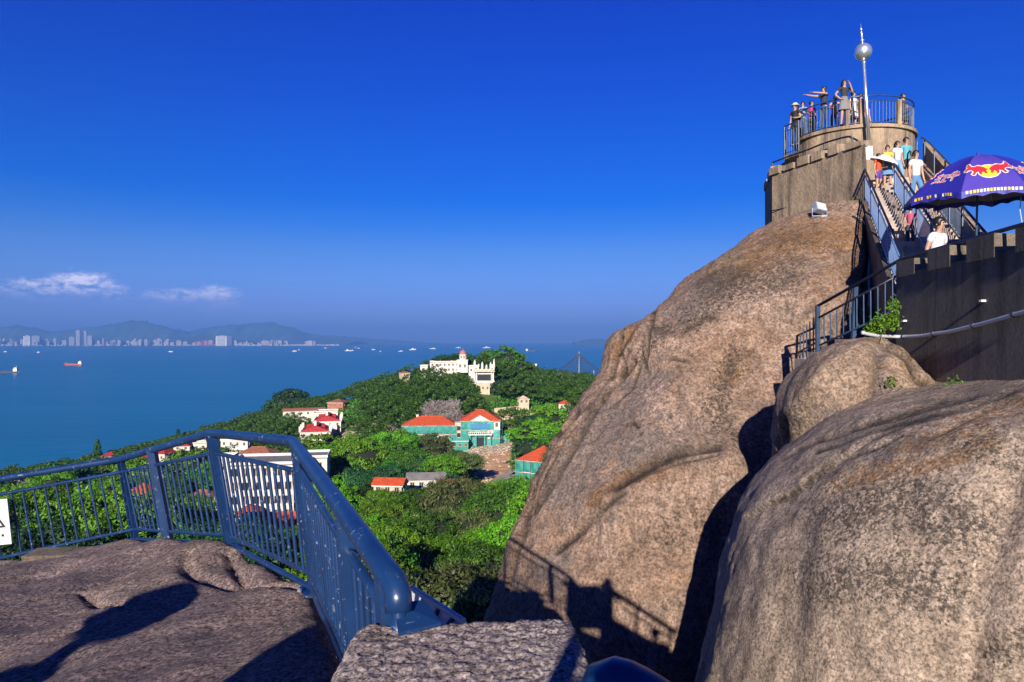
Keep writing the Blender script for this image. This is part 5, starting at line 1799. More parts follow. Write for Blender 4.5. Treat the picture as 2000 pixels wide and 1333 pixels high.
# ------------------------------------------------------------------ the big parasol
M['parasol_blue'] = plain('parasol_blue_cloth', (0.022, 0.020, 0.36), 0.6, 0, 0.10, 5, 0.01, 6)
M['parasol_violet'] = plain('parasol_violet_cloth', (0.075, 0.045, 0.42), 0.6, 0, 0.08, 5, 0.01, 6)
M['parasol_lining'] = plain('parasol_grey_lining', (0.16, 0.16, 0.19), 0.8, 0, 0.1, 5)
M['logo_red'] = plain('print_red', (0.70, 0.02, 0.04), 0.6, 0, 0.03)
M['logo_yellow'] = plain('print_yellow', (0.90, 0.62, 0.04), 0.6, 0, 0.03)
M['logo_white'] = plain('print_white', (0.80, 0.80, 0.80), 0.6, 0, 0.03)
PC = P(1910, 385, 13.0)
R_P, H_P = 1.26, 0.78
pz = PC.z
par_ = thing('parasol', 'large blue parasol with twin red bulls emblem at the right edge', 'parasol', (PC.x, PC.y, CZ + 0.42))
base = Vector((PC.x, PC.y, pz))
RT = Matrix.Rotation(math.radians(-2.5), 3, 'Y') @ Matrix.Rotation(math.radians(4), 3, 'X')
ROT0 = math.radians(-124 + 11 - 22.5)      # one panel faces the viewer, a little to the right
cpt = canopy(R_P, H_P, 8, 6, 10, 0.10, 1.9, 0.035)


def ppt(a, t_, off=0.0):
    return base + RT @ (Matrix.Rotation(ROT0, 3, 'Z') @ cpt(a, t_, off))


SEG = 2 * math.pi / 8
NU, NV_ = 12, 14
for pnl in range(8):
    v, f = [], []
    for j in range(NV_ + 1):
        for i in range(NU + 1):
            v.append(ppt(pnl * SEG + min(i / NU, 0.9999) * SEG, max(0.012, j / NV_)))
    n0 = len(v)
    v += [Vector(q) - Vector((0, 0, 0.012)) for q in v]
    for j in range(NV_):
        for i in range(NU):
            a = j * (NU + 1) + i
            f.append((a, a + NU + 1, a + NU + 2, a + 1))
    nf = len(f)
    f += [tuple(reversed([q + n0 for q in fc])) for fc in f]
    pm = M['parasol_violet'] if pnl in (0,) else M['parasol_blue']
    me = mesh('cloth_panel', v, f, [pm, M['parasol_lining']], True, [0] * nf + [1] * nf)
    link('cloth_panel', me, par_)
    # valance: scalloped strip hanging from the rim
    v, f = [], []
    nn = 18
    for i in range(nn + 1):
        a = pnl * SEG + min(i / nn, .9999) * SEG
        q = ppt(a, 1.0)
        rad = Vector((q.x - base.x, q.y - base.y, 0)).normalized()
        wv = 0.018 * math.sin(i * 1.9 + pnl)
        v.append(q)
        v.append(q + rad * (wv * .6) - Vector((0, 0, 0.055)))
        v.append(q + rad * (wv) - Vector((0, 0, 0.105 + 0.018 * math.cos(i / nn * 2 * math.pi * 3))))
    f = [(3 * i + r, 3 * i + 3 + r, 3 * i + 4 + r, 3 * i + 1 + r) for i in range(nn) for r in (0, 1)]
    obj('valance', v, f, M['parasol_blue'], par_, smooth=True)
    # printed dashes of the illegible strip of lettering on the valance
    mby, mbw = MB(), MB()
    rr = random.Random(pnl)
    for i in range(nn):
        if i in (0, nn - 1):
            continue
        a0, a1 = Vector(v[3 * i]), Vector(v[3 * i + 3])
        b0, b1 = Vector(v[3 * i + 1]), Vector(v[3 * i + 4])
        rad = Vector((a0.x - base.x, a0.y - base.y, 0)).normalized() * 0.012
        A = [a0.lerp(a1, .12) + rad, a0.lerp(a1, .8) + rad, b0.lerp(b1, .8) + rad, b0.lerp(b1, .12) + rad]
        if rr.random() < .25:
            continue
        (mby if rr.random() < .5 else mbw).add(A, [(0, 3, 2, 1)])
    mby.build('valance_print', M['logo_yellow'], par_)
    mbw.build('valance_print', M['logo_white'], par_)
    rib = [ppt(pnl * SEG, max(.02, t_ / 8), -0.02) for t_ in range(9)]
    MB().tube(rib, 0.007, 6).build('rib', M['ferrule'], par_)
    MB().tube([base + RT @ Vector((0, 0, H_P * .45)), ppt(pnl * SEG, .5, -.03)], 0.006, 6).build('strut', M['ferrule'], par_)
hub = base + RT @ Vector((0, 0, H_P))
MB().tube([hub - Vector((0, 0, .03)), hub + Vector((0, 0, .06))], [.05, .015], 12).build('finial', M['parasol_blue'], par_)
foot = Vector((PC.x - 0.06, PC.y, CZ + 0.42))
MB().tube([foot, hub - Vector((0, 0, .02))], 0.019, 10).build('pole', M['blue_far'], par_)
MB().lathe([(0.24, 0), (0.24, .05), (.10, .10), (.04, .12), (.04, .3)], foot, 20).build('weighted_base', M['concrete'], par_)


def in_pg(x, y, pg):
    c_ = False
    n = len(pg)
    for i in range(n):
        x0, y0 = pg[i]
        x1, y1 = pg[(i + 1) % n]
        if (y0 > y) != (y1 > y) and x < (x1 - x0) * (y - y0) / (y1 - y0) + x0:
            c_ = not c_
    return c_


BULL = [(0.10, .30), (.22, .42), (.36, .50), (.50, .50), (.60, .40), (.74, .38), (.84, .52), (.97, .62), (.92, .44), (.99, .36), (.86, .30), (.93, .16), (.99, .02), (.86, .02), (.80, .10),
        (.70, .12), (.60, .02), (.66, -.16), (.56, -.20), (.50, -.02), (.42, .04), (.38, -.14), (.28, -.20), (.30, -.04), (.22, .06), (.16, -.10), (.06, -.06), (.10, .12), (.02, .18)]


def emblem(x, y):
    """x, y in units of half the emblem's width: which ink is here"""
    ax = abs(x)
    if in_pg(ax, y + 0.02, BULL):
        return 'logo_red'
    if ax * ax * 1.25 + (y - .08) ** 2 * 1.0 < 0.46 ** 2:
        return 'logo_yellow'
    for dx, dy in ((.045, 0), (-.045, 0), (0, .055), (0, -.055), (.03, .04), (.03, -.04)):
        if in_pg(ax + dx, y + 0.02 + dy, BULL):
            return 'logo_white'
    if ax * ax * 1.25 + (y - .08) ** 2 * 1.0 < 0.52 ** 2:
        return 'logo_white'
    return None


def raster(inkf, pnl, uc_, vc_, hw, hh, nx_, ny_, name, label=None):
    """print on the cloth: cells that follow its curve. uc_ 0..1 across the panel, vc_ 0..1 down it, hw/hh half sizes in metres"""
    sets = {}
    for j in range(ny_):
        for i in range(nx_):
            x, y = -1 + 2 * (i + .5) / nx_, (-1 + 2 * (j + .5) / ny_)
            ink = inkf(x, y * hh / hw)
            if not ink:
                continue
            q = []
            for di, dj in ((0, 0), (1, 0), (1, 1), (0, 1)):
                xx, yy = (-1 + 2 * (i + di) / nx_) * hw, (-1 + 2 * (j + dj) / ny_) * hh
                t_ = vc_ - yy / (R_P * 1.12)
                a = (pnl + uc_) * SEG + xx / (R_P * max(vc_, .2)) * 1.0
                q.append(ppt(a, t_, 0.007))
            sets.setdefault(ink, MB()).add(q, [(0, 1, 2, 3)])
    for ink, mb in sets.items():
        mb.build(name, M[ink], par_)


def glyph(strokes, th):
    """ink function of a character drawn with bars; strokes in -1..1"""
    def f_(x, y):
        d = 9
        for (x0, y0), (x1, y1) in strokes:
            dx, dy = x1 - x0, y1 - y0
            L2 = dx * dx + dy * dy
            t_ = max(0, min(1, ((x - x0) * dx + (y - y0) * dy) / L2))
            d = min(d, math.hypot(x - x0 - t_ * dx, y - y0 - t_ * dy))
        return 'logo_red' if d < th else ('logo_white' if d < th * 2.0 else None)
    return f_


HONG = [((-.45, .85), (-.8, .45)), ((-.8, .45), (-.35, .45)), ((-.35, .45), (-.85, -.1)), ((-.85, -.1), (-.3, -.02)), ((-.9, -.75), (-.2, -.5)),
        ((-.05, .6), (.85, .6)), ((.4, .6), (.4, -.65)), ((-.15, -.7), (.95, -.7))]
NIU = [((-.35, .85), (-.65, .2)), ((-.5, .5), (.65, .5)), ((-.9, -.1), (.9, -.1)), ((.05, .95), (.05, -.95))]
raster(emblem, 0, 0.50, 0.70, 0.40, 0.235, 88, 50, 'emblem_print')
for pnl, cu in ((7, 0.5), (1, 0.42), (3, .5), (5, .5)):
    raster(glyph(HONG, .085), pnl, cu - .17, 0.72, 0.13, 0.15, 28, 30, 'lettering')
    raster(glyph(NIU, .085), pnl, cu + .15, 0.70, 0.13, 0.15, 28, 30, 'lettering')
for pnl in (2, 4, 6):
    raster(emblem, pnl, 0.50, 0.70, 0.40, 0.235, 70, 40, 'emblem_print')
# dark print on the t-shirt of the man by the rail
# guy cord of the parasol
tag(MB().tube([P(1994, 384, 12.6), P(1992, 410, 12.5), P(1999, 452, 12.4)], 0.008, 6).build('guy_cord', M['white_pipe']), 'pale cord hanging from the parasol rim at the right edge', 'cord')
# ------------------------------------------------------------------ the town on the island
M['teal'] = plain('green_debris_net', (0.020, 0.27, 0.22), 0.7, 0, 0.45, 0.8)
M['teal2'] = plain('faded_debris_net', (0.06, 0.36, 0.33), 0.7, 0, 0.35, 0.9)
M['tile_orange'] = tile_mat('orange_roof_tile', (0.62, 0.085, 0.018))
M['tile_red'] = tile_mat('dark_red_roof_tile', (0.42, 0.018, 0.022))
M['tile_brown'] = tile_mat('weathered_roof_tile', (0.34, 0.12, 0.07))
M['wall_white'] = plain('white_rendered_wall', (0.74, 0.71, 0.64), 0.85, 0, 0.12, 0.5)
M['wall_cream'] = plain('cream_rendered_wall', (0.60, 0.50, 0.36), 0.85, 0, 0.15, 0.5)
M['brick'] = plain('red_brick_wall', (0.42, 0.15, 0.09), 0.9, 0, 0.25, 0.9)
M['grey_roof'] = plain('grey_flat_roof', (0.22, 0.20, 0.20), 0.9, 0, 0.3, 0.6)
M['dark_glass'] = plain('dark_window_glass', (0.03, 0.035, 0.045), 0.2)
M['dome_pink'] = plain('pink_dome_tile', (0.52, 0.16, 0.13), 0.7, 0, 0.15, 1)
M['earth'] = plain('bare_orange_earth', (0.80, 0.46, 0.24), 0.95, 0, 0.4, 0.35, 0.3, 1.0)
M['earth_pale'] = plain('pale_rubble_earth', (0.66, 0.50, 0.36), 0.95, 0, 0.5, 0.5, 0.4, 1.2)
M['track'] = plain('concrete_track', (0.52, 0.44, 0.37), 0.9, 0, 0.15, 0.6)
M['meadow'] = plain('bright_grass_slope', (0.085, 0.17, 0.012), 0.9, 0, 0.3, 0.5, 0.25, 1.5)

_win = None


def win_mesh():
    global _win
    if _win is None:
        mb = MB()
        fr = [(-.5, -.5, .5, -.42), (-.5, .42, .5, .5), (-.5, -.42, -.40, .42), (.40, -.42, .5, .42), (-.04, -.42, .04, .42)]
        for x0, z0, x1, z1 in fr:
            mb.box(((x0 + x1) / 2, -0.05, (z0 + z1) / 2), (x1 - x0, 0.14, z1 - z0))
        nf = len(mb.f)
        mb.box((0, 0.0, 0), (0.8, 0.06, 0.84))
        _win = mesh('window', mb.v, mb.f, [M['wall_cream'], M['dark_glass']], False, [0] * nf + [1] * (len(mb.f) - nf))
    return _win


def put_window(parent, x, y, z, w, h, rot=0.0):
    o = bpy.data.objects.new('window', win_mesh())
    COL.objects.link(o)
    o.parent = parent
    o.location = (x, y, z)
    o.rotation_euler = (0, 0, rot)
    o.scale = (w, 1, h)
    return o


def roof_mesh(kind, w, d, z, rh, ov=0.5):
    a, b = w / 2 + ov, d / 2 + ov
    if kind == 'hip':
        if w >= d:
            r = max(0.2, a - b)
            ri = [(-r, 0), (r, 0)]
            f = [(0, 1, 5, 4), (2, 3, 4, 5), (1, 2, 5), (3, 0, 4)]
        else:
            r = max(0.2, b - a)
            ri = [(0, -r), (0, r)]
            f = [(0, 1, 4), (1, 2, 5, 4), (2, 3, 5), (3, 0, 4, 5)]
        v = [(-a, -b, z), (a, -b, z), (a, b, z), (-a, b, z)] + [(x, y, z + rh) for x, y in ri]
        f += [(3, 2, 1, 0)]
        return v, f
    if kind == 'gable':      # ridge runs along y
        v = [(-a, -b, z), (a, -b, z), (a, b, z), (-a, b, z), (0, -b, z + rh), (0, b, z + rh)]
        return v, [(0, 1, 4), (1, 2, 5, 4), (2, 3, 5), (3, 0, 4, 5), (3, 2, 1, 0)]
    v = [(-a, -b, z), (a, -b, z), (a, b, z), (-a, b, z), (0 - a, 0, z + rh), (a, 0, z + rh)]
    return v, [(0, 1, 5, 4), (1, 2, 5), (2, 3, 4, 5), (3, 0, 4), (3, 2, 1, 0)]


HOUSES = []


def house(label, px, py, D, w, d, h, rz, wall, roof, kind, rh, rows=1, bays=3, name='house', chimney=False, win=(1.1, 1.5), sides=True, group=None, parapet=False):
    p = P(px, py, D)
    b = thing(name, label, 'house' if name != 'pavilion' else 'pavilion', tuple(p), group, math.radians(rz))
    MB().box((0, 0, h / 2 - 3), (w, d, h + 6)).build('wall', wall, b, world=False)
    if len(label.split()) > 16:
        print('LONG', label)
    HOUSES.append((p.x, p.y, max(w, d) * 0.62))
    if kind == 'flat':
        MB().box((0, 0, h + .12), (w + .4, d + .4, .24)).build('roof', roof, b, world=False)
        mb = MB()
        for sx, sy, lx, ly in ((0, -1, w + .4, .2), (0, 1, w + .4, .2), (-1, 0, .2, d), (1, 0, .2, d)):
            mb.box((sx * (w / 2 + .1), sy * (d / 2 + .1), h + .55), (lx, ly, .62))
        mb.build('parapet', wall, b, world=False)
    else:
        v, f = roof_mesh(kind, w, d, h, rh)
        ro = obj('roof', v, f, roof, b, world=False)
        MB().box((0, 0, h - .14), (w + .7, d + .7, .28)).build('cornice', M['wall_white'], b, world=False)
        if kind == 'hip' and w > 6:
            ridge_l = max(0.3, abs(w - d) / 2)
            MB().tube([(-ridge_l, 0, h + rh + .05), (ridge_l, 0, h + rh + .05)] if w >= d else [(0, -ridge_l, h + rh + .05), (0, ridge_l, h + rh + .05)], .16, 6).build('ridge_cap', roof, b, world=False)
    if chimney:
        MB().box((-w * .25, d * .1, h + rh * .8), (.9, .9, 2.2)).box((-w * .25, d * .1, h + rh * .8 + 1.15), (1.2, 1.2, .25)).build('chimney', M['wall_white'], b, world=False)
    for r in range(rows):
        z = h * (r + .55) / rows
        for i in range(bays):
            put_window(b, -w / 2 + w * (i + .5) / bays, -d / 2 - .01, z, win[0], min(win[1], h / rows * .62))
        if sides:
            ns = max(1, int(bays * d / w))
            for i in range(ns):
                y = -d / 2 + d * (i + .5) / ns
                put_window(b, w / 2 + .01, y, z, win[0], min(win[1], h / rows * .62), math.pi / 2)
                put_window(b, -w / 2 - .01, y, z, win[0], min(win[1], h / rows * .62), -math.pi / 2)
    return b


# the two halls wrapped in green nets
def netted(label, px, py, D, w, d, h, rz, rh, bays, rows, kind='hip', pediment=False, chimney=False):
    b = house(label, px, py, D, w, d, h, rz, M['wall_white'], M['tile_orange'], kind, rh, rows, bays, chimney=chimney, win=(w / bays * .42, 1.9))
    rn = random.Random(int(px))
    for r in range(rows):
        for i in range(bays):
            if rn.random() < .10:
                continue
            x = -w / 2 + w * (i + .5) / bays
            z = h * (r + .5) / rows
            ww, hh = w / bays * .94, h / rows * rn.uniform(.80, .96)
            yo = -d / 2 - 1.0
            vs = []
            n = 4
            for jj in range(n + 1):
                for ii in range(n + 1):
                    u_, v_ = ii / n - .5, jj / n - .5
                    vs.append((x + u_ * ww, yo - .25 * math.cos(u_ * math.pi) * math.cos(v_ * math.pi) + rn.uniform(-.06, .06), z + v_ * hh))
            vs2 = [(a, c_ + .04, e_) for a, c_, e_ in vs]
            fs = [(jj * (n + 1) + ii, jj * (n + 1) + ii + 1, (jj + 1) * (n + 1) + ii + 1, (jj + 1) * (n + 1) + ii) for jj in range(n) for ii in range(n)]
            fs += [tuple(reversed([q_ + len(vs) for q_ in fc])) for fc in fs]
            obj('net_panel', vs + vs2, fs, M['teal'] if rn.random() < .7 else M['teal2'], b, world=False)
    for i in range(int(bays * d / w) + 1):
        for r in range(rows):
            ww = d / (int(bays * d / w) + 1)
            y = -d / 2 + ww * (i + .5)
            MB().box((w / 2 + 1.0, y, h * (r + .5) / rows), (.05, ww * .94, h / rows * .92)).build('net_panel', M['teal2'], b, world=False)
    for i in range(bays + 1):
        x = -w / 2 + w * i / bays
        rod_l = MB().tube([(x, -d / 2 - 1.25, -1), (x, -d / 2 - 1.25, h + .8)], .06, 5)
        rod_l.build('scaffold_pole', M['grey_metal'], b, world=False)
    for r in range(rows + 1):
        MB().tube([(-w / 2 - .5, -d / 2 - 1.2, h * r / rows), (w / 2 + .5, -d / 2 - 1.2, h * r / rows)], .06, 5).build('scaffold_ledger', M['earth_pale'], b, world=False)
    if pediment:
        MB().add([(-4.2, -d / 2 - .9, h), (4.2, -d / 2 - .9, h), (0, -d / 2 - .9, h + 2.3), (-4.2, -d / 2 + 3, h), (4.2, -d / 2 + 3, h), (0, -d / 2 + 3, h + 2.3)],
                 [(0, 1, 2), (3, 5, 4), (0, 3, 4, 1), (1, 4, 5, 2), (2, 5, 3, 0)]).build('pediment', M['wall_white'], b, world=False)
        mb = MB().box((0, -d / 2 - 2.2, h * .50), (9.5, 2.4, .4))
        for k in range(13):
            mb.box((-4.6 + k * 9.2 / 12, -d / 2 - 3.3, h * .50 + .6), (.22, .22, .9))
        mb.box((0, -d / 2 - 3.3, h * .50 + 1.15), (9.5, .3, .2))
        mb.build('balcony', M['wall_white'], b, world=False)
        for x in (-4.2, -1.8, 1.8, 4.2):
            MB().tube([(x, -d / 2 - 2.8, -1), (x, -d / 2 - 2.8, h * .5)], .35, 8).build('column', M['teal2'], b, world=False)
        MB().box((0, -d / 2 - 1.6, h * .20), (2.6, .2, h * .36)).build('doorway', M['dark_glass'], b, world=False)
        MB().box((0, -d / 2 - 1.35, h * .80), (8, .1, 2.0)).build('blue_banner', plain('blue_tarpaulin', (0.03, 0.22, 0.42), .7), b, world=False)
    return b


netted('long low hall in green nets with red hipped roof, left of the taller one', 841, 860, 290, 22.5, 12, 6.9, 3, 3.2, 8, 2, chimney=True)
netted('tall hall wrapped in green nets with a red hipped roof and white pediment', 938, 868, 286, 16.0, 13, 10.5, 3, 4.0, 6, 3, pediment=True)
netted('netted building with orange roof, cut off by the edge of the granite dome', 1062, 940, 205, 12, 11, 6.8, -28, 3.6, 5, 2)
lk = thing('link_building', 'narrow link with dark openings between the two netted halls', 'house', S(898, 868, 288))
MB().box((0, 0, 4.6), (3.4, 8, 10.4)).build('wall', M['wall_cream'], lk, world=False)
for z in (1.6, 4.4, 7.2):
    MB().box((0, -4.05, z), (1.5, .2, 1.7)).build('opening', M['dark_glass'], lk, world=False)
MB().box((0, 0, 9.9), (4.0, 8.6, .4)).build('roof', M['grey_roof'], lk, world=False)
house('low shed with flat white roof before the two netted halls', 899, 876, 272, 6.4, 4, 3.0, 4, M['teal'], M['wall_white'], 'flat', 0, 1, 3)
house('low netted wing with white coping at the right foot of the tall netted hall', 985, 868, 286, 7, 5, 3.2, 0, M['teal'], M['wall_white'], 'flat', 0, 1, 3)

# hilltop villa
house('long white flat roofed villa wing on the left shoulder of the hilltop', 868, 727, 430, 18, 10, 6.2, 8, M['wall_white'], M['grey_roof'], 'flat', 0, 2, 7)
house('small white box house at the far left of the hilltop villa', 829, 727, 425, 4.5, 5, 3.6, 0, M['wall_white'], M['grey_roof'], 'flat', 0, 1, 1)
vt = thing('domed_tower', 'slim white tower with a small pink dome on the hilltop', 'tower', S(904, 726, 425))
MB().box((0, 0, 3.2), (6.4, 6.4, 7.6)).box((0, 0, 7.2), (7.0, 7.0, .4)).build('base', M['wall_white'], vt, world=False)
MB().lathe([(2.2, 7.4), (2.2, 10.4), (2.5, 10.4), (2.5, 10.8)], (0, 0, 0), 8).build('drum', M['wall_white'], vt, world=False)
for k in range(8):
    a = math.pi / 8 + k * math.pi / 4
    put_window(vt, 2.12 * math.cos(a), 2.12 * math.sin(a), 9, .8, 1.8, a + math.pi / 2)
MB().lathe([(2.3, 10.8), (2.15, 11.7), (1.6, 12.6), (.8, 13.2), (.12, 13.5), (.05, 14.6)], (0, 0, 0), 16).build('dome', M['dome_pink'], vt, smooth=True, world=False)
for x, z in ((-1.5, 3.6), (1.5, 3.6)):
    put_window(vt, x, -3.22, z, 1.2, 2.2)
pv_ = thing('pinnacled_villa', 'white villa with open loggia and spiky roof pinnacles near the hilltop', 'house', S(946, 752, 396))
HOUSES.append((S(946, 752, 396)[0], 396, 9))
MB().box((0, 0, -1.5), (9.5, 8, 6.0)).build('plinth', M['wall_cream'], pv_, world=False)
MB().box((0, 1.2, 4.6), (10.8, 6.6, 6.4)).build('wall', M['wall_white'], pv_, world=False)
MB().box((0, -2.3, 4.2), (8.0, .5, 4.0)).build('loggia_shade_panel', M['dark_glass'], pv_, world=False)  # solid dark panel stands in for shade inside the open loggia
MB().box((0, -2.9, 1.6), (12.0, 1.6, .5)).box((0, -3.5, 2.2), (12, .2, .8)).build('balcony', M['wall_white'], pv_, world=False)
for x in (-5.4, -4.2, 4.2, 5.4):
    MB().tube([(x, -3.2, 1.8), (x, -3.2, 7.6)], .28, 8).build('column', M['wall_white'], pv_, world=False)
MB().box((0, 0, 7.9), (12.4, 8.6, .6)).box((0, 0, 8.7), (11, 7.4, 1.1)).build('cornice', M['wall_cream'], pv_, world=False)
for i, x in enumerate((-5.6, -3.4, -1.2, 1.2, 3.6, 5.6)):
    hh = (5.6, 3.2, 4.4, 2.8, 4.2, 6.2)[i]
    for y in (-3.6, 3.6):
        MB().box((x, y, 9 + hh * .3), (.8, .8, hh * .7)).lathe([(.5, 9 + hh * .65), (.3, 9 + hh * .8), (.05, 9 + hh)], (x, y, 0), 8).build('pinnacle', M['wall_white'], pv_, world=False)
MB().box((-4.2, 0, 10.6), (1.2, 7, 2.0)).box((4.6, 0, 10.8), (1.2, 7, 2.4)).build('attic', M['wall_white'], pv_, world=False)
house('small cream annex left of the pinnacled villa', 926, 730, 405, 6, 6, 4.0, 0, M['wall_white'], M['grey_roof'], 'flat', 0, 1, 2)
house('small cream guard house below the pinnacled villa', 948, 764, 380, 5, 5, 3.4, 0, M['wall_cream'], M['wall_cream'], 'flat', 0, 1, 2)

# roofs below and between the trees
def red_twin(label, px, py, D, rz):
    b = house(label, px, py, D, 13.5, 15, 6.8, rz, M['wall_white'], M['tile_red'], 'gable', 3.0, 2, 4)
    for x, y in ((-6.7, -7.4), (6.7, -7.4), (-6.7, 0), (6.7, 0), (-6.7, 7.4), (6.7, 7.4), (0, -7.4)):
        MB().box((x, y, 8.2 + (2.4 if x == 0 else 0)), (1.1, 1.1, 2.6)).build('parapet_block', M['wall_white'], b, world=False)
    MB().box((2.2, -2, 8.6), (1.0, 1.0, 1.6)).build('chimney', M['wall_white'], b, world=False)
    v, f = roof_mesh('gable_x', 8, 5, 7.2, 2.2, .2)
    obj('dormer_roof', [(a, c_ - 2, e_ + .4) for a, c_, e_ in v], f, M['tile_red'], b, world=False)
    return b


red_twin('white house with dark red gabled roof and stepped parapets, nearer of two', 618, 868, 322, 12)
red_twin('white house with dark red gabled roof behind its nearer twin', 640, 846, 345, 12)
house('grey white house with flat roof behind the two dark red roofs', 640, 822, 372, 11, 9, 5, 12, M['wall_white'], M['grey_roof'], 'flat', 0, 1, 3)
sh_ = house('long low shed with pinkish roof slanting down the wooded headland', 594, 812, 428, 25, 6, 3.2, 22, M['wall_white'], M['tile_brown'], 'gable_x', 1.6, 1, 6)
house('red brick house with brown roof on the headland', 661, 806, 430, 10.5, 9, 6.6, -12, M['brick'], M['tile_brown'], 'hip', 1.8, 2, 3)
house('big white four storey block seen through the fence balusters', 522, 1006, 160, 14, 12, 12.6, 8, M['wall_white'], M['grey_roof'], 'flat', 0, 4, 6, win=(1.7, 2.1))
house('white block with grey flat roof just right of the blue handrail bend', 614, 946, 178, 7.2, 9, 7.4, 10, M['wall_white'], M['grey_roof'], 'flat', 0, 2, 2)
house('white stair tower left of the four storey block', 442, 985, 170, 4, 6, 11.5, 8, M['wall_white'], M['wall_white'], 'flat', 0, 3, 1)
house('low house with scarlet tiled roof at the foot of the four storey block', 532, 1046, 143, 11, 6, 2.8, 4, M['wall_cream'], M['tile_orange'], 'gable_x', 2.2, 1, 4)
house('small scarlet roofed house left of the low scarlet roof', 488, 1024, 150, 4, 5, 2.8, 12, M['wall_white'], M['tile_orange'], 'hip', 1.6, 1, 2)
house('pink brown roofed house below the handrail bend', 505, 905, 235, 12, 7, 3.6, -6, M['wall_cream'], M['tile_brown'], 'hip', 2.0, 1, 4)
house('white gabled house with red roof beneath the left top rail', 357, 886, 330, 7, 8, 4.0, 18, M['wall_white'], M['tile_red'], 'gable', 2.6, 2, 2)
house('grey white annex right of the white gabled house', 392, 880, 335, 6, 6, 3.6, 18, M['wall_white'], M['grey_roof'], 'flat', 0, 1, 2)
house('bright red hipped roof between the two left fence posts', 290, 912, 300, 8.5, 8, 3.2, 10, M['wall_white'], M['tile_red'], 'hip', 2.8, 1, 3)
house('bright red hipped roof right of the left fence post', 322, 900, 292, 6, 7, 3.4, -15, M['wall_white'], M['tile_red'], 'hip', 2.6, 1, 2)
house('low red roof by the shore under the left handrail', 216, 900, 370, 7, 6, 2.8, 5, M['wall_white'], M['tile_red'], 'hip', 2.0, 1, 3)
house('dull red roof right of the tall dark cedar', 240, 914, 320, 8, 6, 2.8, -8, M['wall_cream'], M['tile_brown'], 'hip', 2.0, 1, 3)
house('house with brown red roof near the left edge behind the rail', 80, 958, 300, 6, 6, 2.6, 10, M['wall_cream'], M['tile_orange'], 'hip', 1.8, 1, 2)
house('pale flat roofed shed near the left edge by the sea', 45, 956, 320, 13, 8, 2.6, 6, M['wall_cream'], M['earth_pale'], 'flat', 0, 1, 4)
house('house with orange roof seen between left fence balusters', 160, 1012, 175, 6, 6, 2.6, 15, M['wall_cream'], M['tile_orange'], 'hip', 2.2, 1, 2)
house('orange roofed house, upper left of the pair behind the second fence bay', 282, 982, 190, 7.5, 6, 2.8, -12, M['brick'], M['tile_orange'], 'hip', 2.4, 1, 3)
house('orange roofed house, lower right of the pair behind the second fence bay', 312, 1010, 180, 6, 7, 2.8, 10, M['brick'], M['tile_red'], 'hip', 2.2, 1, 3)
house('pink roofed house behind the third fence bay', 398, 992, 200, 9, 6, 3.2, -10, M['wall_cream'], M['tile_brown'], 'hip', 2.0, 1, 3)
house('low white walled house under the top rail before the bend', 462, 872, 310, 13, 4, 2.6, -8, M['wall_white'], M['wall_cream'], 'flat', 0, 1, 4)
house('red roof glimpsed just right of the bend post', 405, 860, 420, 6, 6, 2.6, 5, M['wall_cream'], M['tile_red'], 'hip', 1.8, 1, 2)
house('low orange tiled house above the near treetops', 762, 964, 150, 6.2, 4, 2.2, -6, M['wall_cream'], M['tile_orange'], 'gable_x', 1.3, 1, 3)
house('dark grey roofed shed under the trees left of the dirt track', 832, 955, 165, 8.5, 5, 2.6, 6, M['wall_white'], M['grey_roof'], 'gable_x', 1.4, 1, 4)
house('orange tiled shed beside the dark grey shed', 884, 963, 160, 6.4, 4, 2.0, 0, M['wall_cream'], M['tile_brown'], 'gable_x', 1.3, 1, 3)
house('little house with orange roof among trees at right', 1102, 800, 330, 5.4, 6, 2.8, 0, M['wall_white'], M['tile_orange'], 'hip', 1.8, 1, 2)
house('little pale hut roof in the trees left of the orange roofed one', 1022, 788, 345, 5, 5, 2.2, 8, M['wall_cream'], M['earth_pale'], 'hip', 1.8, 1, 2)
house('white low building behind the right ridge trees', 1038, 722, 470, 7, 5, 3, 0, M['wall_white'], M['wall_white'], 'flat', 0, 1, 3)
house('tan house on the left shoulder of the villa hill', 790, 737, 440, 5, 6, 2.8, 30, M['wall_cream'], M['tile_brown'], 'hip', 1.2, 1, 2)

# bare ground, track and retaining walls
def drape(name, poly, mat, label=None, dz=0.45, step=2.0, kind='structure'):
    pl_ = [((px - 1000) / F * D, D) for px, D in poly]
    xs_, ys_ = [p[0] for p in pl_], [p[1] for p in pl_]
    gx_, gy_ = np.arange(min(xs_) - step, max(xs_) + step, step), np.arange(min(ys_) - step, max(ys_) + step, step)
    X, Y = np.meshgrid(gx_, gy_)
    ok = in_poly(X.ravel(), Y.ravel(), pl_)
    Z = ground(X.ravel(), Y.ravel()) + dz + 0.25 * rng.random(X.size)
    Z = np.where(ok, Z, Z - dz - 1.4)
    n_ = len(gx_)
    fs = []
    for j in range(len(gy_) - 1):
        for i in range(n_ - 1):
            q_ = (j * n_ + i, j * n_ + i + 1, (j + 1) * n_ + i + 1, (j + 1) * n_ + i)
            if ok[list(q_)].any():
                fs.append(q_)
    if fs:
        tag(obj(name, np.c_[X.ravel(), Y.ravel(), Z].tolist(), fs, mat, smooth=True), kind=kind)


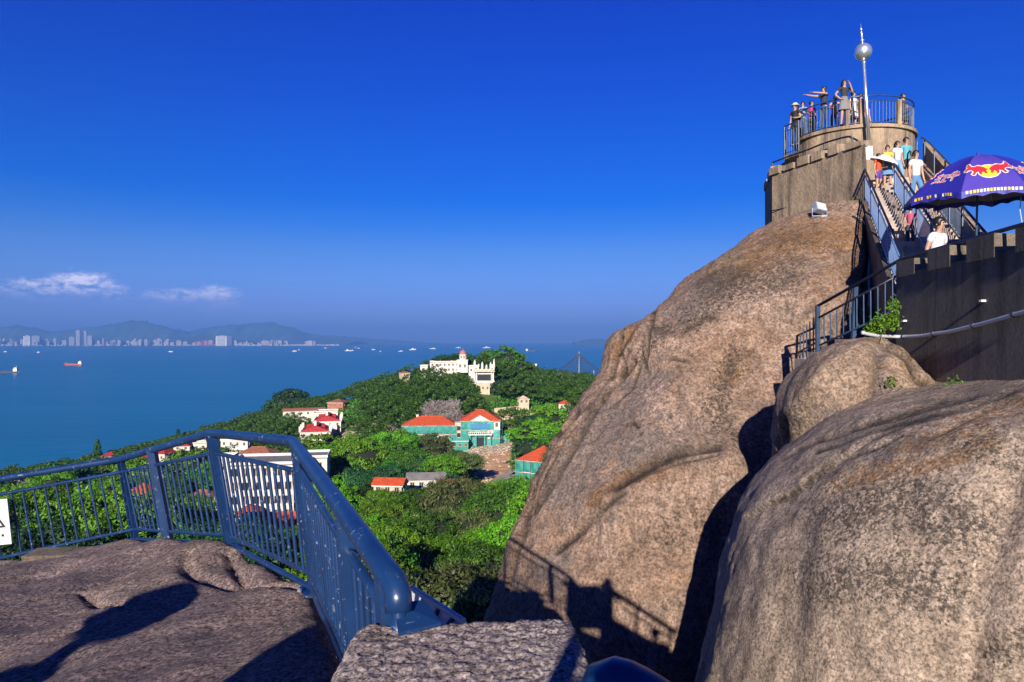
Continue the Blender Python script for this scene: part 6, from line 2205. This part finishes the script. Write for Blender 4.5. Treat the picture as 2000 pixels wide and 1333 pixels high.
drape('dirt_road', [(905, 262), (1000, 262), (995, 235), (1010, 205), (1002, 180), (960, 162), (925, 160), (945, 185), (940, 215), (912, 240)], M['earth'])
drape('construction_yard', [(780, 282), (1010, 282), (1005, 258), (880, 255), (790, 268)], M['earth_pale'])
drape('bare_slope', [(668, 352), (790, 352), (800, 300), (780, 285), (700, 292), (665, 318)], M['earth_pale'])
drape('terrace_ground', [(955, 345), (1060, 350), (1060, 318), (1000, 305), (960, 312)], M['earth'])
drape('grass_slope', [(928, 385), (975, 385), (968, 352), (930, 352)], M['meadow'])
for k, (pts, w_) in enumerate((([(948, 186), (975, 192), (1000, 205)], 1.6), ([(935, 165), (968, 176), (962, 190), (985, 204), (1004, 214)], 1.4), ([(925, 178), (945, 186), (955, 172), (938, 160)], 1.4))):
    vs, fs = [], []
    cl_ = smooth_poly([Vector(((px - 1000) / F * D, D, 0)) for px, D in pts], 8)
    for i, q_ in enumerate(cl_):
        tdir = (cl_[min(i + 1, len(cl_) - 1)] - cl_[max(0, i - 1)]).normalized()
        nn_ = Vector((-tdir.y, tdir.x, 0)) * w_
        for s_ in (-1, 1):
            r_ = q_ + nn_ * s_
            vs.append((r_.x, r_.y, gz(r_.x, r_.y) + 1.0))
    fs = [(2 * i, 2 * i + 1, 2 * i + 3, 2 * i + 2) for i in range(len(cl_) - 1)]
    tag(obj('track', vs, fs, M['track']), kind='structure')
for lb, a, b, hgt in (('upper tan retaining wall right of the tall netted hall', (965, 338), (1030, 345), 3.0), ('lower tan retaining wall right of the tall netted hall', (968, 322), (1050, 328), 2.4),
                      ('pale coping wall behind the low netted wing', (985, 300), (1045, 306), 2.0), ('pale wall beside the dirt track below the tall netted hall', (905, 243), (935, 240), 3.0)):
    A1, B1 = Vector(((a[0] - 1000) / F * a[1], a[1], 0)), Vector(((b[0] - 1000) / F * b[1], b[1], 0))
    za, zb_ = gz(A1.x, A1.y), gz(B1.x, B1.y)
    w_ = MB().prism([(A1.x, A1.y), (B1.x, B1.y), (B1.x, B1.y + .7), (A1.x, A1.y + .7)], min(za, zb_) - 3, [za + hgt, zb_ + hgt, zb_ + hgt, za + hgt]).build('retaining_wall', M['wall_cream'])
    tag(w_, lb, 'wall')
M['outcrop'] = rock_mat('grey_cliff_rock', (0.34, 0.29, 0.28), (0.24, 0.20, 0.19), (0.45, 0.40, 0.38), [], streak=0.9, fine=1.2, dark=0.6, bmp=6)
oc = P(865, 818, 318)
rough_block('rock_outcrop', (oc.x, oc.y + 4, oc.z), (19, 10, 15), 0.1, M['outcrop'], 'grey streaked rock outcrop behind the low netted hall', 1.2, n=40, bev=0.5, seed=31, freq=0.35)

# rubble strewn over the bare ground
rbr = random.Random(77)
mb = MB()
for i in range(620):
    px, D = rbr.choice([(rbr.uniform(668, 795), rbr.uniform(288, 350)), (rbr.uniform(790, 1005), rbr.uniform(256, 280)), (rbr.uniform(790, 1005), rbr.uniform(250, 280)), (rbr.uniform(915, 1005), rbr.uniform(165, 262))])
    x = (px - 1000) / F * D
    s_ = rbr.uniform(.15, .6)
    mb.box((x, D, gz(x, D) + .7), (s_ * rbr.uniform(.6, 1.8), s_, s_ * rbr.uniform(.4, 1)), rbr.uniform(0, 3))
tag(mb.build('rubble', M['wall_cream']), 'pale building rubble strewn over the yard and slope', 'rubble', kind='stuff')

# bird park net
av = thing('aviary_net', 'tent shaped bird park net hung from a tall mast on the right ridge', 'aviary', S(1130, 745, 480))
am = P(1131, 687, 480)
MB().tube([(am.x, am.y, am.z - 26), (am.x, am.y, am.z)], [.5, .3], 8).build('mast', M['grey_metal'], av)
def av_pt(a, t_, d=0.0):
    R_ = 27 * (1 + .12 * math.sin(3 * a))
    return Vector((am.x + R_ * t_ * math.cos(a), am.y + R_ * t_ * math.sin(a) * .8, am.z - 1 - 17 * (1 - (1 - t_) ** 1.7) + 1.2 * math.sin(5 * a) * t_ * t_))
mb = MB()
for k in range(40):
    a = 2 * math.pi * k / 40
    mb.tube([av_pt(a, j / 8) for j in range(9)], .055, 4)
for j in range(1, 15):
    mb.tube([av_pt(2 * math.pi * k / 40, j / 14) for k in range(41)], .055, 4)
mb.build('net', plain('dark_netting', (.05, .06, .09), .8), av)
for k, a in enumerate((0.2, 2.9, 4.0, 5.3)):
    q_ = av_pt(a, .62)
    MB().tube([(q_.x, q_.y, q_.z - 16), (q_.x, q_.y, q_.z + 1.5)], .25, 6).build('side_mast', M['grey_metal'], av)

# ------------------------------------------------------------------ trees
M['leaf_bright'] = leaf_mat('bright_green_leaves', (0.062, 0.155, 0.005), (0.115, 0.240, 0.008))
M['leaf_mid'] = leaf_mat('green_leaves', (0.028, 0.092, 0.006), (0.068, 0.165, 0.010))
M['leaf_dark'] = leaf_mat('dark_green_leaves', (0.012, 0.050, 0.014), (0.030, 0.090, 0.020))
M['leaf_olive'] = leaf_mat('olive_leaves', (0.055, 0.085, 0.020), (0.105, 0.125, 0.038))
M['core'] = plain('crown_shade_core', (0.010, 0.020, 0.006), 1.0, 0, 0.4, 1)  # solid core, its near-black colour stands for shade between the leaves


def crown_mesh(name, R, Hc, zc, nclump, nleaf, size, mat, seed, shape='round'):
    """thousands of leaf-sized faces gathered into clumps over an uneven crown"""
    r_ = np.random.default_rng(seed)
    cl_ = []
    lob = [(r_.normal(0, 1, 3), r_.uniform(.5, 1)) for _ in range(7)]
    for i in range(nclump):
        while True:
            d_ = r_.normal(0, 1, 3)
            d_ /= np.linalg.norm(d_)
            if d_[2] > -0.45:
                break
        k_ = 0.78 + sum(w_ * 0.22 * max(0, float(np.dot(d_, n_ / np.linalg.norm(n_)))) ** 3 for n_, w_ in lob) + r_.uniform(-.13, .10)
        k_ *= 1.0 if r_.random() < .8 else r_.uniform(.5, .9)
        if shape == 'cone':
            h_ = r_.random() ** .8
            a_ = r_.uniform(0, 2 * np.pi)
            rr_ = (1 - h_) * R * r_.uniform(.7, 1.05) + .2
            c_ = np.array([rr_ * np.cos(a_), rr_ * np.sin(a_), zc - Hc + 2 * Hc * h_])
            cr = .22 * R + .1
        else:
            c_ = np.array([d_[0] * R * k_, d_[1] * R * k_, zc + d_[2] * Hc * k_])
            cr = R * r_.uniform(.16, .27)
        cl_.append((c_, cr))
    V, Fc = [], []
    for c_, cr in cl_:
        dirs = r_.normal(0, 1, (nleaf, 3))
        dirs /= np.linalg.norm(dirs, axis=1, keepdims=True)
        dirs[:, 2] = np.where(dirs[:, 2] < -.3, -dirs[:, 2] * .6, dirs[:, 2])
        pos_ = c_ + dirs * (cr * r_.uniform(.55, 1.1, (nleaf, 1))) * np.array([1, 1, .8])
        nr = dirs + r_.normal(0, .45, (nleaf, 3)) + np.array([0, 0, .25])
        nr /= np.linalg.norm(nr, axis=1, keepdims=True)
        tmp = r_.normal(0, 1, (nleaf, 3))
        t1 = np.cross(nr, tmp)
        t1 /= np.linalg.norm(t1, axis=1, keepdims=True)
        t2 = np.cross(nr, t1)
        s_ = size * r_.uniform(.6, 1.3, (nleaf, 1))
        q_ = np.stack([pos_ - t1 * s_, pos_ - t2 * s_ * .45 + nr * s_ * .12, pos_ + t1 * s_, pos_ + t2 * s_ * .45 + nr * s_ * .12], 1)
        V.append(q_.reshape(-1, 3))
    V = np.concatenate(V)
    n_ = len(V) // 4
    me = bpy.data.meshes.new(name)
    me.vertices.add(len(V))
    me.vertices.foreach_set('co', V.ravel())
    me.loops.add(n_ * 4)
    me.loops.foreach_set('vertex_index', np.arange(n_ * 4))
    me.polygons.add(n_)
    me.polygons.foreach_set('loop_start', np.arange(n_) * 4)
    me.polygons.foreach_set('loop_total', np.full(n_, 4))
    me.materials.append(mat)
    me.update(calc_edges=True)
    return me


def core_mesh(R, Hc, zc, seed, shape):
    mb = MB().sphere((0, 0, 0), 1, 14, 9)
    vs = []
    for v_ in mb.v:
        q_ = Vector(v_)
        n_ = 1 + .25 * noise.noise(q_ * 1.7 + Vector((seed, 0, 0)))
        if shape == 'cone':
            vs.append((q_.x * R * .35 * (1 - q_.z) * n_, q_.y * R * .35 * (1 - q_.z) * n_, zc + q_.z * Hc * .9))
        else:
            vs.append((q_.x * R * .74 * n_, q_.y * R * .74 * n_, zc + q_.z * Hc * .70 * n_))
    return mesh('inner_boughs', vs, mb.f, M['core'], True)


def trunk_mesh(R, zc, seed):
    r_ = random.Random(seed)
    mb = MB().tube([(0, 0, -2), (0.1, 0, zc * .4), (r_.uniform(-.3, .3), r_.uniform(-.3, .3), zc * .8)], [R * .075, R * .055, R * .035], 8)
    for k in range(5):
        a = k * 1.26 + r_.uniform(-.3, .3)
        z0 = zc * r_.uniform(.4, .7)
        mb.tube([(0, 0, z0), (math.cos(a) * R * .3, math.sin(a) * R * .3, z0 + R * .25), (math.cos(a) * R * .62, math.sin(a) * R * .62, zc + R * .1)], [R * .035, R * .025, R * .012], 6)
    return mesh('trunk', mb.v, mb.f, M['trunk'], True)


KINDS = {}


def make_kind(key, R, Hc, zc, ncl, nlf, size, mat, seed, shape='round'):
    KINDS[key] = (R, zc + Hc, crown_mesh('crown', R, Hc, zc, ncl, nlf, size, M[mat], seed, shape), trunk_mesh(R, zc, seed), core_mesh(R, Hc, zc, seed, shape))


i = 40
for nm, mt in (('bright', 'leaf_bright'), ('mid', 'leaf_mid'), ('olive', 'leaf_olive'), ('dark', 'leaf_dark')):
    for vv_ in range(2):
        i += 1
        make_kind('near_%s_%d' % (nm, vv_), 4.6 + vv_ * .6, 3.4, 6.0, 120, 85, 0.20, mt, i)
        make_kind('far_%s_%d' % (nm, vv_), 6.5 + vv_, 5.0, 7.0, 80, 42, 0.48, mt, i + 50)
make_kind('cedar_0', 4.0, 7.5, 9.5, 90, 60, 0.40, 'leaf_dark', 99, 'cone')
WORD = {'bright': 'bright green', 'mid': 'mid green', 'olive': 'olive green', 'dark': 'dark green'}
NT_ = [0]
LBL = {}


def tree(key, x, y, s, label=None, group=None, z=None, sz=1.0):
    R, top, me, tr, co = KINDS[key]
    rz = random.uniform(0, 6.28)
    root = thing('tree', label, 'tree', (x, y, (gz(x, y) if z is None else z) - 0.3), group, rz)
    root.scale = (s, s, s * sz)
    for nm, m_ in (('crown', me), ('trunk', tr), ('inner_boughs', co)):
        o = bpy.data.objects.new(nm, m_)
        COL.objects.link(o)
        o.parent = root
    NT_[0] += 1
    return root


def tree_at(key, px, ytop, D, s, label, sz=1.0):
    """a tree whose crown tops out where the sight line (px, ytop) runs, D metres off"""
    p = P(px, ytop, D)
    tree(key, p.x, p.y, s, label, None, p.z - KINDS[key][1] * s * sz * 1.02, sz)


# the trees one can point at
tree_at('cedar_0', 190, 858, 400, .85, 'tall dark cedar standing up against the sea at left')
tree_at('far_dark_0', 568, 757, 520, 2.1, 'large domed dark green tree on the tip of the headland')
tree_at('far_dark_1', 545, 775, 500, 1.5, 'dark green tree low at the left foot of the large domed headland tree')
tree_at('far_dark_0', 592, 775, 505, 1.3, 'dark green tree hugging the right side of the large domed headland tree')
tree_at('far_dark_1', 868, 692, 440, 1.05, 'round dark tree behind the long white villa wing', .7)
tree_at('far_dark_0', 893, 688, 445, .8, 'small dark tree just left of the pink domed tower')
tree_at('far_dark_1', 912, 690, 448, .9, 'dark tree right behind the pink domed tower')
tree_at('far_mid_0', 990, 679, 430, 1.75, 'tall round green tree on the hilltop right of the pinnacled villa')
tree_at('far_mid_1', 955, 684, 450, 1.1, 'green tree behind the pinnacles of the hilltop villa')
tree_at('far_mid_0', 1012, 700, 425, 1.3, 'green tree at the right foot of the tall hilltop tree')
tree_at('far_dark_0', 987, 738, 385, 1.35, 'dark blue green round tree below the hilltop, right of the grass slope')
tree_at('far_bright_0', 1045, 820, 235, 1.15, 'broad bright green tree beside the dirt road, near the granite dome', .75)
tree_at('far_bright_1', 1075, 832, 228, .85, 'bright green tree between the broad one and the granite dome', .8)
tree_at('far_bright_0', 1012, 835, 240, .72, 'bright green tree at the left flank of the broad roadside one', .8)
tree_at('near_bright_0', 705, 850, 200, 1.9, 'big light green tree right of the white block, lit on its left side')
tree_at('near_bright_1', 740, 852, 215, 1.6, 'light green tree right of the big light green one')
tree_at('near_mid_0', 672, 870, 200, 1.25, 'green tree between the white block and the big light green tree')
tree_at('near_mid_1', 775, 862, 205, 1.6, 'dark mottled green tree below the low netted hall')
tree_at('near_olive_0', 845, 845, 225, 1.35, 'brownish olive tree in front of the low netted hall')
tree_at('near_bright_0', 865, 884, 185, 1.25, 'light green spreading tree over the grey shed', .75)
tree_at('near_mid_0', 805, 880, 190, 1.25, 'mid green tree left of the spreading light green tree')
tree_at('near_olive_1', 912, 882, 190, .95, 'olive tree left of the dirt road', .8)
for px, yt, D, k_, s_, lb in ((742, 952, 134, 'near_bright_0', .8, 'bright tree hiding the wall of the low orange tiled house'), (778, 955, 136, 'near_mid_0', .8, 'green tree at the right corner of the low orange tiled house'),
                     (816, 952, 140, 'near_mid_1', .8, 'green tree before the dark grey roofed shed'), (850, 949, 142, 'near_bright_1', .75, 'light green tree before the right half of the grey roofed shed'),
                     (888, 951, 138, 'near_bright_0', .8, 'light green tree before the orange tiled shed'), (918, 948, 140, 'near_mid_0', .75, 'green tree at the lower end of the dirt track'),
                     (955, 946, 132, 'near_bright_1', .85, 'bright tree right of the lower end of the dirt track')):
    tree_at(k_, px, yt, D, s_, lb)
tree_at('cedar_0', 348, 838, 480, .8, 'loose dark pine above the left top rail')
tree_at('far_mid_1', 605, 862, 290, .9, 'dark round tree in front of the nearer dark red roof')
for px, yt, D, lb in ((1098, 728, 400, 'left one of the slim palms on the right ridge'), (1120, 730, 405, 'right one of the slim palms on the right ridge'), (553, 786, 470, 'pale palm left of the long pink roofed shed')):
    p = P(px, yt, D)
    pt_ = thing('palm_tree', lb, 'palm tree', (p.x, p.y, p.z - 11))
    MB().tube([(0, 0, -3), (.3, 0, 5), (.2, 0, 10.4)], [.35, .25, .2], 7).build('trunk', M['trunk'], pt_, world=False)
    for k in range(14):
        a = k * 2 * math.pi / 14 + .2
        up = 1.5 if k % 2 else .6
        vs, fs = [], []
        for j in range(7):
            t_ = j / 6
            c_ = Vector((math.cos(a) * 3.4 * t_, math.sin(a) * 3.4 * t_, 10.4 + up * math.sin(t_ * 2.2) - 2.2 * t_ * t_))
            sd_ = Vector((-math.sin(a), math.cos(a), -.3)) * (.55 * math.sin(math.pi * min(1, t_ + .12)) + .03)
            vs += [c_ - sd_, c_ + Vector((0, 0, .12)), c_ + sd_]
        for j in range(6):
            fs += [(3 * j, 3 * j + 1, 3 * j + 4, 3 * j + 3), (3 * j + 1, 3 * j + 2, 3 * j + 5, 3 * j + 4)]
        obj('frond', vs, fs, M['leaf_olive'], pt_, world=False)

# what must stay in sight: (px0, py0, px1, py1, D)
KEEP = [(786, 803, 900, 850, 288), (893, 790, 1000, 866, 280), (925, 872, 1002, 948, 262), (1024, 878, 1080, 930, 198), (818, 684, 920, 724, 425), (922, 690, 970, 750, 390), (928, 752, 972, 784, 375),
        (582, 812, 668, 862, 318), (553, 786, 632, 815, 425), (640, 778, 684, 800, 425), (432, 884, 592, 1000, 152), (590, 884, 645, 935, 170), (478, 1008, 592, 1038, 138), (452, 880, 560, 900, 228),
        (338, 862, 408, 882, 325), (270, 876, 340, 902, 288), (205, 882, 262, 905, 318), (0, 936, 95, 952, 296), (140, 986, 182, 1006, 170), (256, 958, 330, 1005, 176), (368, 968, 425, 990, 195),
        (440, 852, 490, 868, 306), (737, 934, 792, 947, 146), (800, 925, 912, 943, 156), (1088, 784, 1114, 796, 325), (1006, 774, 1036, 784, 340), (832, 786, 895, 812, 312),
        (965, 790, 1035, 806, 316), (690, 805, 788, 838, 285), (395, 852, 425, 858, 400), (780, 728, 800, 736, 430), (975, 860, 1000, 868, 280), (870, 868, 1000, 884, 256)]
cand = []
rt = random.Random(21)
D = 36.0
while D < 620:
    sp = 7.2 if D < 125 else (9.5 if D < 230 else 12.5)
    x0, x1 = (-60 - 1000) / F * D, (1230 - 1000) / F * D
    n_ = int((x1 - x0) / sp)
    for k in range(n_):
        x = x0 + (k + rt.uniform(.1, .9)) * sp
        y = D + rt.uniform(-.4, .4) * sp
        cand.append((x, y, sp))
    D += sp * .92
xs_ = np.array([c_[0] for c_ in cand])
ys_ = np.array([c_[1] for c_ in cand])
zs_ = ground(xs_, ys_)
LAND = [((870, 280), 'below the netted halls'), ((945, 400), 'round the hilltop villa'), ((620, 330), 'round the dark red roofed twins'), ((594, 450), 'on the headland'), ((520, 165), 'by the four storey block'),
        ((200, 200), 'behind the left fence bays'), ((60, 330), 'near the shore at far left'), ((350, 380), 'above the fence, by the shore'), ((850, 80), 'in the near forest left of the dome'),
        ((1100, 380), 'on the right ridge'), ((760, 400), 'on the left slope of the villa hill'), ((1080, 250), 'beside the granite dome'), ((780, 180), 'above the near forest'), ((300, 100), 'right below the fence')]
sel = []
prof = {}
for x, y, z, (a_, b_, sp) in zip(xs_, ys_, zs_, cand):
    if z < 1.5:
        continue
    px = 1000 + x / y * F
    near = y < 215
    ytop = 666.5 + (CZ - (z + (9.0 if near else 11))) / y * F
    ybot = 666.5 + (CZ - z - 2) / y * F
    rpx = (4.6 if near else 6.5) / y * F
    if ytop > 1225 or (px < 590 and ytop > 1100) or ytop > 1180 and px < 700:
        continue
    if any(math.hypot(x - hx, y - hy) < hr + sp * .35 for hx, hy, hr in HOUSES):
        continue
    bad = False
    for (k0, l0, k1, l1, kd) in KEEP:
        if y < kd + 12 and px + rpx * .75 > k0 and px - rpx * .75 < k1 and ytop < l1 - 3 and ybot > l0:
            bad = True
            break
    if bad:
        continue
    sel.append((y, x, z, px, ytop, near))
sel.sort()
# leave out what others hide
hor = np.full(2400, 1e9)
vis = []
for y, x, z, px, ytop, near in sel:
    r_ = int((4.6 if near else 6.5) / y * F * .7)
    a_, b_ = int(max(0, px + 300 - r_)), int(min(2399, px + 300 + r_))
    cur = hor[a_:b_ + 1]
    if ytop < cur.max() - 1.5:
        vis.append((y, x, z, px, ytop, near))
        ym = ytop + 3
        hor[a_:b_ + 1] = np.minimum(cur, ym)
print('trees visible', len(vis))
MAXT = 296 - NT_[0] - 3
vis_sorted = sorted(vis, key=lambda v_: v_[0])
indiv, mass = vis_sorted[:MAXT], vis_sorted[MAXT:]


LSHORT = 0


def pick(y, x, px):
    n_ = noise.noise(Vector((x * .02, y * .02, 3)))
    r_ = rt.random()
    if px > 650 and y < 140:
        return 'bright' if r_ < .62 else ('mid' if r_ < .9 else 'olive')
    if n_ + (r_ - .5) * .9 > .08:
        return 'bright'
    if n_ + (r_ - .5) * .9 < -.30:
        return 'dark'
    return 'olive' if r_ < .22 else 'mid'


for y, x, z, px, ytop, near in indiv:
    w_ = pick(y, x, px)
    key = '%s_%s_%d' % ('near' if near else 'far', w_, rt.randint(0, 1))
    best = min(LAND, key=lambda L: math.hypot(x - (L[0][0] - 1000) / F * L[0][1], (y - L[0][1]) * .8))
    s_ = rt.uniform(.72, 1.26)
    size = 'small' if s_ < .93 else ('large' if s_ > 1.08 else 'middling')
    lab = '%s %s tree' % (size, WORD[w_])
    LBL.setdefault((lab, best[1]), []).append((px, tree(key, x, y, s_, lab, '%s trees %s' % (WORD[w_], best[1]), sz=rt.uniform(.85, 1.15))))
ORD = ['', 'second', 'third', 'fourth', 'fifth', 'sixth', 'seventh', 'eighth', 'ninth', 'tenth', 'eleventh', 'twelfth', 'thirteenth', 'fourteenth', 'fifteenth']
for (lab, where), lst in LBL.items():
    lst.sort(key=lambda q_: q_[0])
    for i_, (px, o_) in enumerate(lst):
        if len(lst) == 1:
            o_['label'] = '%s %s' % (lab, where)
        elif i_ == 0:
            o_['label'] = 'leftmost %s %s' % (lab, where)
        elif i_ == len(lst) - 1:
            o_['label'] = 'rightmost %s %s' % (lab, where)
        else:
            o_['label'] = '%s %s, %s from left' % (lab, where, ORD[min(i_, 14)])
# farther ones that are left: one wood
if mass:
    rw = np.random.default_rng(4)
    vs_, n_ = [], 0
    for y, x, z, px, ytop, near in mass:
        R, top, me, tr, co = KINDS['far_mid_%d' % rt.randint(0, 1)]
        c_ = np.empty(len(me.vertices) * 3)
        me.vertices.foreach_get('co', c_)
        c_ = c_.reshape(-1, 4, 3)[::2].reshape(-1, 3) * rt.uniform(.85, 1.1) * np.array([1, 1, 1])
        vs_.append(c_ + np.array([x, y, z]))
    V = np.concatenate(vs_)
    n_ = len(V) // 4
    me = bpy.data.meshes.new('far_wood')
    me.vertices.add(len(V))
    me.vertices.foreach_set('co', V.ravel())
    me.loops.add(n_ * 4)
    me.loops.foreach_set('vertex_index', np.arange(n_ * 4))
    me.polygons.add(n_)
    me.polygons.foreach_set('loop_start', np.arange(n_) * 4)
    me.polygons.foreach_set('loop_total', np.full(n_, 4))
    me.materials.append(M['leaf_mid'])
    me.update(calc_edges=True)
    tag(link('far_wood', me), 'wood of far trees on the slopes that face the sea', 'wood', kind='stuff')

# undergrowth
ru = np.random.default_rng(12)
N_ = 26000
Dd = 38 + (560 - 38) * ru.random(N_) ** .8
pxx = -60 + 1290 * ru.random(N_)
X = (pxx - 1000) / F * Dd
Z = ground(X, Dd)
ok = Z > 1.0
for (k0, l0, k1, l1, kd) in KEEP:
    yy = 666.5 + (CZ - Z - 1.2) / Dd * F
    ok &= ~((pxx > k0 - 4) & (pxx < k1 + 4) & (yy > l0) & (yy < l1) & (Dd < kd + 8))
for poly in ([(905, 262), (1000, 262), (995, 235), (1010, 205), (1002, 180), (960, 162), (925, 160), (945, 185), (940, 215), (912, 240)], [(668, 352), (790, 352), (800, 300), (780, 285), (700, 292), (665, 318)],
             [(780, 282), (1010, 282), (1005, 258), (880, 255), (790, 268)]):
    pl_ = [((a - 1000) / F * b, b) for a, b in poly]
    ok &= ~(in_poly(X, Dd, pl_) & (ru.random(N_) < .9))
X, Dd, Z = X[ok], Dd[ok], Z[ok]
n_ = len(X)
L_ = 9
sc = (0.5 + Dd / 260)[:, None]
ctr = np.stack([X, Dd, Z], 1)[:, None, :] + ru.normal(0, 1, (n_, L_, 3)) * (np.array([1.0, 1.0, .5]) * sc[:, :, None]) + np.array([0, 0, .6])
ctr = ctr.reshape(-1, 3)
nr = ru.normal(0, 1, ctr.shape) + np.array([0, -.3, 1.0])
nr /= np.linalg.norm(nr, axis=1, keepdims=True)
t1 = np.cross(nr, ru.normal(0, 1, ctr.shape))
t1 /= np.linalg.norm(t1, axis=1, keepdims=True)
t2 = np.cross(nr, t1)
s_ = np.repeat((.22 + Dd / 700), L_)[:, None] * ru.uniform(.6, 1.4, (len(ctr), 1))
V = np.stack([ctr - t1 * s_, ctr - t2 * s_ * .6, ctr + t1 * s_, ctr + t2 * s_ * .6], 1).reshape(-1, 3)
n_ = len(V) // 4
me = bpy.data.meshes.new('undergrowth')
me.vertices.add(len(V))
me.vertices.foreach_set('co', V.ravel())
me.loops.add(n_ * 4)
me.loops.foreach_set('vertex_index', np.arange(n_ * 4))
me.polygons.add(n_)
me.polygons.foreach_set('loop_start', np.arange(n_) * 4)
me.polygons.foreach_set('loop_total', np.full(n_, 4))
me.materials.append(M['leaf_mid'])
me.update(calc_edges=True)
tag(link('undergrowth', me), 'leafy undergrowth covering the island ground between the trees', 'undergrowth', kind='stuff')


# ------------------------------------------------------------------ small plants on the rocks
def shrub(label, pts, n, size, R_, mat='leaf_bright', seed=1, stems=True, cat='shrub'):
    r_ = random.Random(seed)
    c0 = sum((Vector(p) for p in pts), Vector()) / len(pts)
    root = thing('shrub', label, cat, tuple(c0))
    mb = MB()
    for i in range(n):
        c_ = Vector(r_.choice(pts)) + Vector([r_.gauss(0, R_), r_.gauss(0, R_ * .6), r_.gauss(0, R_)])
        nr = Vector([r_.gauss(0, .6), r_.gauss(-.5, .5), r_.gauss(.5, .5)]).normalized()
        t1 = nr.orthogonal().normalized()
        t1 = Matrix.Rotation(r_.uniform(0, 6.28), 3, nr) @ t1
        t2 = nr.cross(t1)
        s_ = size * r_.uniform(.6, 1.3)
        mb.add([c_ - t1 * s_, c_ - t2 * s_ * .45 + nr * s_ * .15, c_ + t1 * s_, c_ + t2 * s_ * .45 + nr * s_ * .15], [(0, 1, 2, 3)])
    lf = mb.build('foliage', M[mat], root)
    mb = MB()
    for p in pts:
        mb = MB().tube([Vector(p) - Vector((0, 0, R_ * 2.2)), Vector(p) + Vector((r_.gauss(0, .3) * R_, 0, R_ * .8))], size * .10, 5)
        mb.build('stem', M['trunk'], root)


shrub('leafy green shrub at the corner of the dark wall and the path railing', [S(1700, 640, 11.4), S(1718, 630, 11.4), S(1735, 622, 11.4), S(1742, 600, 11.5), S(1728, 638, 11.3), S(1745, 628, 11.4)], 420, .040, .065, 'leaf_bright', 4)
h1 = hit(1737, 757) or P(1737, 757, 8.5)
shrub('small tuft of weed on the brown hump', [tuple(h1 + Vector((0, -.03, .06)))], 70, .035, .045, 'leaf_olive', 5, cat='weed')
h1 = hit(1855, 752) or P(1855, 752, 8.0)
shrub('tiny green weeds at the foot of the dark wall', [tuple(h1 + Vector((0, -.03, .03))), tuple(h1 + Vector((.12, -.03, .03)))], 60, .025, .04, 'leaf_mid', 6, cat='weed')
shrub('creeper hanging at the foot of the bastion corner by the stair', [S(1668, 395, 19.9), S(1676, 405, 19.8), S(1662, 408, 20.0)], 160, .05, .09, 'leaf_mid', 7)
